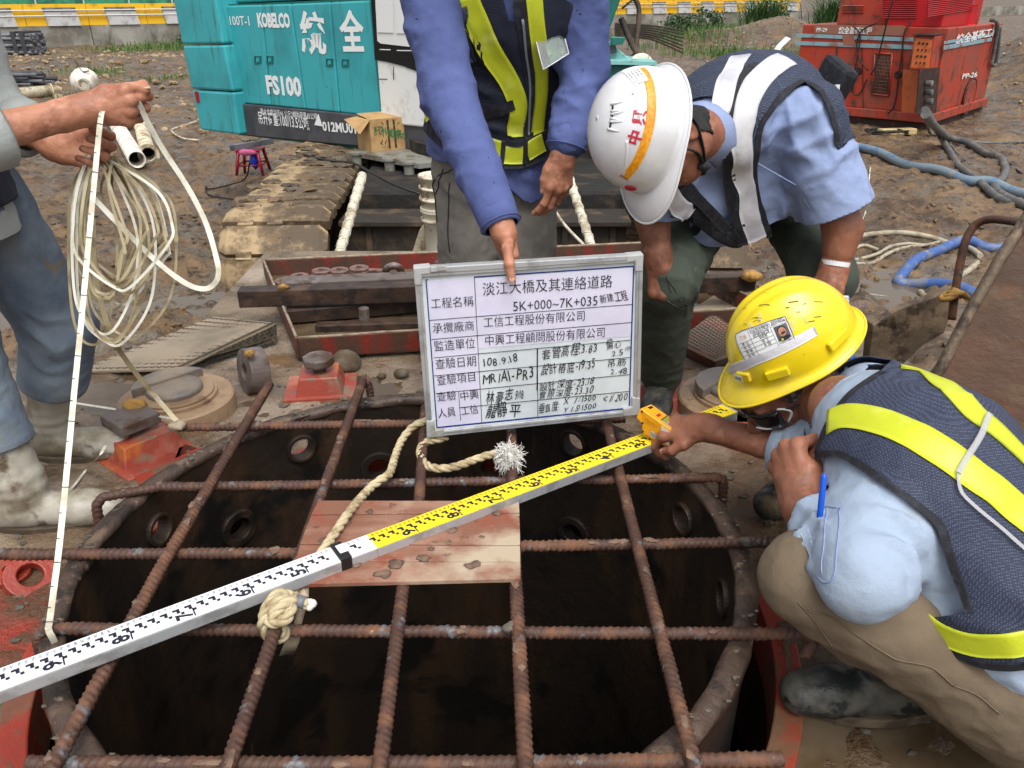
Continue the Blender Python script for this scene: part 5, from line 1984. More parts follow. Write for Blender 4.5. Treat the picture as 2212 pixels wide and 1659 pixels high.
mat("trouser_grey", srgb(122, 118, 111), [(srgb(104, 100, 94), 6, .42, .62, 5), (srgb(136, 128, 116), 14, .62, .72, 5)], .9, bump=(600, .0005, 2), bump2=(18, .004, 5))
mat("trouser_green", srgb(66, 74, 64), [(srgb(56, 63, 54), 5, .42, .62, 5), (srgb(96, 94, 82), 16, .66, .74, 5)], .85, bump=(600, .0005, 2), bump2=(16, .005, 5))
mat("trouser_brown", srgb(112, 98, 80), [(srgb(100, 87, 70), 5, .42, .62, 5)], .9, bump=(600, .0005, 2), bump2=(16, .004, 5))
mat("jeans", srgb(116, 128, 140), [(srgb(88, 102, 120), 4, .42, .6, 5), (srgb(116, 122, 122), 6, .58, .72, 6), (srgb(126, 112, 92), 9, .66, .74, 6)], .9, bump=(500, .0006, 2), bump2=(16, .005, 5))
mat("boot_white", srgb(162, 158, 146), [(srgb(118, 108, 90), 7, .46, .6, 6, .6), (srgb(84, 70, 54), 12, .6, .68, 6, .5)], .4, bump=(30, .002))
mat("boot_sole", srgb(70, 60, 48), [(srgb(104, 90, 72), 14, .48, .62, 6)], .6, bump=(50, .003))
mat("boot_black", srgb(44, 46, 46), [(srgb(86, 84, 76), 8, .5, .62, 7, .6), (srgb(112, 92, 64), 6, .6, .68, 7, .6), (srgb(30, 32, 32), 14, .55, .6, 4)], .35, bump=(40, .003))
weave("vest_mesh", srgb(40, 46, 66), srgb(78, 86, 108), 330, .75, .0007)
weave("vest_navy", srgb(26, 31, 48), srgb(42, 48, 68), 420, .75, .0006)
weave("vest_net", srgb(32, 36, 48), srgb(92, 108, 146), 330, .75, .0008, contrast=(.22, .42))
mat("trim_black", srgb(26, 27, 34), [(srgb(40, 42, 50), 60, .5, .6, 3)], .8, bump=(400, .0005))
mat("lime", srgb(192, 200, 44), [(srgb(176, 186, 40), 6, .45, .62, 4), (srgb(206, 212, 96), 9, .58, .72, 4)], .38, bump=(14, .003, 4), sheen=.0)
mat("silver", srgb(200, 200, 204), [(srgb(176, 176, 184), 7, .45, .62, 4)], .4, bump=(30, .002, 4), bump2=(260, .0006, 2))
mat("helmet_white", srgb(206, 207, 210), [(srgb(192, 192, 195), 5, .55, .7, 4)], .2, coat=.4)
mat("helmet_yellow", srgb(222, 198, 26), [(srgb(204, 184, 74), 7, .52, .72, 6, .42), (srgb(224, 192, 20), 6, .48, .66, 5, .35), (srgb(150, 132, 40), 34, .69, .73, 6, .6)], .24, coat=.3, bump=(90, .0004))
mat("band_orange", srgb(206, 134, 22), [(srgb(222, 152, 40), 120, .5, .55, 1)], .35)
mat("red_print", srgb(176, 24, 48), (), .5)
mat("ink", srgb(28, 30, 40), (), .6)
mat("ink_blue", srgb(24, 44, 116), (), .5)
mat("strap_grey", srgb(112, 120, 128), (), .45)
mat("strap_blue", srgb(60, 110, 190), (), .4)
mat("white_plastic", srgb(208, 210, 210), (), .35)
mat("dark_lens", srgb(24, 22, 24), (), .15, coat=.5)
mat("pen_blue", srgb(20, 80, 190), (), .25)
mat("clear_tape", srgb(200, 196, 170), (), .25, alpha=.35)
mat("pouch_clear", srgb(120, 130, 140), (), .12, alpha=.3)
mat("pouch_green", srgb(64, 130, 40), [(srgb(30, 66, 24), 40, .42, .58, 4, .3, (1, 1, .3)), (srgb(150, 190, 60), 30, .56, .66, 4)], .3)
mat("string_pale", srgb(176, 176, 178), (), .7, alpha=.75)
def unit(v):
 v = A(v)
 return v / np.linalg.norm(v)
def frame(y, z):
 """Rows x, y, z of a right-handed frame whose y is kept and z made square to it."""
 y = unit(y)
 z = A(z) - y * (A(z) @ y)
 z = unit(z)
 x = np.cross(y, z)
 return np.array([x, y, z])
# ------------------------------------------------------------------ hands
FB = {'index': (.030, .091, .0095, (.044, .026, .021)), 'middle': (.010, .096, .0098, (.048, .030, .022)), 'ring': (-.011, .091, .0093, (.044, .028, .022)), 'pinky': (-.030, .081, .0082, (.034, .021, .019))}
def hand_geo(W, d, n, right, curl, thumb, fore=None, fr=(.028, .04), spread=(.10, .02, -.06, -.15), s=1.0):
 """Skin of one hand with its forearm. W wrist, d wrist-to-knuckles, n palm normal.
 curl: finger -> three bends in degrees; thumb: four local points (x towards the thumb, y along the hand, z out of the back)."""
 Fm = frame(d, -A(n))
 sx = 1.0
 # local x must point to the thumb: thumb = d x n for a right hand, n x d for a left one
 tdir = np.cross(unit(d), unit(n)) if right else np.cross(unit(n), unit(d))
 if Fm[0] @ tdir < 0:
  sx = -1.0
 W = A(W)
 def w(p):
  p = A(p) * s
  return W + sx * p[0] * Fm[0] + p[1] * Fm[1] + p[2] * Fm[2]
 chains = []
 for k, nm in enumerate(('index', 'middle', 'ring', 'pinky')):
  x, y, r, L = FB[nm]
  z = {0: .0, 1: .003, 2: .001, 3: -.004}[k]
  pts = [(x * .55, y * .45, z * .5), (x, y, z)]
  b = 0
  p = A((x, y, z))
  for q in range(3):
   b += R(curl[nm][q])
   p = p + L[q] * A((math.sin(spread[k]) * math.cos(b), math.cos(b) * math.cos(spread[k]), -math.sin(b)))
   pts.append(tuple(p))
  chains.append(([w(p) for p in pts], [r * 1.15, r * 1.14, r * 1.02, r * .93, r * .80]))
 tp = [w(p) for p in thumb]
 palm = [(w((.0, -.01, 0)), w((.0, .03, .002)), .026), (w((.016, .03, -.002)), w((.026, .084, -.002)), .0145), (w((.002, .02, 0)), w((.008, .09, .001)), .0150), (w((-.012, .02, 0)), w((-.012, .085, -.001)), .0148), (w((-.018, .02, -.002)), w((-.028, .075, -.005)), .0135), (w((.012, .015, -.008)), w((.03, .05, -.010)), .016)]
 wx = Fm[0]
 def f(p):
  dd = None
  for a, b, r in palm:
   c = cap(p, a, b, r * s, r * s * .95)
   dd = c if dd is None else smin(dd, c, .014)
  fd = None
  for pts, rs in chains:
   c = chain(p, pts[1:], [r * s for r in rs[1:]], .003)
   c = smin(c, cap(p, pts[0], pts[1], rs[0] * s, rs[1] * s), .006)
   # knuckle swell
   c = smin(c, np.sqrt(((p - pts[1]) ** 2).sum(1)) - rs[1] * s * 1.12, .008)
   c = smin(c, np.sqrt(((p - pts[2]) ** 2).sum(1)) - rs[2] * s * 1.06, .004)
   fd = c if fd is None else smin(fd, c, .0015)
  dd = smin(dd, fd, .006)
  t = chain(p, tp, [.0165 * s, .0125 * s, .0112 * s, .0088 * s], .005)
  dd = smin(dd, t, .010)
  if fore is not None:
   e = A(fore)
   mid = W + (e - W) * .12
   a1 = cap(p, W - (W - e) * .0, mid, fr[0] * .92, fr[0], wx, 1.18)
   a2 = cap(p, mid, e, fr[0], fr[1], wx, 1.08)
   dd = smin(dd, smin(a1, a2, .01), .02)
  return dd
 allp = np.array([q for c in chains for q in c[0]] + list(tp) + [W] + ([A(fore)] if fore is not None else []))
 lo, hi = allp.min(0) - .055, allp.max(0) + .055
 P, Q = smesh(f, lo, hi, .0024)
 P = smooth(P, Q, 1, .4)
 # creases over the finger joints and tendons on the back
 N = vnormals(P, Q)
 cr = np.zeros(len(P))
 for pts, rs in chains:
  for j in (2, 3):
   dd_ = unit(A(pts[j + 1]) - A(pts[j - 1]))
   q = P - pts[j]
   al = q @ dd_
   near = np.exp(-((q * q).sum(1)) / (.012 * s) ** 2)
   cr += .0006 * near * np.sin(al / .0022)
 P = P + N * (cr + .0006 * fbm(P * 90, 2, 5))[:, None]
 tips = {'thumb': (tp[-1], unit(A(tp[-1]) - A(tp[-2]))), 'z': Fm[2], 'x': Fm[0] * sx}
 for k, nm in enumerate(('index', 'middle', 'ring', 'pinky')):
  tips[nm] = (chains[k][0][-1], unit(A(chains[k][0][-1]) - A(chains[k][0][-2])))
 return P, Q, tips
def nail(mb, tip, d, out, w=.0065, l=.0085, r=.0085):
 d, out = Vector(d), Vector(out)
 out = (out - d * out.dot(d)).normalized()
 s_ = d.cross(out)
 c = Vector(tip) + d * .001 + out * (r - .0016)
 V, Fc = ICO[2]
 mb.add([c + d * (v[0] * l) + s_ * (v[1] * w) + out * (v[2] * .0018) for v in V], Fc, True)
CURL = lambda a, b, c, v=0: {k: (a + v * i, b + v * i, c) for i, k in enumerate(('index', 'middle', 'ring', 'pinky'))}
# ------------------------------------------------------------------ head
def head_geo(O, fwd, crown, neck_to, neck_r=.056):
 """Head and neck skin; O is the point between the ears."""
 Fm = frame(fwd, crown)
 O = A(O)
 T = lambda p: O + A(p) @ Fm
 nb = A(neck_to)
 def f(p):
  q = (p - O) @ Fm.T
  d = ell(q, (0, -.012, .035), (.075, .097, .09))
  d = smin(d, ell(q, (0, .030, -.035), (.059, .064, .085)), .03)
  d = smin(d, ell(q, (0, .042, -.088), (.042, .046, .034)), .03)
  for sx in (-1, 1):
   d = smin(d, ell(q, (sx * .042, .052, -.02), (.022, .028, .022)), .02)      # cheek bones
   d = smin(d, ell(q, (sx * .062, .0, -.07), (.016, .03, .03)), .03)          # jaw corner
   d = smax(d, -(np.sqrt(((q - A((sx * .031, .098, .004))) ** 2).sum(1)) - .017), .012)
   d = smin(d, ell(q, (sx * .031, .076, .003), (.0125, .0125, .0125)), .002)  # eyeball under the lid
   e = ell(q, (sx * .079, -.010, -.012), (.0085, .022, .034))
   e = smax(e, -ell(q, (sx * .089, -.006, -.010), (.008, .012, .021)), .004)
   d = smin(d, e, .005)
  d = smin(d, cap(q, (0, .088, .012), (0, .109, -.034), .0085, .0125), .010)
  for sx in (-1, 1):
   d = smin(d, ell(q, (sx * .011, .100, -.038), (.0085, .010, .0085)), .006)
  d = smin(d, ell(q, (0, .086, -.064), (.024, .012, .007)), .006)
  d = smin(d, ell(q, (0, .083, -.076), (.020, .012, .008)), .006)
  d = smin(d, cap(q, (-.04, .082, .024), (.04, .082, .024), .009, .009), .014)
  k = cap(p, T((0, -.028, -.06)), nb, neck_r * .96, neck_r * 1.08)
  return smin(d, k, .025)
 pts = np.array([T((sx * .1, sy * .13, sz * .15)) for sx in (-1, 1) for sy in (-1, 1) for sz in (-1, 1)] + [nb - .08, nb + .08])
 P, Q = smesh(f, pts.min(0), pts.max(0), .0038)
 P = smooth(P, Q, 1, .4)
 return P, Q, Fm, T, f
def hair_geo(O, Fm, keep, off=.005, hf=None):
 def f(p):
  q = (p - A(O)) @ Fm.T
  d = ell(q, (0, -.012, .035), (.075 + off, .097 + off, .09 + off))
  return d if hf is None else smin(d, np.maximum(hf(p) - off, np.maximum(-.13 - q[:, 2], np.abs(q[:, 0]) - .078)), .006)
 A_ = A(O)
 P, Q = smesh(f, A_ - .16, A_ + .16, .005)
 q = (P - A_) @ Fm.T
 P = P + vnormals(P, Q) * (.0014 * fbm(P * 120, 2, 3))[:, None]
 return clip_mesh(P, Q.tolist(), keep(q))
# ------------------------------------------------------------------ helmets
def helmet(parent, O, fwd, crown, m, ridges=3, vents=False, size=1.0, peak=.055):
 """Shell of a safety helmet. O: centre of the rim plane. Returns the surface, frame and shell object."""
 Fm = frame(fwd, crown)
 O = A(O)
 nph, nt = 96, 40
 rx, ry, rz = .106 * size, .134 * size, .146 * size
 V = []
 for j in range(nt + 1):
  t = j / nt
  for i in range(nph):
   a = 2 * math.pi * i / nph
   ca, sa = math.cos(a), math.sin(a)
   if t <= .8:
    u = t / .8
    e = 2.35
    rr = math.sin(u * math.pi / 2) ** (2 / e * 1.05)
    zz = math.cos(u * math.pi / 2) ** (2 / e * 1.0)
    # the dome widens a little towards the rim
    x, y, z = rx * rr * ca, ry * rr * sa, rz * zz * (1 if u < 1 else 1)
    if ridges:
     fr = max(0, 1 - abs(y - .0) / (.115))
     for k in ((-1, 0, 1) if ridges == 3 else (0,)):
      wdt = .012
      g_ = math.exp(-((x - k * .034 * size) / wdt) ** 2) * min(1, fr * 1.6) * (1 if u < .8 else max(0, (1 - u) * 5))
      z += .006 * g_
   else:
    u = (t - .8) / .2
    front = max(0, sa) ** 3
    ext = (.012 + peak * front) * size
    x = (rx + ext * u * (1 if abs(ca) > 0 else 1)) * ca
    y = (ry + ext * u) * sa
    z = -.004 * u - .020 * front * u * u - .004 * u * u
   V.append(O + A((x, y, z)) @ Fm)
 Fc = [(j * nph + i, (j + 1) * nph + i, (j + 1) * nph + (i + 1) % nph, j * nph + (i + 1) % nph) for j in range(nt) for i in range(nph)]
 P = np.array(V)
 mb = MB()
 mb.add(P.tolist(), Fc, True)
 o = mb.build("helmet", m, parent)
 md = o.modifiers.new("shell", 'SOLIDIFY')
 md.thickness = .0035
 md.offset = -1
 S = Surf(P, Fc)
 S.T = lambda p: Vector(O + A(p) @ Fm)
 S.Fm = Fm
 # rolled edge along the brim
 mb = MB()
 mb.tube([Vector(P[nt * nph + i % nph]) for i in range(nph + 1)], .0030, 7, False)
 mb.build("brim_edge", m, o)
 return S, Fm, o
# ------------------------------------------------------------------ boots and trousers
def boot(parent, ankle, toe_dir, top, m, label=None, L=.275, floor=DZ, r_top=.062, shaft_r=.052):
 """Rubber boot: foot along toe_dir, shaft up to 'top'."""
 a = A(ankle)
 td = unit([toe_dir[0], toe_dir[1], 0])
 heel = a - td * .065
 z0 = floor + .004
 sole = z0 + .045
 h = np.array([heel[0], heel[1], sole])
 ball = h + td * L * .66
 toe = h + td * (L - .045)
 sd = np.array([-td[1], td[0], 0])
 tp = A(top)
 def f(p):
  d = cap(p, h + A((0, 0, .005)), ball + A((0, 0, -.002)), .042, .044, sd, 1.05)
  d = smin(d, cap(p, ball, toe + A((0, 0, -.004)), .043, .038, sd, 1.1), .02)
  d = smin(d, cap(p, h + td * .05 + A((0, 0, .02)), a + A((0, 0, .03)), .045, .050), .03)
  d = smin(d, cap(p, a + A((0, 0, .02)), tp, .050, r_top if r_top else shaft_r), .03)
  d = smax(d, z0 - p[:, 2], .006)
  return d
 pts = np.array([h, toe, a, tp])
 P, Q = smesh(f, pts.min(0) - .09, pts.max(0) + .09, .0055)
 N = vnormals(P, Q)
 ax = unit(tp - a)
 q = P - a
 al = q @ ax
 wr = np.exp(-((al - .03) / .05) ** 2) * .0014 * np.sin(al / .0055 + 2 * fbm(P * 12, 2, 4)) + .0012 * fbm(P * 30, 3, 6)
 P = P + N * wr[:, None]
 # open the top: cut by the plane at 'top'
 g = (P - tp) @ ax - .006
 P2, F2 = clip_mesh(P, Q.tolist(), g)
 o = skin_obj("boot", P2, F2, m, parent)
 mb = MB()
 n = 40
 out = []
 for k in range(n):
  an = 2 * math.pi * k / n
  c, s_ = math.cos(an), math.sin(an)
  y = (L / 2) * s_
  ww = .043 + .006 * math.sin(min(1, max(0, (y / L + .5))) * 3.14)
  out.append(h + td * (L / 2 - .045 + y) + sd * ww * c * (1 - .12 * (s_ > .6)))
 mb.prism([(p[0], p[1], floor + .002) for p in out], (0, 0, .022))
 mb.build("sole", "boot_sole", o, .003)
 return o
def limb_cloth(parts, lo, hi, h, fold, seed, amp=.002, sm=1, crease=.0042):
 P, Q = smesh(parts, lo, hi, h)
 P = smooth(P, Q, sm, .5)
 N = vnormals(P, Q)
 w_ = .05 * np.stack([fbm(P * 5 + k, 2, seed + k) for k in (1, 2, 3)], 1)
 cr = (1 - np.minimum(1, 2.6 * np.abs(fbm((P + w_) * 8.5, 2, seed + 9)))) ** 1.6 + .5 * (1 - np.minimum(1, 2.6 * np.abs(fbm((P + w_) * 17, 2, seed + 13)))) ** 1.6
 cr = cr * np.clip(.35 + 1.3 * fbm(P * 3.5, 2, seed + 19), 0, 1.2)
 dsp = folds(P, fold, seed) + amp * fbm(P * 22, 3, seed + 7) + crease * (cr - .2)
 P = P + N * dsp[:, None]
 return P, Q
def collar_mesh(shirt, m, cc, nd, cu, r, hb, hf, m2_op=1.0):
 """A folded shirt collar round the neck: cu points to its back, hb and hf are its heights there and in front."""
 nd = unit(nd); cu = unit(A(cu) - nd * (A(cu) @ nd)); cs = np.cross(nd, cu)
 V = []
 n = 44
 for k in range(n + 1):
  a = math.pi * .94 * (2 * k / n - 1)
  e = cu * math.cos(a) + cs * math.sin(a)
  op = (.5 + .5 * math.cos(a)) ** .8
  h = hf + (hb - hf) * op
  drop = .034 + .022 * (1 - op)
  for rr_, hh in ((r, -.02), (r - .001, h * .5), (r - .001, h), (r + .002, h + .002), (r + .0045, h - .002), (r + .010, h - drop * .5), (r + .018 + .010 * (1 - op), h - drop)):
   V.append(cc + e * rr_ + nd * hh)
 F_ = [(k * 7 + j, (k + 1) * 7 + j, (k + 1) * 7 + j + 1, k * 7 + j + 1) for k in range(n) for j in range(6)]
 V = np.array(V)
 V = V + (.0018 * fbm(V * 30, 2, 9))[:, None]
 o = skin_obj("collar", V.tolist(), F_, m, shirt)
 md = o.modifiers.new("cloth", 'SOLIDIFY'); md.thickness = .002; md.offset = 0
 return o
def seam(mb, S, pts, r=.0016, off=.0016):
 p3 = [S.hit(*q)[0] for q in pts]
 c = spline(p3, 6)
 out = []
 for p in c:
  l, n = S.near(p)
  out.append(l + n * off)
 mb.tube(out, r, 5)
# ------------------------------------------------------------------ 1: standing man holding the board
m1 = thing("person", "standing man in violet-blue shirt and lime-striped navy vest holding the whiteboard", "person", (-.03, 2.33, DZ))
pel, wai, che, sho, nek = A((-.055, 2.34, .60)), A((-.05, 2.30, .78)), A((-.038, 2.22, .98)), A((-.03, 2.13, 1.12)), A((-.025, 2.07, 1.22))
RS, RE, RW = A((-.215, 2.11, 1.10)), A((-.150, 2.00, .78)), A((-.020, 1.795, .508))
LS, LE, LW = A((.165, 2.13, 1.10)), A((.183, 2.17, .83)), A((.135, 2.095, .632))
X1 = A((1, -.05, 0))
def torso1(p, e=0):
 d = cap(p, pel - A((0, 0, .14)), pel, .150 + e, .142 + e, X1, 1.26)
 d = smin(d, cap(p, pel, wai, .134 + e, .130 + e, X1, 1.24), .05)
 d = smin(d, cap(p, wai, che, .130 + e, .140 + e, X1, 1.28), .05)
 d = smin(d, cap(p, che, sho, .140 + e, .110 + e, X1, 1.5), .05)
 return d
def arms1(p, e=0):
 d = None
 for S_, E_, W_, r in ((RS, RE, RW, (.072, .060, .048)), (LS, LE, LW, (.068, .058, .052))):
  we = W_ + (E_ - W_) * (.16)
  c = smin(cap(p, S_, E_, r[0] + e, r[1] + e), cap(p, E_, we, r[1] + e, r[2] + e), .03)
  d = c if d is None else np.minimum(d, c)
 return d
def shirt1(p):
 return smin(torso1(p), arms1(p), .035)
fl = []
for S_, E_, W_ in ((RS, RE, RW), (LS, LE, LW)):
 ax = unit(W_ - E_)
 fl += [(E_, unit(E_ - S_) + ax * .4 + A((.5, 0, 0)), .05, .007, .10), ((E_ + W_) / 2, ax + A((-.5, .2, .3)), .05, .005, .10), (W_ + (E_ - W_) * .25, ax + A((.3, 0, 0)), .032, .004, .06), ((S_ + E_) / 2, A((.8, 0, .5)), .08, .006, .15)]
fl += [(wai + A((.1, -.1, -.08)), (.5, 0, 1), .07, .008, .16), (pel + A((-.1, -.1, .02)), (.8, 0, .5), .07, .008, .15), (che + A((-.12, -.1, 0)), (1, 0, .8), .08, .006, .16), (pel + A((.05, -.12, -.06)), (1, 0, .2), .06, .009, .14)]
P, Q = limb_cloth(shirt1, (-.40, 1.75, .40), (.36, 2.55, 1.30), .006, fl, 11, .0022)
# hem: shirt tails hang lower in front and to the right; the sleeves are kept
x_, z_ = P[:, 0], P[:, 2]
hem = .590 - .125 * np.exp(-((x_ - .05) / .075) ** 2) * (P[:, 1] < 2.33) + .010 * np.sin(x_ * 40)
arm_keep = arms1(P) - .006
g = np.where((arm_keep < .002) & (P[:, 1] < 2.17), -.02, hem - z_)
ps, fs = clip_mesh(P, Q.tolist(), np.where(z_ > .70, -.02, g))
shirt_o = skin_obj("shirt", ps, fs, "shirt_violet", m1, .003)
S1 = Surf(ps, fs)
# cuffs
for E_, W_, r in ((RE, RW, .046), (LE, LW, .050)):
 mb = MB()
 ax = unit(E_ - W_)
 o_ = W_ + (E_ - W_) * .03
 prof = [(r - .006, 0), (r, .002), (r + .003, .03), (r + .004, .062), (r - .002, .064)]
 mb.lathe(prof, o_, ax, 30, True, False)
 b_ = mb.build("cuff", "shirt_violet", shirt_o)
 mb = MB()
 for hh in (.006, .056):
  mb.ring(r + .0025, r + .0045, hh, hh + .002, o_, ax, 30)
 mb.build("cuff_seam", "shirt_violet", b_)
# trousers
hR, hL = A((-.135, 2.34, .56)), A((.035, 2.34, .56))
kR, kL = A((-.13, 2.29, .18)), A((.05, 2.30, .18))
aR, aL = A((-.14, 2.36, -.14)), A((.06, 2.37, -.14))
def tr1(p):
 d = cap(p, A((-.05, 2.34, .52)), A((-.05, 2.34, .66)), .135, .128, X1, 1.25)
 for h_, k_, a_ in ((hR, kR, aR), (hL, kL, aL)):
  c = smin(cap(p, h_, k_, .098, .082), cap(p, k_, a_, .082, .078), .03)
  d = smin(d, c, .02)
 return d
fl = [(hR + A((0, -.08, -.02)), (.7, 0, 1), .05, .006, .12), (hL + A((0, -.08, -.05)), (-.7, 0, 1), .05, .006, .12), (kR, (0, 0, 1), .05, .006, .1), (kL, (0, 0, 1), .05, .006, .1), (A((-.05, 2.22, .45)), (1, 0, -.2), .035, .006, .1)]
P, Q = limb_cloth(tr1, (-.30, 2.12, -.20), (.22, 2.55, .72), .0065, fl, 15)
ps, fs = clip_mesh(P, Q.tolist(), P[:, 2] - .70)
tro = skin_obj("trousers", ps, fs, "trouser_grey", m1)
St = Surf(ps, fs)
mb = MB()
seam(mb, St, [(930, 372), (936, 395), (941, 430), (945, 480)])
seam(mb, St, [(958, 365), (948, 400), (942, 420)])
seam(mb, St, [(972, 395), (970, 440), (968, 500), (972, 545)])
mb.build("pocket_seam", "trim_black", tro)
for a_ in (aR, aL):
 boot(m1, a_ + A((0, 0, .0)), (0, -1, 0), a_ + A((0, 0, .2)), "boot_black")
# skin: one body
P1, Q1, t1 = hand_geo(RW, A((.02, .002, -.09)), A((1, .02, .15)), True,
       {'index': (26, 40, 30), 'middle': (30, 42, 30), 'ring': (34, 44, 30), 'pinky': (38, 44, 30)},
       [(.018, .014, -.006), (.072, .020, -.004), (.103, .045, -.002), (.110, .078, .0)], RE, (.027, .040), spread=(.02, -.02, -.08, -.15))
P2, Q2, t2 = hand_geo(LW, A((-.012, -.01, -.10)), A((-.55, .8, 0)), False,
       {'index': (16, 24, 14), 'middle': (22, 30, 18), 'ring': (28, 34, 20), 'pinky': (32, 36, 20)},
       [(.018, .018, -.010), (.036, .044, -.014), (.040, .074, -.018), (.036, .100, -.022)], LE, (.028, .040))
P3_, Q3, Fm1, T1, hf1 = head_geo((-.02, 1.985, 1.385), (.05, -.75, -.6), (0, -.5, .8), nek)
def core1(p):
 d = smin(np.maximum(torso1(p, -.03), .58 - p[:, 2]), arms1(p, -.025), .03)
 d = smin(d, cap(p, nek - A((0, 0, .06)), nek, .07, .058), .03)
 return smin(d, tr1(p) + .025, .03)
Pc, Qc = smesh(core1, (-.40, 1.75, -.22), (.36, 2.55, 1.34), .014)
mb = MB()
for a, b in ((Pc, Qc), (P1, Q1), (P2, Q2), (P3_, Q3)):
 mb.add(a.tolist(), b.tolist(), True)
body1 = mb.build("body", "skin_tan", m1)
mb = MB()
nail(mb, t1['thumb'][0], t1['thumb'][1], A((0, -1, .1)))
nail(mb, t2['thumb'][0], t2['thumb'][1], A((-.3, -.9, .2)))
for k in ('index', 'middle'):
 nail(mb, t2[k][0], t2[k][1], A((.3, -.9, -.2)), .0055, .007, .0072)
mb.build("fingernail", "nail", body1)
ph, fh = hair_geo((-.02, 1.985, 1.385), Fm1, lambda q: np.maximum(q[:, 1] - .03 - .3 * q[:, 2], -.03 - q[:, 2]))
skin_obj("hair", ph, fh, "hair", m1)
helmet(m1, T1((0, -.01, .035)), (.05, -.75, -.6), (0, -.5, .8), "helmet_white", 1)
# vest
def vest1(p):
 return torso1(p, .013)
fl = [(wai + A((-.05, -.14, .03)), (.8, 0, .6), .07, .006, .15), (pel + A((0, -.14, .12)), (.2, 0, 1), .05, .006, .13), (che + A((-.08, -.14, -.05)), (1, 0, .6), .09, .005, .18)]
P, Q = limb_cloth(vest1, (-.32, 1.90, .52), (.28, 2.60, 1.30), .006, fl, 21, .0015)
P = lift(P, S1, .006)
g = np.maximum(.588 + .25 * np.abs(P[:, 0] - .02) - P[:, 2], -.9)
arm = .088 - np.minimum(np.sqrt((((P - RS) * A((1, .9, .62))) ** 2).sum(1)), np.sqrt((((P - LS) * A((1, .9, .62))) ** 2).sum(1)))
neckg = .02 + .30 * np.clip(P[:, 2] - .985, -1, 1) - np.abs(P[:, 0] + .0)
neckg = np.where((P[:, 1] < 2.16) & (P[:, 2] > .94), neckg, -.1)
g = np.maximum(np.maximum(g, arm), neckg)
pv, fv = clip_mesh(P, Q.tolist(), g)
vest_o = skin_obj("vest", pv, fv, "vest_navy", m1, .002)
SV = Surf(P, Q)
def vrib(name, m, pts, w, off=.0045, par=None, **kw):
 mb = MB()
 SV.ribbon(mb, pts, w, off, **kw)
 return mb.build(name, m, par or vest_o)
vrib("reflective_stripe", "lime", [(1003, -14), (1022, 30), (1054, 100), (1088, 155), (1113, 200), (1120, 233), (1115, 265), (1112, 296)], [.064, .058, .053, .050, .046])
vrib("reflective_stripe", "lime", [(1152, -14), (1158, 40), (1164, 100), (1169, 150), (1169, 200), (1165, 240), (1160, 290)], .041)
vrib("front_placket", "trim_black", [(1120, -10), (1128, 60), (1138, 120), (1146, 180), (1143, 240), (1140, 300)], .03, .004)
mb = MB()
SV.ribbon(mb, [(1127, 40), (1134, 110), (1142, 170), (1142, 230), (1140, 290)], .006, .0075)
mb.build("zip", "strap_grey", vest_o)
vrib("belt", "trim_black", [(930, 262), (985, 300), (1040, 320), (1095, 336), (1145, 328), (1185, 305)], .074, .006)
for pts, w in (([(1040, 310), (1062, 318), (1086, 326)], .05), ([(1087, 332), (1106, 334), (1128, 333)], .048), ([(1136, 326), (1152, 318), (1170, 306)], .05), ([(921, 215), (926, 235), (934, 255)], .05)):
 vrib("reflective_stripe", "lime", pts, w, .0085, n=8)
for pts in ([(1087, 300), (1086, 330), (1082, 356)], [(1132, 296), (1134, 325), (1130, 352)]):
 vrib("buckle_strap", "trim_black", pts, .012, .0105, n=8)
vrib("buckle_strap", "trim_black", [(1092, 304), (1112, 310), (1134, 304)], .016, .0105, n=8)
vrib("vest_edging", "trim_black", [(912, -10), (934, 60), (955, 110), (972, 150), (992, 205)], .014, .004)
# pen pocket, its pleats, and the lower flap
mb = MB(); SV.patch(mb, [(937, 28), (1002, 8), (1046, 134), (996, 152)], 8, 10, .006)
pk_ = mb.build("pen_pocket", "trim_black", vest_o)
for k in range(3):
 x0 = 970 + k * 13
 mb = MB(); SV.ribbon(mb, [(x0, 24 - k * 4), (x0 + 15, 75 - k * 4), (x0 + 36, 136 - k * 4)], .007, .0095, n=10)
 mb.build("pleat", "vest_mesh", pk_)
mb = MB(); SV.patch(mb, [(1014, 236), (1106, 212), (1112, 236), (1024, 262)], 10, 4, .009)
mb.build("pocket_flap", "trim_black", vest_o)
# clear pouch with a green patch in its lower part
pq = [at(1154, 76, 1.93), at(1209, 44, 1.95), at(1228, 117, 1.94), at(1173, 152, 1.92)]
pn = (pq[1] - pq[0]).cross(pq[3] - pq[0]).normalized()
if pn.y > 0: pn = -pn
mb = MB(); mb.prism(pq, pn * .004); pou = mb.build("id_pouch", "pouch_clear", vest_o, .001)
def pl(u, v): return (pq[0] * (1 - u) + pq[1] * u) * (1 - v) + (pq[3] * (1 - u) + pq[2] * u) * v - pn * .002
mb = MB(); mb.prism([pl(.3, .42), pl(.52, .36), pl(.8, .4), pl(.93, .55), pl(.93, .95), pl(.3, .95)], pn * .001); mb.build("green_patch", "pouch_green", pou)
for (a, b) in ((0, 1), (1, 2), (2, 3), (3, 0)):
 mb = MB(); mb.tube([pq[a] + pn * .003, pq[b] + pn * .003], .0016, 6); mb.build("pouch_edge", "white_plastic", pou)
# collar of the shirt
mb = MB()
mb.tube([Vector(nek + A((math.cos(a) * .075, math.sin(a) * .075, -.005 + .02 * math.sin(a)))) for a in np.linspace(0, 2 * math.pi, 24)], .02, 8, False, flat=1.3)
mb.build("collar", "shirt_violet", shirt_o)
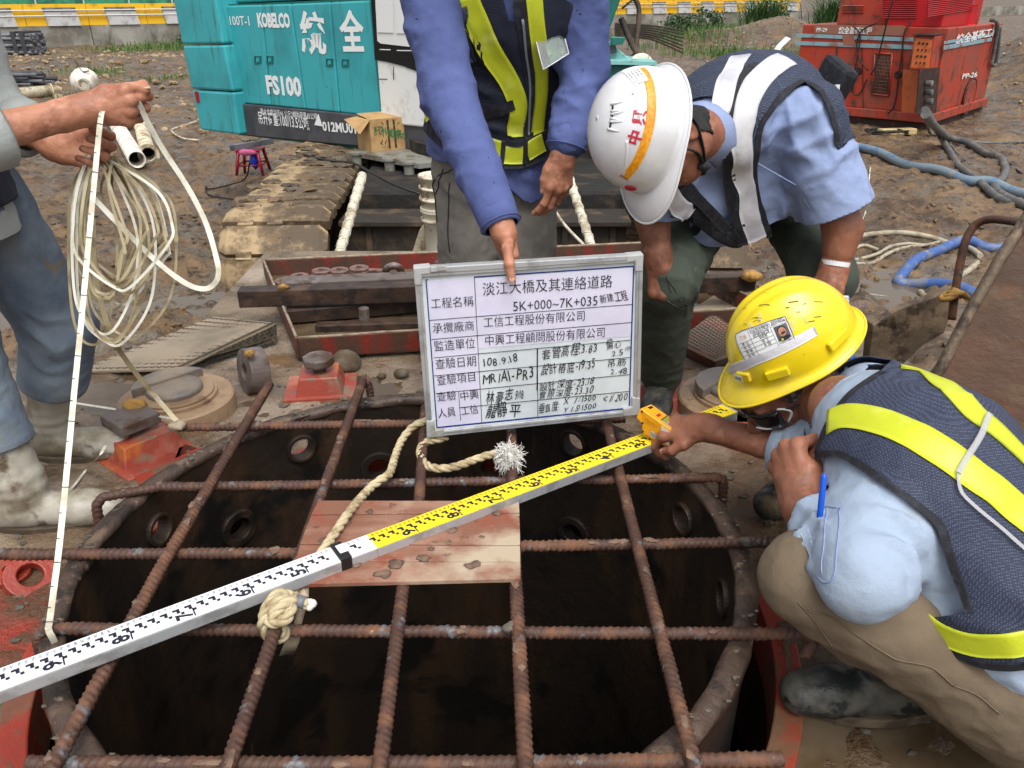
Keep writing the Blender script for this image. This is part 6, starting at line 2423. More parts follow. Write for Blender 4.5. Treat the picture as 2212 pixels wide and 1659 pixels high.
# ------------------------------------------------------------------ 2: man bending with his hands on his knees
m2 = thing("person", "bending man in white helmet and pale blue short-sleeved shirt with hands on knees", "person", (.62, 2.35, DZ))
pel = A((.72, 2.50, .50)); wai = A((.68, 2.37, .60)); che = A((.60, 2.20, .685)); sho = A((.53, 2.06, .70)); nek = A((.435, 1.94, .70))
LS, LE, LW = A((.725, 2.05, .715)), A((.850, 2.01, .455)), A((.835, 1.985, .345))
RS, RE, RW = A((.385, 2.02, .60)), A((.375, 2.10, .46)), A((.385, 2.035, .375))
XS = unit(LS - RS)
def torso2(p, e=0):
 d = cap(p, pel, wai, .150 + e, .145 + e, XS, 1.22)
 d = smin(d, cap(p, wai, che, .145 + e, .150 + e, XS, 1.25), .05)
 d = smin(d, cap(p, che, sho, .150 + e, .105 + e, XS, 1.42), .05)
 return d
def arms2(p, e=0):
 cL = cap(p, LS, LS + (LE - LS) * .86, .082 + e, .088 + e)
 cR = cap(p, RS, RS + (RE - RS) * .5, .078 + e, .086 + e)
 return np.minimum(cL, cR)
def shirt2(p):
 # the shirt front hangs away from the bent belly
 d = smin(torso2(p), arms2(p), .04)
 d = smin(d, cap(p, A((.56, 2.12, .53)), A((.60, 2.14, .43)), .075, .055, XS, 2.0), .07)
 d = smin(d, cap(p, A((.72, 2.15, .50)), A((.74, 2.17, .40)), .07, .05, XS, 1.7), .07)
 return d
ax = unit(LE - LS)
fl = [(LS + ax * .06, A((.5, -.2, -1)), .06, .010, .13), (LS + A((-.08, -.03, -.05)), (1, 0, .7), .05, .009, .12), (LS + ax * .2, (1, .2, .2), .07, .006, .12), (A((.56, 2.05, .52)), (1, 0, .35), .06, .010, .15), (A((.66, 2.06, .48)), (1, 0, -.5), .06, .009, .14),
   (A((.62, 2.06, .60)), (.4, 0, 1), .07, .007, .14), (che + A((.1, -.05, .1)), (.8, .6, 0), .08, .006, .18)]
P, Q = limb_cloth(shirt2, (.22, 1.84, .30), (1.02, 2.72, .95), .006, fl, 31, .002)
S2f = Surf(P, Q)
# cut the sleeve ends and the hem
gL = (P - (LS + (LE - LS) * .86)) @ ax + .012
gL = np.where(np.sqrt(((P - LE) ** 2).sum(1)) < .16, gL, -.1)
axR = unit(RE - RS)
gR = (P - (RS + (RE - RS) * .55)) @ axR
gR = np.where(np.sqrt(((P - RE) ** 2).sum(1)) < .13, gR, -.1)
hem = (.430 - .05 * np.sin((P[:, 0] - .45) * 15) - P[:, 2])
g = np.maximum(np.maximum(gL, gR), np.where(arms2(P) < .02, -.1, hem))
ps, fs = clip_mesh(P, Q.tolist(), g)
shirt_o = skin_obj("shirt", ps, fs, "shirt_pale", m2, .003)
S2 = Surf(ps, fs)
mb = MB()
seam(mb, S2, [(1721, 367), (1767, 322), (1795, 366), (1822, 408), (1819, 435), (1778, 452), (1748, 410), (1721, 367)])
seam(mb, S2, [(1700, 482), (1760, 476), (1815, 452), (1842, 425)])
mb.build("sleeve_seam", "shirt_pale", shirt_o)
# trousers
hR, hL = A((.62, 2.47, .46)), A((.83, 2.47, .46))
kR, kL = A((.425, 2.07, .295)), A((.865, 2.10, .29))
aR, aL = A((.485, 2.34, -.11)), A((.90, 2.42, -.12))
def tr2(p):
 d = cap(p, pel - A((.02, 0, .05)), pel + A((.01, .02, .02)), .145, .14, XS, 1.15)
 for h_, k_, a_ in ((hR, kR, aR), (hL, kL, aL)):
  c = smin(cap(p, h_, k_, .105, .080), cap(p, k_ + A((0, .02, 0)), a_, .084, .070), .035)
  d = smin(d, c, .03)
 return d
fl = [(kR + A((0, .02, -.05)), (.3, .5, 1), .045, .010, .10), (kR + A((.05, .15, .0)), (1, .6, .3), .05, .008, .12), (aR + A((0, 0, .06)), (.15, 0, 1), .038, .010, .09), (kL + A((0, .1, 0)), (.3, 1, 0), .05, .009, .12), ((kR + aR) / 2, (.8, 0, .6), .055, .007, .13), ((hR + kR) / 2, (1, .3, 0), .06, .007, .15)]
P, Q = limb_cloth(tr2, (.24, 1.92, -.18), (1.06, 2.72, .64), .0065, fl, 35)
tro = skin_obj("trousers", P, Q, "trouser_green", m2)
St = Surf(P, Q)
mb = MB()
seam(mb, St, [(1545, 640), (1530, 690), (1500, 745), (1478, 800)])
seam(mb, St, [(1440, 648), (1480, 662), (1530, 640)])
mb.build("leg_seam", "trouser_green", tro)
boot(m2, aR + A((0, .0, -.01)), (-.25, -1, 0), aR + A((.005, .01, .1)), "boot_black", L=.27)
boot(m2, aL + A((0, .0, .0)), (.2, -1, 0), aL + A((0, .0, .1)), "boot_black", L=.27)
# head down, turned to the left of the picture
HC = A((.335, 1.865, .705))
fwd, crn = A((-.12, -.32, -.93)), A((-.86, -.46, .22))
P3_, Q3, Fm2, T2, hf2 = head_geo(HC, fwd, crn, nek + A((.02, .03, 0)), .052)
P1, Q1, t1 = hand_geo(RW, A((.025, -.025, -.09)), A((-.1, .95, -.25)), True,
       {'index': (62, 80, 40), 'middle': (64, 82, 42), 'ring': (66, 84, 42), 'pinky': (68, 84, 42)},
       [(.018, .016, -.012), (.038, .044, -.022), (.030, .068, -.038), (.008, .076, -.046)], RE, (.031, .046), s=1.15)
P2, Q2, t2 = hand_geo(LW, A((-.03, -.06, -.07)), A((.0, .5, -.8)), False, CURL(18, 24, 16, 3),
       [(.018, .018, -.010), (.042, .044, -.012), (.056, .072, -.016), (.062, .098, -.020)], LE, (.031, .046), s=1.05)
def core2(p):
 d = torso2(p, -.03)
 d = smin(d, smin(cap(p, LS, LE, .055, .047), cap(p, RS, RE, .052, .046), .02), .03)
 d = smin(d, cap(p, sho, nek, .075, .062), .03)
 d = smin(d, cap(p, LE, LE + (LW - LE) * .5, .047, .042), .02)
 return smin(d, tr2(p) + .025, .03)
Pc, Qc = smesh(core2, (.22, 1.84, -.2), (1.02, 2.72, .95), .010)
mb = MB()
for a, b in ((Pc, Qc), (P1, Q1), (P2, Q2), (P3_, Q3)):
 mb.add(a.tolist(), b.tolist(), True)
body2 = mb.build("body", "skin_dark", m2)
ph, fh = hair_geo(HC, Fm2, lambda q: np.maximum(q[:, 1] - .026, np.where(q[:, 1] < -.02, -.112 - q[:, 2], -.02 - q[:, 2])), .005, hf2)
skin_obj("hair", ph, fh, "hair", m2)
SH, FmH, helm = helmet(m2, T2((0, -.006, .030)), fwd, crn, "helmet_white", 0, size=1.02, peak=.05)
def hrib(name, m, pts, w, off=.0015, **kw):
 mb = MB()
 SH.ribbon(mb, pts, w, off, **kw)
 return mb.build(name, m, helm)
# local marks: x to the wearer's right, y to the front, z to the crown
def hpt(a, u):
 """angle a round the helmet from the front (+ to the wearer's left), u from rim 0 to crown 1, as a point just outside the shell"""
 ca, sa = math.cos(R(a)), math.sin(R(a))
 e = math.cos(u * math.pi / 2)
 return SH.T((-.118 * sa * e, .148 * ca * e, .02 + .14 * math.sin(u * math.pi / 2)))
mb = MB()
SH.ribbon(mb, [hpt(a, .30) for a in (18, 40, 65, 90, 115, 140, 158)], .021, .0012, pix=False, n=40)
mb.build("orange_band", "band_orange", helm)
for k, (ch, a) in enumerate((("中", 70), ("興", 91))):
 c = hpt(a, .43)
 l, n = SH.near(c)
 cu = Vector(FmH[2])
 yd = (cu - n * cu.dot(n)).normalized()
 xd = yd.cross(n)
 mb = MB()
 SH.text(mb, ch, l - xd * .015 - yd * .0125, xd, yd, .0215, .0016, 'LEFT', .03)
 mb.build("helmet_lettering", "red_print", helm)
# vents with hoods, and raised ridge lines
for k, a in enumerate((74, 90, 106)):
 l, n = SH.near(hpt(a, .74))
 cu = Vector(FmH[2]); yd = (cu - n * cu.dot(n)).normalized(); xd = yd.cross(n)
 mb = MB(); mb.prism([l + xd * sx * .007 + yd * sy * .0022 + n * .0012 for sx, sy in ((-1, -1), (1, -1), (1, 1), (-1, 1))], n * .0006); mb.build("vent_slot", "trim_black", helm)
 for sx in (-1, 1):
  mb = MB()
  mb.tube([SH.near(l + xd * sx * .011 + yd * t_)[0] + n * .0005 for t_ in (.006, 0, -.01, -.024)], [.002, .0032, .0026, .0008], 8)
  mb.build("vent_rib", "helmet_white", helm)
for u_, a0, a1 in ((.62, 20, 62), (.62, 118, 160)):
 mb = MB()
 mb.tube([SH.near(hpt(a, u_ - (.30 * abs(a - 90) / 70)))[0] - SH.near(hpt(a, u_ - (.30 * abs(a - 90) / 70)))[1] * .0022 for a in np.linspace(a0, a1, 14)], .0042, 10)
 mb.build("shell_ridge", "helmet_white", helm)
l, n = SH.near(hpt(8, .12)); yd = Vector(FmH[2]); yd = (yd - n * yd.dot(n)).normalized(); xd = yd.cross(n)
mb = MB(); mb.lathe([(.014, .0), (.012, .0022)], l, n, 20); mb.build("front_emblem", "red_print", helm)
l, n = SH.near(hpt(150, .40)); yd = Vector(FmH[2]); yd = (yd - n * yd.dot(n)).normalized(); xd = yd.cross(n)
mb = MB()
V = []
for j in range(5):
 for i in range(7):
  q_, n2 = SH.near(l + xd * (i / 6 - .5) * .066 + yd * (j / 4 - .5) * .034)
  V.append(q_ + n2 * .0018)
mb.add(V, [(j * 7 + i, j * 7 + i + 1, (j + 1) * 7 + i + 1, (j + 1) * 7 + i) for j in range(4) for i in range(6)], True)
stk = mb.build("sticker", "paper", helm)
mb = MB()
for k in range(4):
 SH.text(mb, "12 31 04 78 56", l - xd * .028 + yd * (.010 - k * .0075), xd, yd, .0045, .0024)
mb.build("sticker_print", "ink", stk)
# chin strap
mb = MB()
c1 = [T2(p) for p in ((-.078, .03, .03), (-.083, .03, -.01), (-.076, .032, -.05), (-.055, .05, -.09), (-.02, .06, -.122), (.03, .055, -.118))]
c2 = [T2(p) for p in ((-.080, -.05, .03), (-.086, -.03, -.02), (-.080, .01, -.055), (-.062, .04, -.086))]
for c in (c1, c2):
 mb.tube(spline(c, 5), .008, 8, flat=.35)
mb.blob(T2((-.06, .052, -.09)), (.016, .013, .012), 2, .1, 2)
mb.build("chin_strap", "trim_black", helm)
# collar
collar_mesh(shirt_o, "shirt_pale", nek + A((.012, .022, -.004)), nek - sho, (.25, .5, .85), .059, .034, .004)
# vest
def vest2(p):
 d = torso2(p, .014)
 d = smin(d, cap(p, A((.56, 2.11, .55)), A((.61, 2.13, .47)), .085, .07, XS, 1.7), .07)
 return smin(d, np.minimum(cap(p, LS, LS + A((.01, 0, -.03)), .094, .08), cap(p, RS, RS + A((0, 0, -.03)), .09, .08)), .03)
fl = [(che + A((.08, -.02, .14)), (.7, .7, 0), .07, .008, .18), (A((.58, 2.03, .58)), (1, 0, .5), .07, .009, .15)]
P, Q = limb_cloth(vest2, (.22, 1.84, .30), (1.02, 2.76, .98), .006, fl, 41, .0012, 1, .0015)
P = lift(P, S2f, .007)
px, py = to_px(P)
N = vnormals(smooth(P, Q, 10), Q)
vd = P - A(CAM)
facing = (N * vd).sum(1) < .12 * np.linalg.norm(vd, axis=1)
poly_skip = in_poly(px, py, [(1737, 178), (1775, 203), (1797, 252), (1808, 317), (1822, 350), (1900, 400), (1900, 560), (1700, 560), (1664, 515), (1640, 437), (1634, 350), (1645, 274), (1685, 214)])
front_gap = in_poly(px, py, [(1490, 380), (1530, 350), (1570, 290), (1578, 320), (1582, 462), (1556, 474), (1503, 428)])
g = np.where(facing, np.maximum(-poly_skip, -front_gap), -5) / 700.0
axn = unit(nek - sho)
hemv = .475 + .02 * np.sin(P[:, 0] * 20) - P[:, 2]
neck_cut = .086 - np.sqrt(((P - (nek + A((.01, .02, .0)))) ** 2).sum(1))
armR = np.where(P[:, 0] < .42, (.09 - np.sqrt(((P - (RS + A((-.05, 0, -.06)))) ** 2).sum(1))), -.1)
g = np.maximum(np.maximum(g, hemv), np.maximum(neck_cut, armR))
pv, fv = clip_mesh(P, Q.tolist(), g)
vest_o = skin_obj("vest", pv, fv, "vest_net", m2, .002)
SV = Surf(P, Q)
def v2(name, m, pts, w, off=.005, par=None, **kw):
 mb = MB()
 SV.ribbon(mb, pts, w, off, **kw)
 return mb.build(name, m, par or vest_o)
v2("reflective_stripe", "silver", [(1700, 128), (1667, 147), (1623, 196), (1607, 261), (1601, 315), (1607, 392), (1618, 457), (1634, 517)], [.062, .062, .058, .056, .054, .053, .052], n=60)
v2("edging", "trim_black", [(1640, 140), (1612, 157), (1584, 212), (1575, 304), (1580, 424), (1607, 528)], .030, .004, n=50)
v2("edging", "trim_black", [(1737, 176), (1683, 212), (1642, 272), (1631, 348), (1637, 435), (1661, 511)], .016, .004, n=50)
v2("edging", "trim_black", [(1737, 176), (1775, 201), (1797, 250), (1808, 315)], .014, .004)
v2("reflective_stripe", "silver", [(1440, 410), (1462, 440), (1487, 466)], .05, .005)
v2("edging", "trim_black", [(1462, 405), (1490, 440), (1530, 478), (1580, 500)], .018, .004)
v2("edging", "trim_black", [(1490, 470), (1540, 500), (1600, 530), (1640, 535)], .03, .004)
v2("reflective_stripe", "silver", [(1602, 122), (1560, 121), (1530, 124)], .05, .005)
mb = MB()
c = at(1792, 190, 2.14)
mb.box(c, (.05, .12, .14), (unit((.9, .3, -.3)), unit((-.2, .9, .3)), unit((.3, -.2, .9))))
bag = mb.build("waist_bag", "trim_black", m2, .015)
mb = MB()
mb.box(c + Vector((-.006, -.068, .0)), (.012, .004, .03)); mb.build("bag_tag", "paper", bag)
# bracelet
mb = MB()
axl = unit(LE - LW)
mb.ring(.033, .037, .0, .012, LW + axl * .02, axl, 24)
mb.build("bracelet", "white_plastic", body2)
# folded paper under the left hand
pp_ = at(1822, 655, 2.0)
pt = thing("folded_paper", "folded white note paper sticking out behind the yellow helmet", "paper", tuple(pp_))
mb = MB()
q = [at(x, y, 2.02) for x, y in ((1792, 638), (1834, 640), (1836, 672), (1800, 690))]
mb.prism(q, (0, .004, 0))
mb.build("sheet", "paper", pt)
mb = MB()
mb.text("1/50 12:10", at(1814, 660, 2.018), q[1] - q[0], q[0] - q[3], .012, 'LEFT', 0, None, .001)
mb.text("#10", at(1818, 648, 2.018), q[1] - q[0], q[0] - q[3], .010, 'LEFT', 0, None, .001)
mb.build("handwriting", "ink_blue", pt)
# ------------------------------------------------------------------ 3: crouching man in the yellow helmet
m3 = thing("person", "crouching man in yellow helmet and sunglasses reading the meter on the staff", "person", (.75, 1.05, DZ))
pel, wai, che, sho, nek = A((.83, .97, .05)), A((.76, 1.02, .18)), A((.675, 1.13, .275)), A((.635, 1.21, .305)), A((.60, 1.28, .322))
LS, LE, LW = A((.63, 1.10, .278)), A((.505, .905, .250)), A((.480, 1.10, .235))
RS, RE, RW = A((.70, 1.38, .28)), A((.605, 1.40, .148)), A((.433, 1.572, .119))
XS = unit(RS - LS)
def torso3(p, e=0):
 d = cap(p, pel, wai, .150 + e, .138 + e, XS, 1.12)
 d = smin(d, cap(p, wai, che, .138 + e, .140 + e, XS, 1.18), .05)
 d = smin(d, cap(p, che, sho, .140 + e, .100 + e, XS, 1.35), .05)
 return d
fcL = LW + (LE - LW) * .24
fcR = RW + (RE - RW) * .86
def arms3(p, e=0):
 c = smin(cap(p, LS, LE, .084 + e, .060 + e), cap(p, LE, fcL, .058 + e, .043 + e), .03)
 c = smin(c, cap(p, LS + A((.05, -.03, -.03)), LS + (LE - LS) * .6, .085 + e, .066 + e), .04)
 c2 = smin(cap(p, RS, RE, .076 + e, .056 + e), cap(p, RE, fcR, .056 + e, .052 + e), .03)
 return np.minimum(c, c2)
def shirt3(p):
 return smin(torso3(p), arms3(p), .035)
axu, axf = unit(LE - LS), unit(fcL - LE)
fl = [(LE + A((.02, .0, .04)), axu + axf * -.6, .045, .012, .12), (LE + A((-.02, .05, .03)), A((.6, .4, 1)), .04, .010, .1), (LE + axf * .1, axf, .04, .009, .09), (LS + axu * .12, A((1, .3, -.2)), .08, .007, .14), (fcL, axf, .028, .006, .06), (wai + A((-.1, -.1, 0)), (.3, .3, 1), .05, .010, .16), (wai + A((-.06, -.13, .05)), (.5, -.3, 1), .045, .009, .12)]
P, Q = limb_cloth(shirt3, (.33, .66, -.10), (1.06, 1.62, .52), .006, fl, 51, .002)
S3f = Surf(P, Q)
gF = np.where(cap(P, fcL, fcL + axf * .06, .062, .055) < 0, (P - fcL) @ axf - .004, -.1)
gR = np.where(np.sqrt(((P - fcR) ** 2).sum(1)) < .085, (P - fcR) @ unit(RW - RE) - .01, -.1)
g = np.maximum(np.maximum(gF, gR), -.02 - P[:, 2])
nc = .060 - np.sqrt(((P - (nek + A((-.005, .04, 0)))) ** 2).sum(1))
g = np.maximum(g, nc)
ps, fs = clip_mesh(P, Q.tolist(), g)
shirt_o = skin_obj("shirt", ps, fs, "shirt_ice", m3, .003)
S3 = Surf(ps, fs)
# rolled cuff of the far sleeve, sleeve strap and pocket of the near one
mb = MB()
mb.lathe([(.042, -.03), (.054, -.028), (.058, 0), (.056, .03), (.046, .032)], fcR, unit(RW - RE), 28, True, False)
mb.build("rolled_cuff", "shirt_ice", shirt_o)
mb = MB(); S3.patch(mb, [(1770, 1096), (1818, 1100), (1808, 1244), (1766, 1240)], 6, 12, .003); spk = mb.build("sleeve_pocket", "shirt_ice", shirt_o)
mb = MB()
for c in ([(1770, 1096), (1818, 1100)], [(1818, 1100), (1812, 1180), (1806, 1240), (1788, 1258), (1768, 1244)], [(1788, 1098), (1784, 1170), (1780, 1240)]):
 seam(mb, S3, c, .0012, .0035)
mb.build("stitching", "shirt_pale", spk)
mb = MB(); S3.ribbon(mb, [(1735, 1140), (1752, 1180), (1775, 1230), (1800, 1290)], .014, .003, n=12); mb.build("sleeve_placket", "shirt_ice", shirt_o)
pen = thing("pen", "blue ballpoint pen in the crouching man's sleeve pocket", "pen", tuple(S3.hit(1772, 1090)[0]))
a, na = S3.hit(1771, 1116)
Za = (a - CAM).dot(Vector((0, _c, -_s)))
d = (at(1778, 1048, Za - .012) - a).normalized()
a2 = a + na * .007; b2 = a2 + d * .062
mb = MB(); mb.tube([a2 - d * .03, a2, b2 - d * .004, b2], [.0042, .0046, .0048, .0030], 12); mb.build("pen_cap", "pen_blue", pen)
mb = MB(); mb.tube([b2 - d * .004 + na * .006, b2 - d * .045 + na * .008], .0016, 6); mb.build("pen_clip", "pen_blue", pen)
# trousers
hL, hR = A((.865, .94, -.02)), A((.90, 1.10, .0))
kL, kR = A((.466, .985, .178)), A((.66, 1.60, .17))
aL, aR = A((.715, 1.085, -.125)), A((.80, 1.78, -.13))
def tr3(p):
 d = cap(p, pel - A((0, 0, .02)), pel + A((.03, .0, .0)), .15, .14, XS, 1.15)
 c = smin(cap(p, hL, kL, .135, .068), cap(p, kL, kL + (aL - kL) * .50, .068, .062), .04)
 d = smin(d, c, .04)
 c = smin(cap(p, hR, kR, .12, .078), cap(p, kR, kR + (aR - kR) * .75, .076, .066), .04)
 return smin(d, c, .03)
tl = unit(hL - kL)
fl = [(kL + tl * .08, tl + A((0, 0, .5)), .05, .008, .10), (kL + tl * .2 + A((0, -.05, -.06)), (.5, .1, 1), .05, .009, .14), (kL + A((.03, .0, -.12)), (.3, .1, 1), .04, .008, .09), (hL + A((-.05, -.1, -.05)), (.7, 0, 1), .06, .010, .16), (kL + tl * .28, (.6, -.5, .6), .06, .007, .15)]
P, Q = limb_cloth(tr3, (.30, .62, -.21), (1.12, 1.95, .36), .0065, fl, 55)
tro = skin_obj("trousers", P, Q, "trouser_brown", m3)
St = Surf(P, Q)
mb = MB()
seam(mb, St, [(1745, 1318), (1790, 1330), (1850, 1370), (1930, 1420), (2010, 1440), (2060, 1480)], .0012)
seam(mb, St, [(1725, 1300), (1760, 1340), (1800, 1400)], .0012)
seam(mb, St, [(2060, 1480), (2110, 1500), (2160, 1540)], .0012)
mb.build("leg_seam", "trouser_brown", tro)
bL = boot(m3, aL, (-1, -.02, 0), kL + (aL - kL) * .44, "boot_black", L=.285, r_top=.062)
boot(m3, aR, (-.8, -.5, 0), kR + (aR - kR) * .6, "boot_black", L=.28, r_top=.062)
# head
HO3 = A((.570, 1.478, .358))
fwd, crn = A((-.857, -.048, -.55)), A((-.438, -.127, .874))
Fm_ = frame(fwd, crn)
hfw, hcr = A((-.788, -.137, -.618)), A((-.542, -.098, .821))
Fh = frame(hfw, hcr)
HC = HO3 - .085 * Fm_[2] + .045 * Fm_[1]
P3_, Q3, Fm3, T3, hf3 = head_geo(HC, hfw, hcr, nek + A((.03, -.02, -.01)), .057)
P1, Q1, t1 = hand_geo(RW, A((-.072, .051, -.030)), A((.3, .2, -.9)), True,
       {'index': (40, 52, 34), 'middle': (50, 56, 36), 'ring': (54, 58, 36), 'pinky': (58, 58, 36)},
       [(.018, .016, -.006), (.046, .038, -.012), (.056, .066, -.020), (.050, .092, -.028)], RE, (.027, .036), s=1.0)
P2, Q2, t2 = hand_geo(LW, A((-.01, .075, .05)), A((.75, .45, -.2)), False,
       {'index': (70, 86, 50), 'middle': (72, 88, 50), 'ring': (74, 88, 50), 'pinky': (76, 88, 50)},
       [(.016, .014, -.012), (.030, .046, -.022), (.026, .070, -.034), (.012, .088, -.042)], LE, (.029, .040), s=1.05)
def core3(p):
 d = smin(torso3(p, -.03), arms3(p, -.028), .03)
 d = smin(d, cap(p, sho, nek, .072, .06), .03)
 return smin(d, tr3(p) + .025, .03)
Pc, Qc = smesh(core3, (.30, .62, -.22), (1.12, 1.95, .52), .012)
mb = MB()
for a, b in ((Pc, Qc), (P1, Q1), (P2, Q2), (P3_, Q3)):
 mb.add(a.tolist(), b.tolist(), True)
body3 = mb.build("body", "skin_dark", m3)
mb = MB()
nail(mb, t1['thumb'][0], t1['thumb'][1], A((-.1, -.9, .5)))
mb.build("fingernail", "nail", body3)
ph, fh = hair_geo(HC, Fm3, lambda q: np.maximum(np.maximum(q[:, 1] - .030, -.07 - .5 * (q[:, 1] + .05) - q[:, 2]), np.where((q[:, 1] > -.035) & (q[:, 2] < .022), .02, -.02)), .0035, hf3)
skin_obj("hair", ph, fh, "hair_grey", m3)
SH, FmH, helm = helmet(m3, HO3, fwd, crn, "helmet_yellow", 3, size=.97, peak=.036)
# slots moulded on the rim
def hp3(a, u):
 ca, sa = math.cos(R(a)), math.sin(R(a))
 e = math.cos(u * math.pi / 2)
 return SH.T((-.122 * sa * e, .152 * ca * e, .0 + .155 * math.sin(u * math.pi / 2)))
for a, wd in ((28, .03), (62, .045), (118, .052)):
 l, n = SH.near(hp3(a, .14))
 cu = Vector(FmH[2]); yd = (cu - n * cu.dot(n)).normalized(); xd = yd.cross(n)
 mb = MB(); mb.box(l + n * .003, (wd, .02, .010), (xd, yd, n)); mb.build("rim_slot", "helmet_yellow", helm, .003)
l, n = SH.near(hp3(22, .13)); cu = Vector(FmH[2]); yd = (cu - n * cu.dot(n)).normalized(); xd = yd.cross(n)
mb = MB(); mb.prism([l + n * .009 + xd * sx * .011 + yd * sy * .007 for sx, sy in ((-1, -1), (1, -1), (1, 1), (-1, 1))], n * .0006); stk = mb.build("small_sticker", "paper", helm)
mb = MB(); mb.text("14 45", l + n * .0098 - xd * .009 - yd * .004, xd, yd, .007, 'LEFT', .02, .018, .0005); mb.build("sticker_print", "ink", stk)
# identity card, reflective strip and old tape
idq = [(1590, 723), (1696, 684), (1716, 732), (1612, 778)]
mb = MB(); SH.patch(mb, idq, 14, 8, .0016); card = mb.build("identity_card", "paper", helm)
def cardpt(u, v):
 x = (idq[0][0] * (1 - u) + idq[1][0] * u) * (1 - v) + (idq[3][0] * (1 - u) + idq[2][0] * u) * v
 y = (idq[0][1] * (1 - u) + idq[1][1] * u) * (1 - v) + (idq[3][1] * (1 - u) + idq[2][1] * u) * v
 return SH.hit(x, y)[0]
def card_line(mb, pts, w=.0006):
 SH.ribbon(mb, [cardpt(*p) for p in pts], w, .0022, n=10, cross=1, pix=False, thick=.0001, smooth_it=0)
mb = MB()
for pts in ([(.0, .0), (1, 0)], [(0, 0), (0, 1)], [(1, 0), (1, 1)]):
 card_line(mb, pts, .0014)
mb.build("card_border", "ink_blue", card)
mb = MB()
for v in (.37, .53, .68, .84):
 card_line(mb, [(.0, v), (.66 if v > .4 else .66, v)])
card_line(mb, [(.24, .0), (.27, 1)]); card_line(mb, [(.66, .0), (.68, 1)]); card_line(mb, [(.66, .22), (1, .22)])
mb.build("card_ruling", "ink", card)
def card_text(s_, u, v, h, w_, m="ink"):
 a, b = cardpt(u, v), cardpt(min(1, u + w_), v)
 l, n = SH.near(a)
 xd = (b - a).normalized(); yd = n.cross(xd).normalized()
 mb = MB(); SH.text(mb, s_, a, xd, yd, h, .0023, 'LEFT', .0, (b - a).length); return mb.build("card_lettering", m, card)
card_text("淡江大橋及其連絡道路", .27, .09, .0042, .37)
card_text("5K+000~7K+035 新建工程", .27, .17, .0042, .37)
card_text("大直徑實造(大山路)", .30, .26, .0042, .32)
card_text("施工項目:基樁工程", .30, .35, .0042, .32)
card_text("單 位:", .05, .49, .005, .14); card_text("姓 名:", .06, .64, .005, .14); card_text("職 稱:", .07, .80, .005, .14); card_text("血 型:", .08, .95, .005, .14)
card_text("林旺枝", .40, .49, .0052, .16); card_text("技 工", .42, .65, .0052, .14); card_text("B 型", .44, .81, .0052, .13)
card_text("勞保投保單位", .70, .09, .0042, .26); card_text("編號:04171814MR", .69, .18, .0042, .29); card_text("IC-DGB-IDP-1080019", .70, .97, .004, .28)
card_text("工信", .05, .25, .0062, .13, "band_orange")
# portrait on the card: a flat print
mb = MB()
def card_patch(us, vs, off):
 V = []
 for v in vs:
  for u in us:
   l, n = SH.near(cardpt(u, v)); V.append(l + n * off)
 k = len(us)
 return V, [(j * k + i, (j + 1) * k + i, (j + 1) * k + i + 1, j * k + i + 1) for j in range(len(vs) - 1) for i in range(k - 1)]
mb.add(*card_patch(np.linspace(.71, .97, 5), np.linspace(.25, .86, 5), .0022)); pho = mb.build("portrait_photo", "pipe_grey", card)
def disc(cu_, cv_, ru, rv, off, m, nm):
 mb = MB()
 V = []
 for k in range(18):
  a = 2 * math.pi * k / 18
  l, n = SH.near(cardpt(cu_ + ru * math.cos(a), cv_ + rv * math.sin(a))); V.append(l + n * off)
 mb.add(V, [tuple(range(17, -1, -1))]); mb.build(nm, m, pho)
disc(.84, .80, .11, .10, .00235, "trim_black", "portrait_clothes"); disc(.84, .46, .085, .17, .0025, "hair", "portrait_hair"); disc(.84, .53, .075, .19, .0026, "skin_tan", "portrait_face"); disc(.79, .82, .02, .05, .0027, "lime", "portrait_stripe")
for p_ in ((.815, .48), (.865, .48)):
 disc(p_[0], p_[1], .010, .012, .0028, "ink", "portrait_eye")
disc(.84, .63, .022, .012, .0028, "lips", "portrait_mouth")
mb = MB(); SH.ribbon(mb, [(1576, 794), (1620, 782), (1670, 762), (1720, 738), (1762, 714)], [.0215, .0215, .0205, .020], .002, n=30); mb.build("reflective_strip", "silver", helm)
rr = random.Random(2)
mb = MB()
for k in range(9):
 x, y = rr.uniform(1588, 1750), rr.uniform(670, 700)
 SH.ribbon(mb, [(x, y), (x + rr.uniform(-6, 14), y + rr.uniform(-16, 22))], rr.uniform(.002, .007), .0018, n=4, cross=2, thick=.0002)
tag(mb.build("tape_remnant", "clear_tape", helm), kind="stuff")
mb = MB()
for k in range(16):
 x, y = rr.uniform(1600, 1765), rr.uniform(650, 700)
 SH.ribbon(mb, [(x, y), (x + rr.uniform(4, 26), y - rr.uniform(-2, 5))], rr.uniform(.0006, .0016), .0016, n=4, cross=1, thick=.0001)
tag(mb.build("scuff_marks", "card_print", helm), kind="stuff")
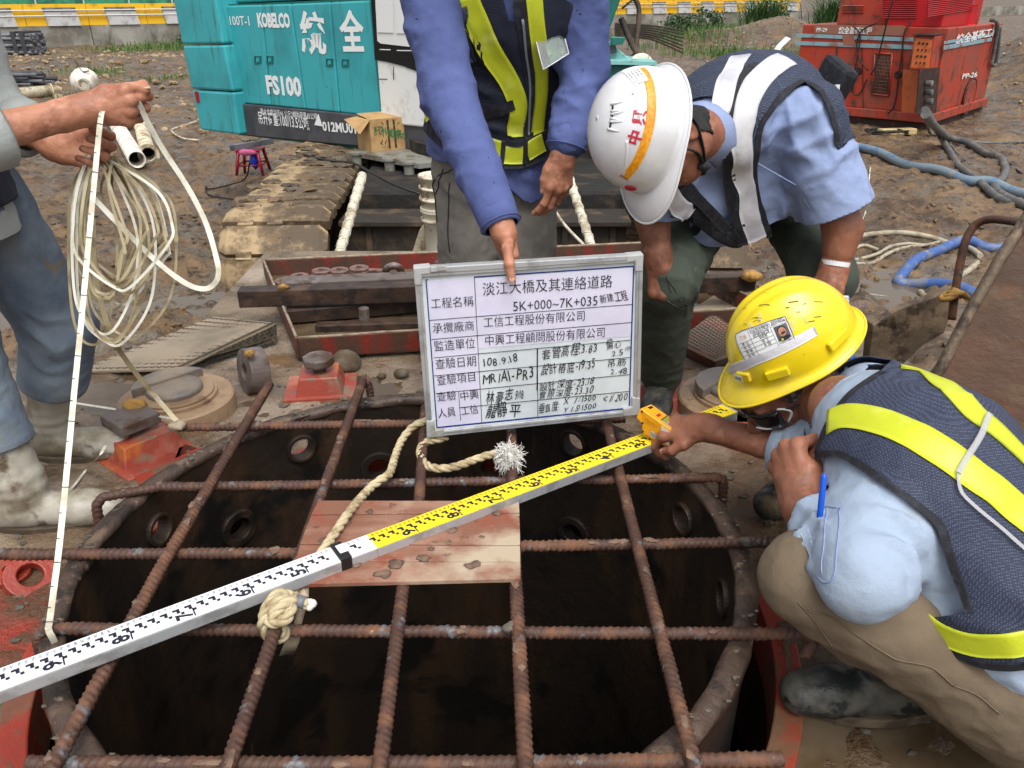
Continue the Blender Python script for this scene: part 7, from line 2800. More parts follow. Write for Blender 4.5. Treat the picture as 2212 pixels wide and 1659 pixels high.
# ratchet band at the nape
mb = MB()
pts = [T3(p) for p in ((-.080, .0, .026), (-.086, -.035, .006), (-.078, -.075, -.008), (-.045, -.108, -.014), (.0, -.118, -.016), (.045, -.108, -.014), (.08, -.06, .0), (.083, .0, .02))]
mb.tube(spline(pts, 6), .013, 10, flat=.3, updir=tuple(np.cross(Fm3[2], Fm3[1])))
hb = mb.build("headband", "strap_grey", helm)
mb = MB()
for k in range(9):
 t_ = k / 8
 p = Vector(T3((-.083 + .02 * t_, -.045 - .045 * t_, -.006 - .006 * t_)))
 mb.box(p, (.004, .003, .016), (Fm3[1], Fm3[0], Fm3[2]))
mb.box(Vector(T3((-.088, -.02, .004))), (.045, .006, .022), (unit(Fm3[1] * .95 + Fm3[0] * .1), Fm3[0], Fm3[2]))
mb.build("ratchet", "strap_grey", hb, .002)
mb = MB(); mb.lathe([(.014, 0), (.014, .012)], T3((-.02, -.126, -.014)), -Fm3[1], 18); mb.build("ratchet_knob", "strap_blue", hb)
# wraparound sunglasses with pale trim
mb = MB()
for sx in (-1, 1):
 V = []
 for j in range(6):
  for i in range(9):
   a = R(8 + i * 8.6)
   x = sx * .070 * math.sin(a) * 1.06
   y = .040 + .066 * math.cos(a)
   z = .022 - j * .0075 - .004 * (i / 8) * (j / 5)
   V.append(T3((x, y, z)))
 mb.add(V, [(j * 9 + i, j * 9 + i + 1, (j + 1) * 9 + i + 1, (j + 1) * 9 + i) for j in range(5) for i in range(8)], True)
gl = mb.build("sunglasses", "dark_lens", m3)
md = gl.modifiers.new("t", 'SOLIDIFY'); md.thickness = .003; md.offset = 0
for sx in (-1, 1):
 mb = MB()
 top = [T3((sx * .070 * math.sin(R(a)) * 1.07, .040 + .067 * math.cos(R(a)), .025)) for a in (4, 25, 50, 78)]
 mb.tube(spline(top + [T3((sx * .080, .03, .018)), T3((sx * .083, -.005, .008)), T3((sx * .082, -.03, -.01))], 4), .0035, 7, flat=.7)
 mb.build("glasses_frame", "trim_black", gl)
 mb = MB()
 mb.tube(spline([T3((sx * .072, .055, .029)), T3((sx * .079, .042, .022)), T3((sx * .079, .036, .006)), T3((sx * .074, .050, -.012))], 4), .0026, 7)
 mb.tube(spline([T3((sx * .030, .105, -.012)), T3((sx * .050, .090, -.016)), T3((sx * .068, .066, -.014))], 4), .0022, 7)
 mb.build("pale_trim", "white_plastic", gl)
# collar
collar_mesh(shirt_o, "shirt_ice", nek + A((.012, -.005, -.004)), nek - sho, (.7, -.1, .7), .062, .026, .004)
# vest
def vest3(p):
 d = torso3(p, .014)
 return smin(d, np.minimum(cap(p, LS, LS + A((.02, -.01, .01)), .098, .09), cap(p, RS, RS + A((.02, 0, 0)), .09, .085)), .03)
fl = [(che + A((.08, -.05, .1)), (.3, 1, -.3), .09, .006, .2), (wai + A((.0, -.14, .05)), (.6, .2, 1), .07, .007, .16)]
P, Q = limb_cloth(vest3, (.33, .66, -.06), (1.08, 1.62, .54), .006, fl, 61, .0015, 1, .002)
P = lift(P, S3f, .007, .085)
P = lift(smooth(P, Q, 3, .5), S3f, .006, .03)
px, py = to_px(P)
N = vnormals(smooth(P, Q, 10), Q)
vd = P - A(CAM)
facing = (N * vd).sum(1) < .05 * np.linalg.norm(vd, axis=1)
poly = [(1762, 985), (1780, 930), (1800, 895), (1822, 862), (1862, 832), (1905, 800), (1935, 770), (1960, 700), (2600, 700), (2600, 1445), (2212, 1437), (2141, 1440), (2091, 1427), (2040, 1384), (1992, 1338), (2016, 1334), (2098, 1322), (2084, 1282), (2061, 1223), (2041, 1159), (2008, 1112), (1965, 1076), (1908, 1034), (1845, 992), (1808, 976)]
ip = in_poly(px, py, poly)
g = np.where(facing, ip / 900.0, np.where(P[:, 2] < .055, .02, -.02))
nc = .085 - np.sqrt(((P - (nek + A((.0, .015, .0)))) ** 2).sum(1))
g = np.maximum(g, nc)
pv, fv = clip_mesh(P, Q.tolist(), g)
vest_o = skin_obj("vest", pv, fv, "vest_mesh", m3, .002)
SV = Surf(P, Q)
def v3(name, m, pts, w, off=.005, par=None, **kw):
 mb = MB()
 SV.ribbon(mb, pts, w, off, **kw)
 return mb.build(name, m, par or vest_o)
st1 = v3("reflective_stripe", "lime", [(1790, 912), (1841, 899), (1908, 913), (1975, 941), (2041, 980), (2091, 1016), (2158, 1066), (2225, 1122), (2290, 1180)], .050, n=48)
v3("reflective_stripe", "lime", [(1945, 793), (2005, 812), (2050, 845), (2098, 890), (2135, 918), (2180, 960), (2220, 1000)], .046, n=40)
v3("reflective_stripe", "lime", [(1996, 1338), (2041, 1370), (2108, 1391), (2175, 1391), (2230, 1384)], .040)
v3("edging", "trim_black", [(1765, 984), (1808, 979), (1843, 994), (1906, 1037), (1963, 1079), (2006, 1115), (2039, 1161), (2059, 1224), (2083, 1284), (2096, 1322)], .012, .004, n=50)
v3("edging", "trim_black", [(2000, 1352), (2045, 1398), (2095, 1425), (2145, 1437), (2215, 1434)], .014, .004)
v3("edging", "trim_black", [(1766, 980), (1784, 930), (1806, 892), (1828, 862), (1866, 832), (1908, 806)], .012, .004)
mb = MB()
SV.ribbon(mb, [(2129, 901), (2116, 935), (2099, 965), (2080, 995), (2066, 1024)], .009, .011, n=24, cross=3)
SV.ribbon(mb, [(2066, 1024), (2068, 1060), (2085, 1082), (2141, 1128), (2180, 1160), (2230, 1205)], .005, .009, n=24, cross=3)
mb.build("tape_string", "string_pale", vest_o)
# ------------------------------------------------------------------ 4: man at the left edge paying out the tape
m4 = thing("person", "man in jeans and dirty white rubber boots at the left edge paying out tape", "person", (-1.35, 1.8, DZ))
pel, wai, che, sho, nek = A((-1.29, 1.78, .60)), A((-1.30, 1.78, .78)), A((-1.29, 1.78, .98)), A((-1.26, 1.78, 1.14)), A((-1.23, 1.78, 1.24))
RS, RE, RW = A((-1.25, 1.58, 1.10)), A((-1.165, 1.56, .72)), A((-.922, 1.795, .772))
LS, LE, LW = A((-1.25, 1.97, 1.10)), A((-1.22, 1.95, .76)), A((-1.045, 1.895, .675))
Y4 = A((0, 1, 0))
def torso4(p, e=0):
 d = cap(p, pel - A((0, 0, .1)), wai, .142 + e, .13 + e, Y4, 1.2)
 d = smin(d, cap(p, wai, che, .13 + e, .135 + e, Y4, 1.3), .05)
 return smin(d, cap(p, che, sho, .135 + e, .10 + e, Y4, 1.5), .05)
fcR = RW + (RE - RW) * .52
fcL = LW + (LE - LW) * .45
def arms4(p, e=0):
 c = smin(cap(p, RS, RE, .07 + e, .066 + e), cap(p, RE, fcR, .066 + e, .066 + e), .03)
 c2 = smin(cap(p, LS, LE, .07 + e, .062 + e), cap(p, LE, fcL, .062 + e, .058 + e), .03)
 return np.minimum(c, c2)
def shirt4(p):
 return smin(torso4(p), arms4(p), .035)
axR = unit(RW - RE)
fl = [(RE, axR + A((0, 0, 1)), .045, .010, .10), (fcR, axR, .03, .009, .08), (RE + A((.03, -.03, .02)), (1, 0, 1), .05, .008, .1)]
P, Q = limb_cloth(shirt4, (-1.56, 1.42, .42), (-.93, 2.18, 1.30), .0065, fl, 71, .002)
S4f = Surf(P, Q)
gR = np.where(np.sqrt(((P - fcR) ** 2).sum(1)) < .1, (P - fcR) @ axR - .012, -.1)
gL = np.where(np.sqrt(((P - fcL) ** 2).sum(1)) < .09, (P - fcL) @ unit(LW - LE) - .012, -.1)
ps, fs = clip_mesh(P, Q.tolist(), np.maximum(np.maximum(gR, gL), .50 - P[:, 2]))
shirt_o = skin_obj("shirt", ps, fs, "shirt_grey", m4, .003)
for fc_, ax_, r in ((fcR, axR, .066), (fcL, unit(LW - LE), .058)):
 mb = MB()
 mb.lathe([(r - .012, -.055), (r + .003, -.052), (r + .008, -.02), (r + .007, .012), (r - .004, .020), (r - .012, .012)], fc_, ax_, 30, True, False)
 mb.build("rolled_cuff", "shirt_grey", shirt_o)
# jeans
hN, hF = A((-1.31, 1.68, .58)), A((-1.28, 1.90, .56))
kN, kF = A((-1.30, 1.70, .26)), A((-1.215, 1.985, .20))
aN, aF = A((-1.215, 1.66, -.115)), A((-1.325, 2.0, -.115))
def tr4(p):
 d = cap(p, pel - A((0, 0, .03)), pel + A((0, 0, .06)), .135, .13, Y4, 1.2)
 cN = smin(cap(p, hN, kN, .108, .088), cap(p, kN, kN + (aN - kN) * .62, .088, .074), .03)
 cF = smin(cap(p, hF, kF, .108, .090), cap(p, kF, kF + (aF - kF) * .50, .090, .086), .03)
 return smin(smin(d, cN, .03), cF, .03)
fl = [(kN, (.8, .3, 1), .07, .006, .10), (kF + A((.03, -.05, .02)), (.9, -.3, 1), .07, .006, .12), ((hF + kF) / 2, (1, .2, .5), .09, .008, .16), (kN + (aN - kN) * .5, (.5, .4, 1), .05, .006, .09), (kF + (aF - kF) * .4, (.5, -.4, 1), .05, .007, .09)]
P, Q = limb_cloth(tr4, (-1.56, 1.5, -.1), (-1.02, 2.14, .72), .0065, fl, 75)
gN = np.where(P[:, 1] < 1.84, (P - (kN + (aN - kN) * .62)) @ unit(aN - kN) - .02, -.1)
gF = np.where(P[:, 1] >= 1.84, (P - (kF + (aF - kF) * .50)) @ unit(aF - kF) - .03, -.1)
ps, fs = clip_mesh(P, Q.tolist(), np.maximum(gN, gF))
tro = skin_obj("jeans", ps, fs, "jeans", m4, .004)
boot(m4, aN, (1, .12, 0), kN + (aN - kN) * .50, "boot_white", L=.30, r_top=.068)
boot(m4, aF, (1, -.05, 0), kF + (aF - kF) * .36, "boot_white", L=.30, r_top=.074)
P1, Q1, t1 = hand_geo(RW, A((.098, .02, .008)), A((.08, 1, .05)), True,
       {'index': (46, 54, 36), 'middle': (56, 62, 40), 'ring': (62, 66, 42), 'pinky': (66, 66, 42)},
       [(.014, .020, -.006), (.030, .056, -.012), (.031, .092, -.018), (.024, .126, -.022)], RE, (.029, .044), s=1.05)
P2, Q2, t2 = hand_geo(LW, A((.10, -.01, -.01)), A((.05, -.9, .45)), False,
       {'index': (40, 56, 34), 'middle': (44, 58, 34), 'ring': (48, 60, 34), 'pinky': (50, 60, 34)},
       [(.016, .020, -.006), (.036, .050, -.014), (.042, .082, -.022), (.036, .110, -.028)], LE, (.029, .042), s=1.05)
HC = A((-1.17, 1.78, 1.40))
P3_, Q3, Fm4, T4, hf4 = head_geo(HC, (.85, 0, -.5), (.45, 0, .85), nek)
def core4(p):
 d = smin(np.maximum(torso4(p, -.03), .58 - p[:, 2]), arms4(p, -.03), .03)
 d = smin(d, cap(p, sho, nek, .07, .058), .03)
 return smin(d, tr4(p) + .03, .03)
Pc, Qc = smesh(core4, (-1.56, 1.42, -.2), (-.93, 2.18, 1.34), .014)
mb = MB()
for a, b in ((Pc, Qc), (P1, Q1), (P2, Q2), (P3_, Q3)):
 mb.add(a.tolist(), b.tolist(), True)
body4 = mb.build("body", "skin_tan", m4)
mb = MB()
nail(mb, t1['thumb'][0], t1['thumb'][1], A((.1, -.35, .9)), .0075, .010, .009)
nail(mb, t2['thumb'][0], t2['thumb'][1], A((.1, -.2, .9)))
mb.build("fingernail", "nail", body4)
ph, fh = hair_geo(HC, Fm4, lambda q: np.maximum(q[:, 1] - .03, -.05 - q[:, 2]))
skin_obj("hair", ph, fh, "hair", m4)
helmet(m4, T4((0, -.01, .035)), (.85, 0, -.5), (.45, 0, .85), "helmet_yellow", 3)
# vest with its lime band
def vest4(p):
 return torso4(p, .012)
P, Q = limb_cloth(vest4, (-1.56, 1.5, .50), (-1.05, 2.08, 1.26), .008, [], 81, .002)
P = lift(P, S4f, .006)
g = np.maximum(.57 - P[:, 2], .12 - np.minimum(np.sqrt(((P - RS) ** 2).sum(1)), np.sqrt(((P - LS) ** 2).sum(1))))
pv, fv = clip_mesh(P, Q.tolist(), g)
vo = skin_obj("vest", pv, fv, "vest_navy", m4, .002)
SV = Surf(P, Q)
mb = MB(); SV.ribbon(mb, [pel + A((.15, .10, .14)), pel + A((.17, 0, .13)), pel + A((.15, -.12, .13)), pel + A((.0, -.2, .13))], .05, .005, pix=False); mb.build("reflective_stripe", "lime", vo)
mb = MB(); SV.ribbon(mb, [wai + A((.14, -.1, .0)), che + A((.14, -.1, 0)), sho + A((.06, -.1, .06))], .045, .005, pix=False); mb.build("reflective_stripe", "silver", vo)
# ================================================================== WHITEBOARD
mat("alu", srgb(176, 178, 180), [(srgb(150, 150, 150), 20, .5, .62, 5)], .38, metal=.35)
mat("alu_dark", srgb(150, 152, 152), [(srgb(120, 116, 108), 16, .5, .62, 5)], .45, metal=.3)
mat("plastic_grey", srgb(168, 170, 170), [(srgb(140, 138, 132), 14, .55, .68, 5)], .5)
mat("board_white", srgb(206, 214, 220), [(srgb(190, 198, 204), 5, .5, .64, 4)], .22)
mat("board_paper", srgb(208, 206, 226), [(srgb(198, 196, 218), 6, .45, .62, 4)], .6, bump=(9, .002, 3))
mat("ink_black", srgb(20, 20, 26), (), .5)
mat("rope_mat", srgb(188, 174, 140), [(srgb(146, 128, 96), 26, .46, .62, 5), (srgb(110, 92, 68), 12, .62, .7, 5)], .85, bump=(260, .0008, 3))
mat("fibre_white", srgb(228, 226, 220), [(srgb(196, 192, 184), 60, .5, .62, 3)], .9)
mat("tape_pale", srgb(206, 204, 190), [(srgb(172, 166, 144), 14, .5, .64, 5)], .35)
mat("tape_khaki", srgb(158, 146, 114), [(srgb(118, 106, 76), 16, .48, .62, 5)], .4)
mat("staff_yellow", srgb(240, 212, 30), [(srgb(222, 192, 30), 16, .6, .72, 4)], .4)
mat("staff_white", srgb(222, 224, 230), [(srgb(200, 200, 206), 16, .6, .72, 4)], .4)
mat("staff_black", srgb(30, 32, 44), (), .5)
mat("staff_red", srgb(206, 40, 40), (), .5)
mat("clip_black", srgb(26, 26, 28), (), .45)
mat("meter_orange", srgb(236, 164, 30), [(srgb(224, 150, 30), 12, .5, .66, 4)], .38)
mat("lcd", srgb(150, 152, 50), (), .25)
mat("warn_white", srgb(222, 222, 222), (), .5)
mat("cloth_strip", srgb(172, 156, 134), [(srgb(140, 122, 100), 9, .48, .62, 5)], .85, bump=(40, .002))
BL, BR = on(929, 947, .026), None
_r = ray(1372, 899)
BR = CAM + _r * (1.742 / _r.y)
bn = (BR - BL).cross(Vector((0, 0, 1))); bn = Vector((bn.x, bn.y, 0)).normalized()
if bn.y > 0: bn = -bn
board = thing("whiteboard", "aluminium-framed whiteboard with project details in Chinese held upright over the casing", "whiteboard", tuple((BL + BR) / 2))
def bpx(x, y, out=0.0):
 return onplane(x, y, BL + bn * out, bn)
def bz(zx, zy, out=0.0):
 return bpx(737.33 + zx / 3.0, 553.1 + zy / 3.0, out)
def bquad(mb, pts, out, th=.0006):
 p = [bz(x, y, out) for x, y in pts]
 mb.prism(p, -bn * th)
mb = MB(); bquad(mb, [(505, 140), (585, 1150), (1905, 1010), (1925, 30)], .0, .012); mb.build("board_face", "board_white", board)
O_ = [(468, 80), (557, 1180), (1935, 1030), (1958, -10)]
I_ = [(520, 140), (592, 1140), (1895, 1000), (1915, 42)]
for k, nm in enumerate(("frame_side", "frame_bottom", "frame_side", "frame_top")):
 a, b = k, (k + 1) % 4
 mb = MB()
 bquad(mb, [O_[a], O_[b], I_[b], I_[a]], .007 + .0004 * (k % 2), .022)
 fr_ = mb.build(nm, "alu", board, .002)
 mb = MB()
 m1_ = [((O_[i][0] * .45 + I_[i][0] * .55), (O_[i][1] * .45 + I_[i][1] * .55)) for i in (a, b)]
 m2_ = [((O_[i][0] * .38 + I_[i][0] * .62), (O_[i][1] * .38 + I_[i][1] * .62)) for i in (a, b)]
 bquad(mb, [m1_[0], m1_[1], m2_[1], m2_[0]], .0088, .001)
 mb.build("frame_groove", "alu_dark", fr_)
for k, (cx, cy) in enumerate(O_):
 dx = 1 if k < 2 else -1
 dy = 1 if k in (0, 3) else -1
 L1, L2, w_ = 108, 112, 48
 sk = (.085 * dx)
 pts = [(cx - 3 * dx, cy - 3 * dy), (cx + L1 * dx, cy - 3 * dy - .095 * L1 * dx), (cx + L1 * dx, cy + w_ * dy - .095 * L1 * dx), (cx + (w_ + 4) * dx, cy + w_ * dy - 3), (cx + (w_ + 4) * dx + 7 * (1 if dy > 0 else -1) * (1 if dx > 0 else -.35), cy + L2 * dy), (cx + 7 * (1 if dy > 0 else -1) * (1 if dx > 0 else -.35), cy + L2 * dy)]
 mb = MB(); bquad(mb, pts, .0095, .027); mb.build("corner_cap", "plastic_grey", board, .003)
for (x0, x1, y) in ((580, 630, 83), (620, 678, 76)):
 mb = MB(); bquad(mb, [(x0, y - 10), (x0 + 2, y + 22), (x1 + 2, y + 18), (x1, y - 14)], .011, .006); mb.build("hanger_clip", "plastic_grey", board, .001)
# pasted paper strips
for pts in ([(560, 165), (860, 140), (912, 1085), (628, 1110)], [(868, 150), (1890, 78), (1876, 520), (884, 600)]):
 mb = MB(); bquad(mb, pts, .0008, .0006); mb.build("paper_strip", "board_paper", board)
def bline(mb, x0, y0, x1, y1, w, out=.0016):
 d = Vector((x1 - x0, y1 - y0)); L = d.length; n = Vector((-d.y, d.x)) / L * w / 2
 bquad(mb, [(x0 - n.x, y0 - n.y), (x1 - n.x, y1 - n.y), (x1 + n.x, y1 + n.y), (x0 + n.x, y0 + n.y)], out, .0004)
mb = MB()
for q in ((549, 155, 620, 1112, 7), (860, 137, 1895, 66, 8), (1895, 66, 1866, 990, 8), (620, 1112, 1868, 986, 9), (549, 155, 560, 154, 7)):
 bline(mb, *q)
mb.build("border_line", "ink_blue", board)
mb = MB()
for q in ((572, 417, 1886, 313), (584, 541, 1881, 430), (598, 660, 1874, 545), (602, 777, 1871, 657), (612, 891, 1868, 768), (765, 983, 1866, 877), (862, 137, 911, 1082), (1271, 598, 1274, 1040), (760, 876, 773, 1064)):
 bline(mb, *q, 3.2, .0018)
bline(mb, 1271, 600, 1269, 870, 7, .002)
mb.build("ruled_line", "ink_black", board)
def btext(s_, x0, y0, x1, y1, h, off=.0, shear=0, m="ink_black", nm="printed_text"):
 a, b = bz(x0, y0, .0022), bz(x1, y1, .0022)
 xd = (b - a).normalized(); yd = bn.cross(xd).normalized()
 hh = (bz(x0, y0 - h, .0022) - a).length
 mb = MB()
 if nm == "handwritten_text":          # felt pen: every sign a little off in size, slant and line
  rr = random.Random(s_)
  ws = [text_geo(c, off)[2] + .16 if c != " " else .3 for c in s_]
  k = (b - a).length / sum(ws)
  x = 0
  for c, w in zip(s_, ws):
   if c != " ":
    t = rr.uniform(-.13, .13)
    x2, y2 = xd * math.cos(t) + yd * math.sin(t), yd * math.cos(t) - xd * math.sin(t)
    mb.text(c, a + xd * x * k + yd * hh * rr.uniform(-.09, .07), x2, y2, hh * .78 * rr.uniform(.86, 1.16), 'LEFT', off, (w - .16) * k * rr.uniform(.9, 1.12), .0003, shear + rr.uniform(-.12, .16))
   x += w
 else:
  mb.text(s_, a, xd, yd, hh * .78, 'LEFT', off, (b - a).length, .0003, shear)
 return mb.build(nm, m, board)
for q in (("淡江大橋及其連絡道路", 918, 250, 1755, 196, 84), ("5K+000~7K+035", 1115, 357, 1660, 318, 80), ("工信工程股份有限公司", 925, 458, 1577, 412, 66), ("中興工程顧問股份有限公司", 935, 576, 1706, 520, 66),
    ("工程名稱", 584, 336, 858, 318, 66), ("承攬廠商", 595, 496, 861, 476, 64), ("監造單位", 605, 612, 868, 590, 66), ("查驗日期", 612, 728, 874, 706, 66), ("查驗項目", 622, 834, 869, 806, 64),
    ("查驗", 622, 938, 745, 926, 60), ("人員", 630, 1046, 743, 1030, 60), ("中興", 776, 934, 892, 918, 60), ("工信", 780, 1028, 889, 1014, 60)):
 btext(*q, off=-.006)
for q in (("新建工程", 1680, 304, 1872, 276, 62, .0, -.1), ("108.9.18", 926, 716, 1156, 684, 62), ("MR1A1-PR3", 917, 828, 1256, 788, 88), ("林豪志", 935, 946, 1118, 930, 78, .004, .1), ("9/18", 1122, 930, 1186, 920, 66, 0, .2), ("龍靜平", 932, 1048, 1163, 1026, 82, .004, .1),
    ("套管高程:3.83", 1302, 664, 1662, 616, 72, .0, .15), ("偏心", 1718, 606, 1818, 588, 58, 0, .15), ("2.5", 1752, 650, 1832, 638, 44, 0, .15), ("cm", 1836, 606, 1866, 612, 40, 0, .2), ("設計樁底-19.35", 1292, 772, 1652, 722, 70, 0, .15), ("吊筋", 1730, 716, 1846, 704, 50, 0, .1), ("2.48", 1744, 768, 1858, 758, 50, 0, .1),
    ("設計深度-23.18", 1285, 868, 1637, 830, 58, 0, .2), ("實際深度-23.30", 1282, 924, 1632, 886, 54, 0, .2), ("垂直度:", 1278, 1014, 1418, 984, 58, 0, .1), ("X  1 /1500", 1436, 962, 1656, 930, 46, 0, .25), ("Y 1.5/1500", 1436, 1014, 1652, 984, 46, 0, .25), ("< 1/200", 1690, 946, 1856, 936, 56, 0, .25)):
 btext(*q, nm="handwritten_text")
# ================================================================== LEVELLING STAFF
staff = thing("levelling_staff", "telescopic levelling staff, yellow and white, laid slantwise over the rebar grid", "staff", tuple(on(800, 1180, .03)))
sz = .050
a0, a1 = on(1384, 953, sz), on(0, 1469, sz)
sd = (a1 - a0).normalized()                       # towards increasing numbers (left)
sw = Vector((-sd.y, sd.x, 0)).normalized()
if sw.y < 0: sw = -sw                             # away from the camera
W_ = .050
end = a0 - sd * .30
joint = on(738, 1196, sz)
Lj = (joint - end).dot(sd)
Ltot = (a1 - end).dot(sd) + .55
def sp(s_, w_, z_=0.0):
 return end + sd * s_ + sw * (w_ * W_) + up * z_
yel_end = (on(806, 1172, sz) - end).dot(sd)
for nm, s0, s1, m, dz_ in (("staff_section", .0, yel_end, "staff_yellow", 0), ("staff_section", yel_end, Lj, "staff_white", 0), ("staff_section", Lj - .004, Ltot, "staff_white", .0012)):
 w2 = .5 + (.02 if dz_ else 0)
 mb = MB(); mb.prism([sp(s0, -w2, dz_), sp(s0, w2, dz_), sp(s1, w2, dz_), sp(s1, -w2, dz_)], (0, 0, -.0012)); mb.build("scale_face", m, staff)
 mb = MB(); mb.prism([sp(s0, -w2, dz_ - .0014), sp(s0, w2, dz_ - .0014), sp(s1, w2, dz_ - .0014), sp(s1, -w2, dz_ - .0014)], (0, 0, -.0235)); mb.build(nm, "alu", staff, .002)
mb = MB(); mb.box(sp(Lj, 0, -.010), (.022, W_ * 1.10, .034), (sd, sw, up)); cl_ = mb.build("joint_clip", "clip_black", staff, .002)
mb = MB(); mb.box(sp(Lj - .004, .05, .0078), (.018, .026, .001), (sd, sw, up)); mb.build("clip_label", "warn_white", cl_)
mb = MB(); mb.box(sp(-.001, 0, -.012), (.004, W_ * 1.04, .028), (sd, sw, up)); mb.build("end_cap", "plastic_grey", staff, .001)
z5 = .0004
def numbered(s0, s1, n_of_s, dz_, first_cm, last_cm, s_of):
 ms, mt, mbig = MB(), MB(), MB()
 for cm in range(first_cm, last_cm + 1):
  s_ = s_of(cm)
  if s_ < s0 + .004 or s_ > s1 - .006: continue
  o = up * (dz_ + z5)
  ms.text("%03d" % cm, sp(s_ - .003, .28) + o, sw, sd, .0050, 'LEFT', 0, .0085, 0)
  if cm % 2 == 0:
   # stepped block pair every two centimetres
   mt.prism([sp(s_, .20) + o, sp(s_, -.04) + o, sp(s_ + .0055, -.04) + o, sp(s_ + .0055, .10) + o, sp(s_ + .0115, .10) + o, sp(s_ + .0115, .20) + o], up * .0002)
   mt.prism([sp(s_ - .006, -.04) + o, sp(s_ - .006, -.16) + o, sp(s_ - .0005, -.16) + o, sp(s_ - .0005, -.04) + o], up * .0002)
  if cm % 10 == 0:
   mt.prism([sp(s_ - .0012, -.02) + o, sp(s_ - .0012, -.46) + o, sp(s_ + .0012, -.46) + o, sp(s_ + .0012, -.02) + o], up * .0002)
   d_ = (cm // 10) % 10
   if d_ == 0:
    mr_ = MB()
    mr_.text("%d" % (cm // 100), sp(s_ + .003, -.44) + o, sw, sd, .024, 'LEFT', .02, .010, 0)
    mr_.text("m", sp(s_ + .006, -.20) + o, sw, sd, .014, 'LEFT', .02, .010, 0)
    mr_.build("metre_mark", "staff_red", staff)
   else:
    mbig.text("%d" % d_, sp(s_ + .0035, -.42) + o, sw, sd, .026, 'LEFT', .03, .016, 0)
 for m_, nm in ((ms, "centimetre_numerals"), (mt, "scale_blocks"), (mbig, "decimetre_numerals")):
  if m_.v:
   tag(m_.build(nm, "staff_black", staff), kind="stuff")
numbered(.0, yel_end, None, 0, 2, 100, lambda cm: cm / 100 + .0)
numbered(yel_end, Lj - .012, None, 0, 101, 108, lambda cm: cm / 100 + .0)
s15 = (on(661, 1229, sz) - end).dot(sd)
numbered(Lj + .014, Ltot, None, .0012, 140, 250, lambda cm: s15 + (cm - 150) / 100)
# ================================================================== LASER METER IN THE HAND
def mz(zx, zy, Z): return at(1341.8 + zx * .1042, 799.7 + zy * .1042, Z)
meter = thing("laser_level", "orange laser measuring instrument held on top of the staff", "laser meter", tuple(at(1420, 940, 1.88)))
T_ = [mz(395, 785, 1.845), mz(625, 692, 1.885), mz(1190, 1085, 1.865), mz(1030, 1240, 1.815)]
B_ = [mz(430, 1310, 1.875), mz(660, 1200, 1.915), mz(1200, 1560, 1.90), mz(1000, 1645, 1.850)]
mb = MB(); mb.box8([B_[0], B_[3], B_[2], B_[1], T_[0], T_[3], T_[2], T_[1]]); mb.build("meter_case", "meter_orange", meter, .004, 3)
mb = MB()
e0 = [mz(395, 790, 1.844), mz(310, 985, 1.858), mz(432, 1120, 1.862), mz(470, 860, 1.846)]
mb.prism(e0, (T_[1] - T_[0]) * .96); mb.build("meter_nose", "meter_orange", meter, .002)
nT = (T_[1] - T_[0]).cross(T_[3] - T_[0]).normalized()
if nT.dot(CAM - T_[0]) < 0: nT = -nT
nF = (B_[0] - T_[0]).cross(T_[3] - T_[0]).normalized()
if nF.dot(CAM - T_[0]) < 0: nF = -nF
def face(c, u, v, n, o): return (c[0] * (1 - u) + c[1] * u) * (1 - v) + (c[3] * (1 - u) + c[2] * u) * v + n * o
tt = (T_[0], T_[3], T_[2], T_[1])                # u along the case, v across
ff = (T_[0], T_[3], B_[3], B_[0])
def fq(c, n, u0, u1, v0, v1, o, m, nm, th=.0005):
 mb = MB(); mb.prism([face(c, u0, v0, n, o), face(c, u1, v0, n, o), face(c, u1, v1, n, o), face(c, u0, v1, n, o)], -n * th); return mb.build(nm, m, meter)
fq(tt, nT, .62, .98, .18, .88, .001, "plastic_grey", "keypad_plate"); fq(tt, nT, .64, .80, .24, .84, .0018, "lcd", "display"); fq(tt, nT, .61, .645, .2, .86, .0016, "clip_black", "display_rim")
fq(tt, nT, .08, .16, .46, .78, .001, "clip_black", "sight_window"); fq(tt, nT, .42, .50, .30, .62, .001, "red_print", "round_emblem")
for k in range(3):
 fq(tt, nT, .83, .90, .24 + .2 * k, .38 + .2 * k, .0019, "red_print" if k == 0 else "warn_white", "key")
fq(ff, nF, .30, .66, .62, .88, .001, "red_print", "warning_label", .0004)
fq(ff, nF, .312, .648, .64, .86, .0016, "warn_white", "warning_panel", .0004)
for k in range(4):
 fq(ff, nF, .33, .63, .66 + k * .048, .68 + k * .048, .0020, "ink", "label_print", .0002)
fq(ff, nF, .70, .98, .10, .82, .001, "warn_white", "tape_label", .0004)
fq(ff, nF, .14, .56, .22, .46, .0008, "band_orange", "grip_recess", .0004)
for (u, v) in ((.06, .08), (.05, .55), (.04, .9), (.93, .9)):
 mb = MB(); mb.lathe([(.003, 0), (.0026, .0012)], face(ff, u, v, nF, 0), nF, 12); mb.build("screw", "clip_black", meter)
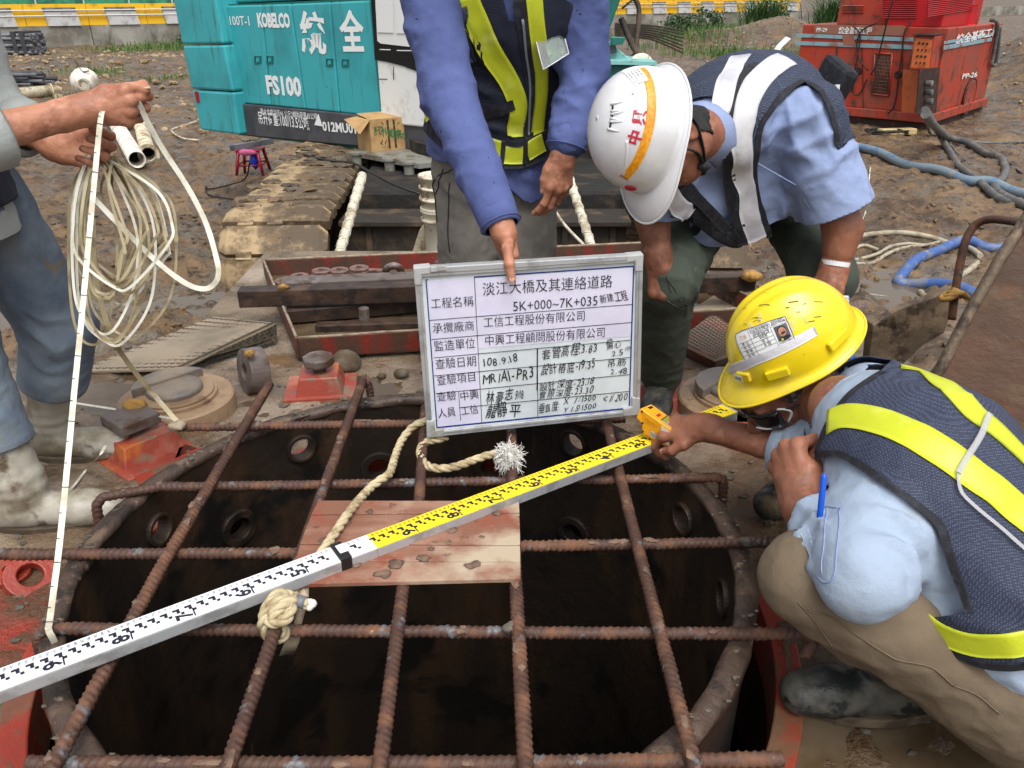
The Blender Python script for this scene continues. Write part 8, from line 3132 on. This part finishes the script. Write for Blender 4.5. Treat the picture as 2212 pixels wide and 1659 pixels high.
# ================================================================== ROPES
def rope_geo(mb, pts, r, n=10, pitch=None):
 P = spline(pts, n)
 out = [P[0]]
 for a, b in zip(P[:-1], P[1:]):
  m = max(1, int((b - a).length / (r * .55)))
  out += [a + (b - a) * (k + 1) / m for k in range(m)]
 pitch = pitch or r * 7
 s = 0
 nn = Vector((0, 0, 1))
 st = [[], [], []]
 for i, p in enumerate(out):
  t = (out[min(i + 1, len(out) - 1)] - out[max(i - 1, 0)]).normalized()
  nn = (nn - t * nn.dot(t))
  nn = nn.normalized() if nn.length > 1e-5 else t.orthogonal().normalized()
  bb = t.cross(nn)
  if i: s += (p - out[i - 1]).length
  for k in range(3):
   a = 2 * math.pi * (s / pitch + k / 3)
   st[k].append(p + (nn * math.cos(a) + bb * math.sin(a)) * r * .5)
 for k in range(3):
  mb.tube(st[k], r * .60, 7)
def rope(label, pts, r=.0095, name="rope"):
 mb = MB(); rope_geo(mb, pts, r)
 return tag(mb.build(name, "rope_mat"), label, "rope")
r1 = [on(x, y, z) for x, y, z in ((925, 908, .03), (900, 917, .026), (882, 932, .01), (866, 955, -.002), (853, 988, .0), (842, 1022, .018), (820, 1038, .022), (796, 1058, .02), (756, 1104, .042), (722, 1154, .042), (699, 1188, .040), (676, 1222, .028), (648, 1262, .010), (628, 1290, .018))]
rope("long three-strand rope running from behind the whiteboard over the planks and under the staff", r1)
r2 = [on(x, y, z) for x, y, z in ((965, 944, .02), (947, 949, .02), (924, 954, .015), (908, 970, .012), (911, 991, .012), (926, 1007, .016), (952, 1012, .02), (988, 1007, .02), (1028, 992, .02), (1066, 981, .022), (1086, 985, .024))]
fr = rope("looped rope with a frayed white end hanging under the whiteboard", r2)
mb = MB()
rs = np.random.RandomState(3)
c = on(1096, 985, .035)
vr, vu = Vector((1, 0, 0)), Vector((0, -.44, -.9)).normalized()
clumps = [((-.2, .95), .030), ((.35, .9), .030), ((.9, .35), .030), ((.95, -.25), .030), ((.6, -.85), .036), ((-.15, -1), .030), ((-.7, -.6), .024), ((-.6, .5), .020)]
for k in range(900):
 (cx_, cy_), L = clumps[rs.randint(len(clumps))]
 d = Vector((cx_, -.35, 0)) - vu * cy_ + Vector((rs.normal(0, .22), rs.normal(0, .3), rs.normal(0, .22)))
 d.normalize()
 q = c + d * rs.uniform(.0, .012) + Vector((rs.normal(0, .004), rs.normal(0, .004), rs.normal(0, .004)))
 pts = [q]
 st = L * rs.uniform(.5, 1.15) / 6
 for _ in range(6):
  d = (d + Vector((rs.normal(0, .5), rs.normal(0, .5), rs.normal(0, .5) - .14))).normalized()
  q = q + d * st * 1.25
  pts.append(q)
 mb.tube(pts, [.0009, .0009, .0009, .0009, .0008, .0007, .0005], 3, False)
mb.blob(c, (.022, .015, .024), 3, .6, 2)
tag(mb.build("frayed_fibres", "fibre_white", fr), kind="stuff")
# knot on the second lengthwise bar
knot = thing("rope_knot", "pale rope knotted round the near bar under the staff, its end taped grey", "rope", tuple(on(600, 1330, 0)))
kc = [on(x, y, z) for x, y, z in ((628, 1290, .02), (604, 1282, .035), (582, 1304, .038), (575, 1328, .028), (592, 1344, .030), (618, 1336, .036), (628, 1312, .040), (610, 1296, .046), (588, 1312, .044), (570, 1334, .03), (572, 1360, .004), (590, 1378, -.012), (612, 1372, -.010), (606, 1350, .012), (590, 1330, .040), (606, 1312, .050), (628, 1300, .045), (644, 1298, .04), (668, 1306, .036))]
mb = MB(); rope_geo(mb, kc, .0105); mb.build("knot_rope", "rope_mat", knot)
mb = MB(); mb.tube([on(640, 1297, .041), on(660, 1303, .038)], .0115, 12); mb.build("tape_wrap", "pipe_grey", knot)
mb = MB(); mb.blob(on(671, 1306, .036), (.011, .010, .010), 4, .3, 2); mb.build("rope_tip", "fibre_white", knot)
cs = thing("cloth_strip", "dirty beige strip hanging beside the rope knot into the casing", "cloth strip", tuple(on(650, 1290, 0)))
mb = MB()
rows = []
for k, (x0, x1, y, z) in enumerate(((640, 668, 1262, .018), (646, 667, 1290, .012), (640, 660, 1320, -.002), (633, 652, 1350, -.02), (616, 648, 1385, -.05), (603, 634, 1418, -.09))):
 a, b = on(x0, y, z), on(x1, y - 2, z + .004 * (-1) ** k)
 rows.append([a, a * .5 + b * .5 + Vector((0, 0, .004)), b])
V = [v for r in rows for v in r]
mb.add(V, [(k * 3 + j, (k + 1) * 3 + j, (k + 1) * 3 + j + 1, k * 3 + j + 1) for k in range(5) for j in range(2)], True)
o = mb.build("strip", "cloth_strip", cs)
md = o.modifiers.new("t", 'SOLIDIFY'); md.thickness = .002
# ================================================================== MEASURING TAPE
def tape_geo(mb, pts, w=.0125, n=8, facing=None, twist=0.0, th=.0007):
 P = spline(pts, n)
 rows = []
 for i, p in enumerate(P):
  t = (P[min(i + 1, len(P) - 1)] - P[max(i - 1, 0)]).normalized()
  v = (p - CAM).normalized() if facing is None else Vector(facing)
  s_ = t.cross(v)
  s_ = s_.normalized() if s_.length > 1e-5 else Vector((1, 0, 0))
  nn = s_.cross(t)
  a = twist * math.sin(i * .35 + twist * 9)
  s_ = s_ * math.cos(a) + nn * math.sin(a)
  nn = s_.cross(t)
  rows.append((p - s_ * w / 2, p + s_ * w / 2, p + s_ * w / 2 + nn * th, p - s_ * w / 2 + nn * th))
 V = [v for r in rows for v in r]
 m = len(rows)
 Fc = [(i * 4 + k, i * 4 + (k + 1) % 4, (i + 1) * 4 + (k + 1) % 4, (i + 1) * 4 + k) for i in range(m - 1) for k in range(4)]
 Fc += [(3, 2, 1, 0), ((m - 1) * 4, (m - 1) * 4 + 1, (m - 1) * 4 + 2, (m - 1) * 4 + 3)]
 mb.add(V, Fc, False)
 return P
tape = thing("measuring_tape", "long pale measuring tape coiled in the left man's hands with one end down the casing", "measuring tape", tuple(at(200, 330, 1.8)))
mb = MB()
main = [at(222, 232, 1.70), at(215, 275, 1.685), at(203, 400, 1.67), at(188, 560, 1.63), at(176, 690, 1.60), at(160, 850, 1.56), at(146, 1000, 1.52), at(128, 1180, 1.46), at(108, 1335, 1.40)]
main += [on(105, 1360, .004), on(120, 1392, -.03), on(150, 1468, -.16), on(196, 1555, -.34), on(245, 1640, -.55)]
PM = tape_geo(mb, main, .0105, 10)
mb.build("tape_line", "tape_pale", tape)
mb = MB()
acc = 0
for i in range(1, 84):
 acc += (PM[i] - PM[i - 1]).length
 if i % 3 == 0:
  t = (PM[i + 1] - PM[i - 1]).normalized(); v = (PM[i] - CAM).normalized(); s_ = t.cross(v).normalized(); nn = -v
  c = PM[i] + nn * .0012
  L = .0050 if i % 9 else .0125
  mb.prism([c - s_ * .006 - t * .0007, c - s_ * (.006 - L) - t * .0007, c - s_ * (.006 - L) + t * .0007, c - s_ * .006 + t * .0007], nn * .0002)
tag(mb.build("tape_ticks", "ink", tape), kind="stuff")
mb = MB()
tape_geo(mb, [at(285, 218, 1.72), at(300, 224, 1.73), at(318, 262, 1.76), at(352, 322, 1.80), at(404, 402, 1.84), at(444, 480, 1.86), at(466, 552, 1.86), at(472, 592, 1.86), at(460, 616, 1.86), at(436, 624, 1.86), at(398, 610, 1.86), at(340, 566, 1.86), at(270, 498, 1.85), at(214, 440, 1.84), at(190, 412, 1.83)], .012, 9, None, .25)
mb.build("loose_loop", "tape_pale", tape)
rr = random.Random(11)
top = (208, 326)
for k in range(19):
 lx = 146 + rr.uniform(0, 44)
 rx = 240 + rr.uniform(0, 1) ** .7 * 135
 by = 590 + rr.uniform(0, 165)
 dz_ = rr.uniform(-.05, .10)
 tx = 186 + rr.uniform(0, 40)
 Z0 = 1.83 + dz_
 pts = [at(tx, 328 + rr.uniform(-6, 6), 1.82), at(lx + 12, 395, Z0), at(lx, 500 + rr.uniform(-30, 40), Z0 - .01), at(lx + 8, by - 70, Z0), at((lx + rx) * .5 - 18, by - 4, Z0 + .02), at((lx + rx) * .5 + 22, by - 6, Z0 + .02), at(rx - 4, by - 95, Z0 + .02), at(rx + 4, 520 + rr.uniform(-50, 20), Z0 + .02), at(rx - 30, 410, Z0 + .01), at(tx + 26, 338, 1.83)]
 mb = MB(); tape_geo(mb, pts, .0060, 10, None, rr.uniform(-.35, .35))
 mb.build("coil_loop", "tape_khaki" if k % 5 else "tape_pale", tape)
mb = MB()
tape_geo(mb, [at(200, 470, 1.84), at(206, 600, 1.86), at(240, 720, 1.9), at(278, 786, 1.98), at(330, 850, 2.05), on(384, 912, .01)], .012, 8, None, .2)
mb.build("tape_strand", "tape_khaki", tape)
mb = MB()
tape_geo(mb, [on(330, 898, -.16), on(380, 905, -.10), on(386, 915, -.01), on(372, 905, -.05), on(320, 895, -.15), on(250, 884, -.2), on(160, 870, -.2)], .008, 8, (0, .3, -1))
mb.build("tape_strand", "tape_pale", tape)
mb = MB()
tape_geo(mb, [at(228, 962, 1.95), at(214, 985, 1.9), on(190, 1010, -.19), on(165, 1042, -.2), on(146, 1064, -.2)], .008, 8, (0, .3, -1))
mb.build("tape_strand", "tape_pale", tape)
# ================================================================== HOSES AND CABLES AT THE RIGHT
mat("hose_blue", srgb(62, 92, 150), [(srgb(112, 116, 124), 4, .5, .62, 6, .55), (srgb(136, 128, 110), 7, .6, .68, 6)], .42)
mat("hose_bluegrey", srgb(112, 128, 138), [(srgb(74, 110, 150), 3, .56, .64, 5), (srgb(140, 132, 116), 6, .56, .66, 6)], .5)
mat("hose_pale", srgb(160, 152, 132), [(srgb(128, 116, 96), 6, .48, .62, 6)], .6)
mat("hose_dark", srgb(84, 86, 88), [(srgb(118, 110, 98), 6, .5, .62, 6)], .5)
def hose(label, px, r, m, lift=None, n=9, name="hose", ns=8, cat="hose", group=None, z=None):
 pts = []
 for q in px:
  x, y = q[:2]
  h = q[2] if len(q) > 2 else 0
  p = gon(x, y, r + h)
  p.z = gz1(p.x, p.y) + r * .8 + h
  pts.append(p)
 mb = MB(); mb.tube(spline(pts, ns), r, n)
 return tag(mb.build(name, m), label, cat, group)
hose("thick grey-blue hose running from behind the bending man to the right edge", [(1790, 292), (1848, 312), (1900, 328), (1960, 348), (2030, 366), (2090, 383), (2140, 390), (2190, 402), (2240, 418)], .085, "hose_bluegrey")
hg = "grey hoses from the red machine"
hose("left one of the dark grey hoses dropping from the red machine's corner", [(1998, 236, 1.0), (2012, 262, .6), (2034, 292, .1), (2052, 330), (2072, 355), (2098, 375), (2128, 400), (2160, 424), (2212, 446)], .06, "hose_dark", group=hg)
hose("middle dark grey hose bending back in a tight curve near the right edge", [(2000, 240, 1.1), (2020, 270, .6), (2050, 292, .1), (2090, 306), (2130, 324), (2160, 338), (2174, 356), (2168, 378), (2150, 398), (2170, 420), (2240, 462)], .07, "hose_dark", group=hg)
hose("thin dark cable looping below the red machine's corner", [(1996, 244, .9), (2004, 268, .3), (2012, 286), (2040, 296), (2070, 326), (2084, 342), (2078, 350)], .03, "hose_dark", group=hg)
hose("dark cable running off to the right past the puddle", [(2050, 290), (2090, 302), (2140, 306), (2230, 302)], .03, "hose_dark")
hose("thin wire crossing the grey hoses near the right edge", [(2120, 320), (2160, 336), (2200, 362), (2230, 388)], .018, "cable_black", name="wire", cat="cable")
hose("pale mud-coated hose arching from the bending man's leg to the blue hose", [(1834, 600), (1840, 560), (1834, 526), (1846, 511), (1904, 505), (1961, 503), (2018, 508), (2064, 518), (2095, 531), (2118, 551)], .036, "hose_pale")
hose("upper of two thin pale hoses beside the bending man's leg", [(1842, 562), (1870, 550), (1900, 537), (1925, 527), (1961, 521), (2000, 523), (2032, 520)], .022, "hose_pale")
hose("lower of two thin pale hoses beside the bending man's leg", [(1842, 569), (1885, 555), (1920, 540), (1950, 529), (1985, 524), (2020, 525)], .024, "hose_pale")
hose("short pale hose end lying behind the two thin pale hoses", [(1838, 536), (1865, 531), (1898, 528)], .022, "hose_pale")
hose("kinked bright blue hose lying in the mud by the brown plate", [(2240, 522), (2178, 520), (2133, 519), (2085, 520), (2028, 537), (1980, 558), (1952, 582), (1941, 599), (1944, 605), (1961, 607), (2009, 616), (2057, 625), (2100, 636), (2140, 648)], .062, "hose_blue", n=12)
hose("pale hose piece sticking out of the puddle under the blue hose", [(1988, 632), (2000, 640), (2028, 652)], .035, "hose_pale")
hose("pale hose running up behind the bent bar", [(2058, 612), (2075, 596), (2098, 578), (2112, 565)], .035, "hose_pale")
hose("thin cable looping through the puddle right of the bending man", [(1960, 629), (1900, 622), (1850, 622), (1834, 626), (1842, 634), (1870, 640), (1940, 644)], .012, "hose_pale", name="wire", cat="cable")
hose("thin white string lying on the mud right of the bending man's sleeve", [(1878, 372), (1877, 395), (1874, 425), (1870, 455), (1856, 487), (1844, 508)], .012, "sling_white", name="string", cat="string")
hose("pale hose crossing the mud behind the left man's legs", [(60, 640), (90, 634), (130, 632), (160, 634)], .03, "hose_bluegrey")
bd = gon(1936, 292)
cbn = thing("timber_offcut", "pale timber offcut lying in front of the red machine", "timber", tuple(bd))
mb = MB(); mb.box(bd + Vector((0, 0, .08)), (.85, .22, .12), (Vector((.97, .2, 0)), Vector((-.2, .97, 0)), up)); mb.build("timber", "wood_pale", cbn, .01)
mb = MB()
rr = random.Random(6)
pts = []
for k in range(30):
 a = k * .9
 p = gon(1912, 294) + Vector((math.cos(a) * rr.uniform(.25, .55), math.sin(a) * rr.uniform(.15, .35), .05 + rr.uniform(0, .1)))
 pts.append(p)
mb.tube(spline(pts, 5), .018, 5)
tag(mb.build("wire_tangle", "cable_black"), "tangle of black wire lying on the mud by the timber offcut", "wire")
# ================================================================== RED POWER PACK
mat("machine_red", srgb(166, 58, 40), [(srgb(138, 70, 56), 1.6, .46, .62, 6, .5), (srgb(88, 58, 46), 3.2, .56, .66, 7, .6), (srgb(96, 60, 48), 5, .56, .66, 6, .6, (2, 2, .3)), (srgb(60, 40, 34), 1.1, .62, .74, 6, .6)], .42)
mat("machine_red_new", srgb(176, 26, 32), [(srgb(150, 30, 34), 2, .5, .66, 5)], .35)
mat("machine_dark", srgb(46, 32, 30), [(srgb(90, 50, 42), 5, .5, .66, 5)], .7)
mat("machine_brown", srgb(140, 96, 78), [(srgb(156, 70, 52), 2.5, .5, .66, 6)], .6)
mat("stripe_blue", srgb(126, 160, 172), [(srgb(134, 96, 78), 2.6, .5, .62, 6)], .55)
mat("panel_orange", srgb(196, 104, 56), [(srgb(170, 84, 46), 5, .5, .62, 5)], .5)
mat("lamp_blue", srgb(120, 150, 220), (), .15)
Npt = Vector((9.5, 18.9, 0)); Lpt = Vector((7.12, 21.1, 0)); Rpt = Vector((12.45, 21.5, 0))
GM = -1.80
ux, uy = (Lpt - Npt), (Rpt - Npt)
Lx, Ly = ux.length * 1.03, uy.length * 1.09
ux.normalize(); uy.normalize()
uy = (uy - ux * uy.dot(ux)).normalized()
pp_ = thing("power_pack", "weathered red diesel power pack with blue stripes and white lettering", "machine", (9.9, 20.6, GM))
def mbx(mb, x0, x1, y0, y1, z0, z1):
 p = []
 for z in (z0, z1):
  for a, b in ((x0, y0), (x1, y0), (x1, y1), (x0, y1)):
   p.append(Npt + ux * a + uy * b + up * z)
 mb.box8(p)
nA = -uy; nB = -ux       # outward normals of the long left side and of the right end
def ml(zx, zy, out=.0): return onplane(1694 + zx * .2341, zy * .2341, Npt + nA * out, nA)
def mr2(zx, zy, out=.0): return onplane(1694 + zx * .2341, zy * .2341, Npt + nB * out, nB)
def mq(fn, pts, out, th, m, nm, par=None, bev=0):
 mb = MB(); n = nA if fn is ml else nB
 mb.prism([fn(x, y, out) for x, y in pts], -n * th); return mb.build(nm, m, par or pp_, bev)
mb = MB(); mbx(mb, .02, Lx, .02, Ly, GM + .32, .30); bodyp = mb.build("housing", "machine_red", pp_, .02)
mb = MB(); mbx(mb, -.06, Lx + .05, -.06, Ly + .05, GM + .12, GM + .32); mb.build("base_frame", "machine_red", pp_, .02)
mb = MB(); mbx(mb, .05, Lx, .05, Ly + .2, GM - .15, GM + .119); mb.build("skid", "machine_dark", pp_)
mb = MB(); mbx(mb, 1.55, 2.72, .5, 1.6, .301, .95); ub = mb.build("air_box", "machine_red", pp_, .02)
mb = MB(); mbx(mb, .25, 1.45, .25, 3.0, .301, 1.3); eb = mb.build("engine_cover", "machine_red_new", pp_, .02)
for par, pts, fn, cnt, m in ((ub, [(540, 45), (735, 45), (735, 122), (540, 122)], ml, 6, "machine_dark"), (eb, [(910, -40), (1235, -40), (1225, 170), (905, 170)], ml, 11, "machine_dark"), (eb, [(1320, -30), (1750, -60), (1740, 90), (1310, 158)], mr2, 10, "machine_dark")):
 base = .5 if par is ub else .25
 n = nA if fn is ml else nB
 off = -(base if fn is ml else .25)
 c = [fn(x, y, off) for x, y in pts]
 for k in range(cnt):
  v0, v1 = (k + .15) / cnt, (k + .85) / cnt
  q = [c[0] * (1 - v0) + c[3] * v0, c[1] * (1 - v0) + c[2] * v0, c[1] * (1 - v1) + c[2] * v1, c[0] * (1 - v1) + c[3] * v1]
  mb = MB(); mb.add([q[0] + n * .004, q[1] + n * .004, q[2] + n * .03, q[3] + n * .03, q[2] + n * .004, q[3] + n * .004], [(3, 2, 1, 0), (3, 5, 4, 2)])
  mb.build("louvre_slat", "machine_red_new" if par is eb else "machine_red", par)
  mb = MB(); mb.prism([q[3] + n * .004, q[2] + n * .004, q[2] + n * .004 - up * .018, q[3] + n * .004 - up * .018], n * .001); mb.build("louvre_gap", m, par)
mb = MB(); c_ = Npt + ux * .55 + uy * 3.05 + up * .3; c_ = mr2(1680, 255, -.3); mb.lathe([(.2, -.02), (.21, .0), (.16, .02), (.15, .42), (.16, .43)], Vector((c_.x, c_.y, .30)), (0, 0, 1), 20); mb.build("exhaust_cap", "machine_red_new", pp_)
for k, (y0, y1) in enumerate(((308, 342), (378, 414))):
 mq(ml, [(108 - k * 8, y0), (108 - k * 8, y1), (1190, y1 + 42), (1195, y0 + 38)], .004, .006, "stripe_blue", "paint_stripe")
mq(mr2, [(1480, 380), (1475, 408), (1930, 330), (1935, 300)], .004, .006, "stripe_blue", "paint_stripe")
mq(mr2, [(1472, 422), (1470, 462), (1915, 378), (1920, 345)], .004, .006, "stripe_blue", "paint_stripe")
mq(ml, [(270, 225), (275, 310), (1110, 330), (1110, 235)], .003, .005, "machine_brown", "rust_band")
mq(ml, [(535, 320), (640, 322), (660, 430), (545, 420)], .006, .008, "machine_brown", "rust_patch")
def mtext(fn, s_, x0, y0, x1, y1, h, m="letter_white"):
 n = nA if fn is ml else nB
 a, b = fn(x0, y0, .008), fn(x1, y1, .008)
 xd = (b - a).normalized(); yd = n.cross(xd).normalized()
 hh = (fn(x0, y0 - h, .008) - a).length
 mb = MB(); mb.text(s_, a, xd, yd, hh, 'LEFT', .02, (b - a).length, .001); mb.build("lettering", m, pp_)
mtext(ml, "PP-29", 296, 290, 394, 292, 34)
mtext(ml, "統全基礎工程", 498, 306, 806, 312, 48)
mtext(mr2, "統全基礎工程", 1580, 402, 1966, 318, 52)
mtext(mr2, "PP-26", 1640, 728, 1776, 706, 34)
for x in (480, 715, 1085):
 mq(ml, [(x, 430), (x + 12, 1000), (x + 18, 1000), (x + 7, 430)], .003, .006, "machine_dark", "door_gap")
for pts in ([(545, 605), (640, 615), (625, 832), (530, 820)], [(838, 492), (996, 498), (968, 885), (808, 868)]):
 w = mq(ml, pts, .004, .02, "machine_dark", "grille_opening")
 c = [ml(x, y, .008) for x, y in pts]
 mb = MB()
 for k in range(1, 12):
  t = k / 12
  mb.tube([c[0] * (1 - t) + c[1] * t, c[3] * (1 - t) + c[2] * t], .004, 3)
  mb.tube([c[0] * (1 - t) + c[3] * t, c[1] * (1 - t) + c[2] * t], .004, 3)
 tag(mb.build("grille_wire", "machine_brown", w), kind="stuff")
 mb = MB()
 for a, b in ((0, 1), (1, 2), (2, 3), (3, 0)):
  mb.tube([c[a], c[b]], .02, 4)
 mb.build("grille_frame", "machine_red", w)
for (x, y) in ((435, 625), (688, 655), (1050, 690)):
 mb = MB(); mb.lathe([(.09, -.01), (.07, .02), (.05, .015)], ml(x, y, .0), nA, 16); mb.build("door_recess", "machine_dark", pp_)
mq(ml, [(1095, 640), (1270, 655), (1215, 1060), (1080, 1035)], .005, .01, "panel_orange", "clean_panel")
mb = MB(); c4 = [ml(1200, 330, .55), ml(1395, 335, .55), ml(1345, 650, .55), ml(1155, 640, .55)]
mb.prism(c4, uy * .5); cbx = mb.build("control_box", "machine_red", pp_, .01)
q4 = [c4[0] * .94 + c4[2] * .06, c4[1] * .9 + c4[3] * .1, c4[2] * .94 + c4[0] * .06, c4[3] * .94 + c4[1] * .06]
mb = MB(); mb.prism([p + nA * .006 for p in q4], -nA * .008); fp = mb.build("control_panel", "panel_orange", cbx)
for i in range(3):
 for j in range(4):
  u, v = .28 + i * .22, .16 + j * .22
  p = (q4[0] * (1 - u) + q4[1] * u) * (1 - v) + (q4[3] * (1 - u) + q4[2] * u) * v
  mb = MB(); mb.lathe([(.028 if j in (0, 2) else .016, 0), (.022, .02)], p + nA * .006, nA, 10); mb.build("button", "machine_dark", fp)
mb = MB(); mb.prism([c4[0] + nA * .06 + up * .01, c4[1] + nA * .06 + up * .01, c4[1] + uy * .5 + up * .02, c4[0] + uy * .5 + up * .02], up * .02); mb.build("rain_hood", "machine_dark", cbx)
for (x, y) in ((1475, 280), (1492, 350)):
 p = at(1694 + x * .2341, y * .2341, 18.0)
 lt = thing("work_lamp", "round blue-glass work lamp %s on the red machine's control box" % ("above the other" if y < 300 else "below the other"), "lamp", tuple(p))
 mb = MB(); mb.lathe([(.05, -.12), (.10, -.04), (.11, .0), (.10, .005)], p, (-.45, -.85, .1), 18, True); mb.build("lamp_body", "machine_dark", lt)
 mb = MB(); mb.lathe([(.092, .0), (.07, .014), (.01, .02)], p, (-.45, -.85, .1), 18, True); mb.build("lamp_glass", "lamp_blue", lt)
 mb = MB(); mb.tube([p + Vector((.05, .1, 0)), Vector((p.x + .1, p.y + .3, min(p.z, .3)))], .03, 6); mb.build("bracket", "machine_dark", lt)
mq(mr2, [(1250, 640), (1440, 620), (1400, 1080), (1215, 1040)], .006, .012, "machine_dark", "hose_recess")
for k, y in enumerate((770, 850, 935)):
 p = mr2(1320, y, .05); mb = MB(); mb.lathe([(.06, -.02), (.07, .1), (.05, .12)], p, nB, 10); mb.build("coupling", "hose_dark", pp_)
p = mr2(1700, 890, .0)
mb = MB(); mb.lathe([(.42, -.01), (.42, .02), (.37, .045), (.30, .02)], p, nB, 32, True); hat = mb.build("round_hatch", "machine_red", pp_)
mb = MB(); mb.tube([p + (uy * math.cos(a) + up * math.sin(a)) * .42 + nB * .02 for a in np.linspace(0, 2 * math.pi, 30)], .028, 6, False); mb.build("hatch_rim", "machine_dark", hat)
hgr = thing("hanging_sling", "dirty grey sling hanging over the red machine's right corner", "sling", tuple(mr2(1940, 400, .05)))
mb = MB(); mb.tube(spline([mr2(1905, 185, -.1), mr2(1960, 200, .05), mr2(1965, 300, .06), mr2(1945, 420, .06), mr2(1925, 540, .06), mr2(1915, 590, .06), mr2(1945, 600, .06), mr2(1962, 520, .06), mr2(1978, 380, .06), mr2(1990, 240, .06)], 5), .05, 7); mb.build("sling_loop", "hose_dark", hgr)
for i, c in enumerate(([(870, 205, .1), (720, 280, .06), (670, 400, .06), (690, 530, .06), (770, 650, .06)], [(640, 240, .05), (700, 320, .05), (680, 500, .05), (645, 700, .05), (640, 860, .05), (700, 860, .05), (770, 720, .05)], [(1180, 190, .0), (1110, 300, .08), (1088, 480, .06), (1050, 760, .06), (1020, 960, .06), (960, 1050, .06)], [(1010, -20, .3), (950, 200, .25), (880, 480, .1), (850, 600, .1), (800, 690, .1)])):
 lab = ("black cable looping over the top edge of the red machine's long side", "thin black cable hanging in a long loop below the machine's lettering", "black cable hanging beside the machine's control box down to its base", "taut black line crossing the red engine cover's louvres")[i]
 mb = MB(); mb.tube(spline([ml(*q) for q in c], 6), .018, 5); tag(mb.build("cable", "cable_black"), lab, "cable", "cables hanging on the red machine")
pc = gon(1678, 118)
mb = MB(); p0 = at(1688, 84, 25)
mb.tube(spline([at(1674, 118, 25), at(1682, 102, 25), at(1692, 92, 25), at(1702, 82, 25)], 4), [.12] * 13, 8, flat=.3)
tag(mb.build("plastic_sheet", "white_plastic"), "grey plastic scrap standing on the soil left of the red machine", "scrap")
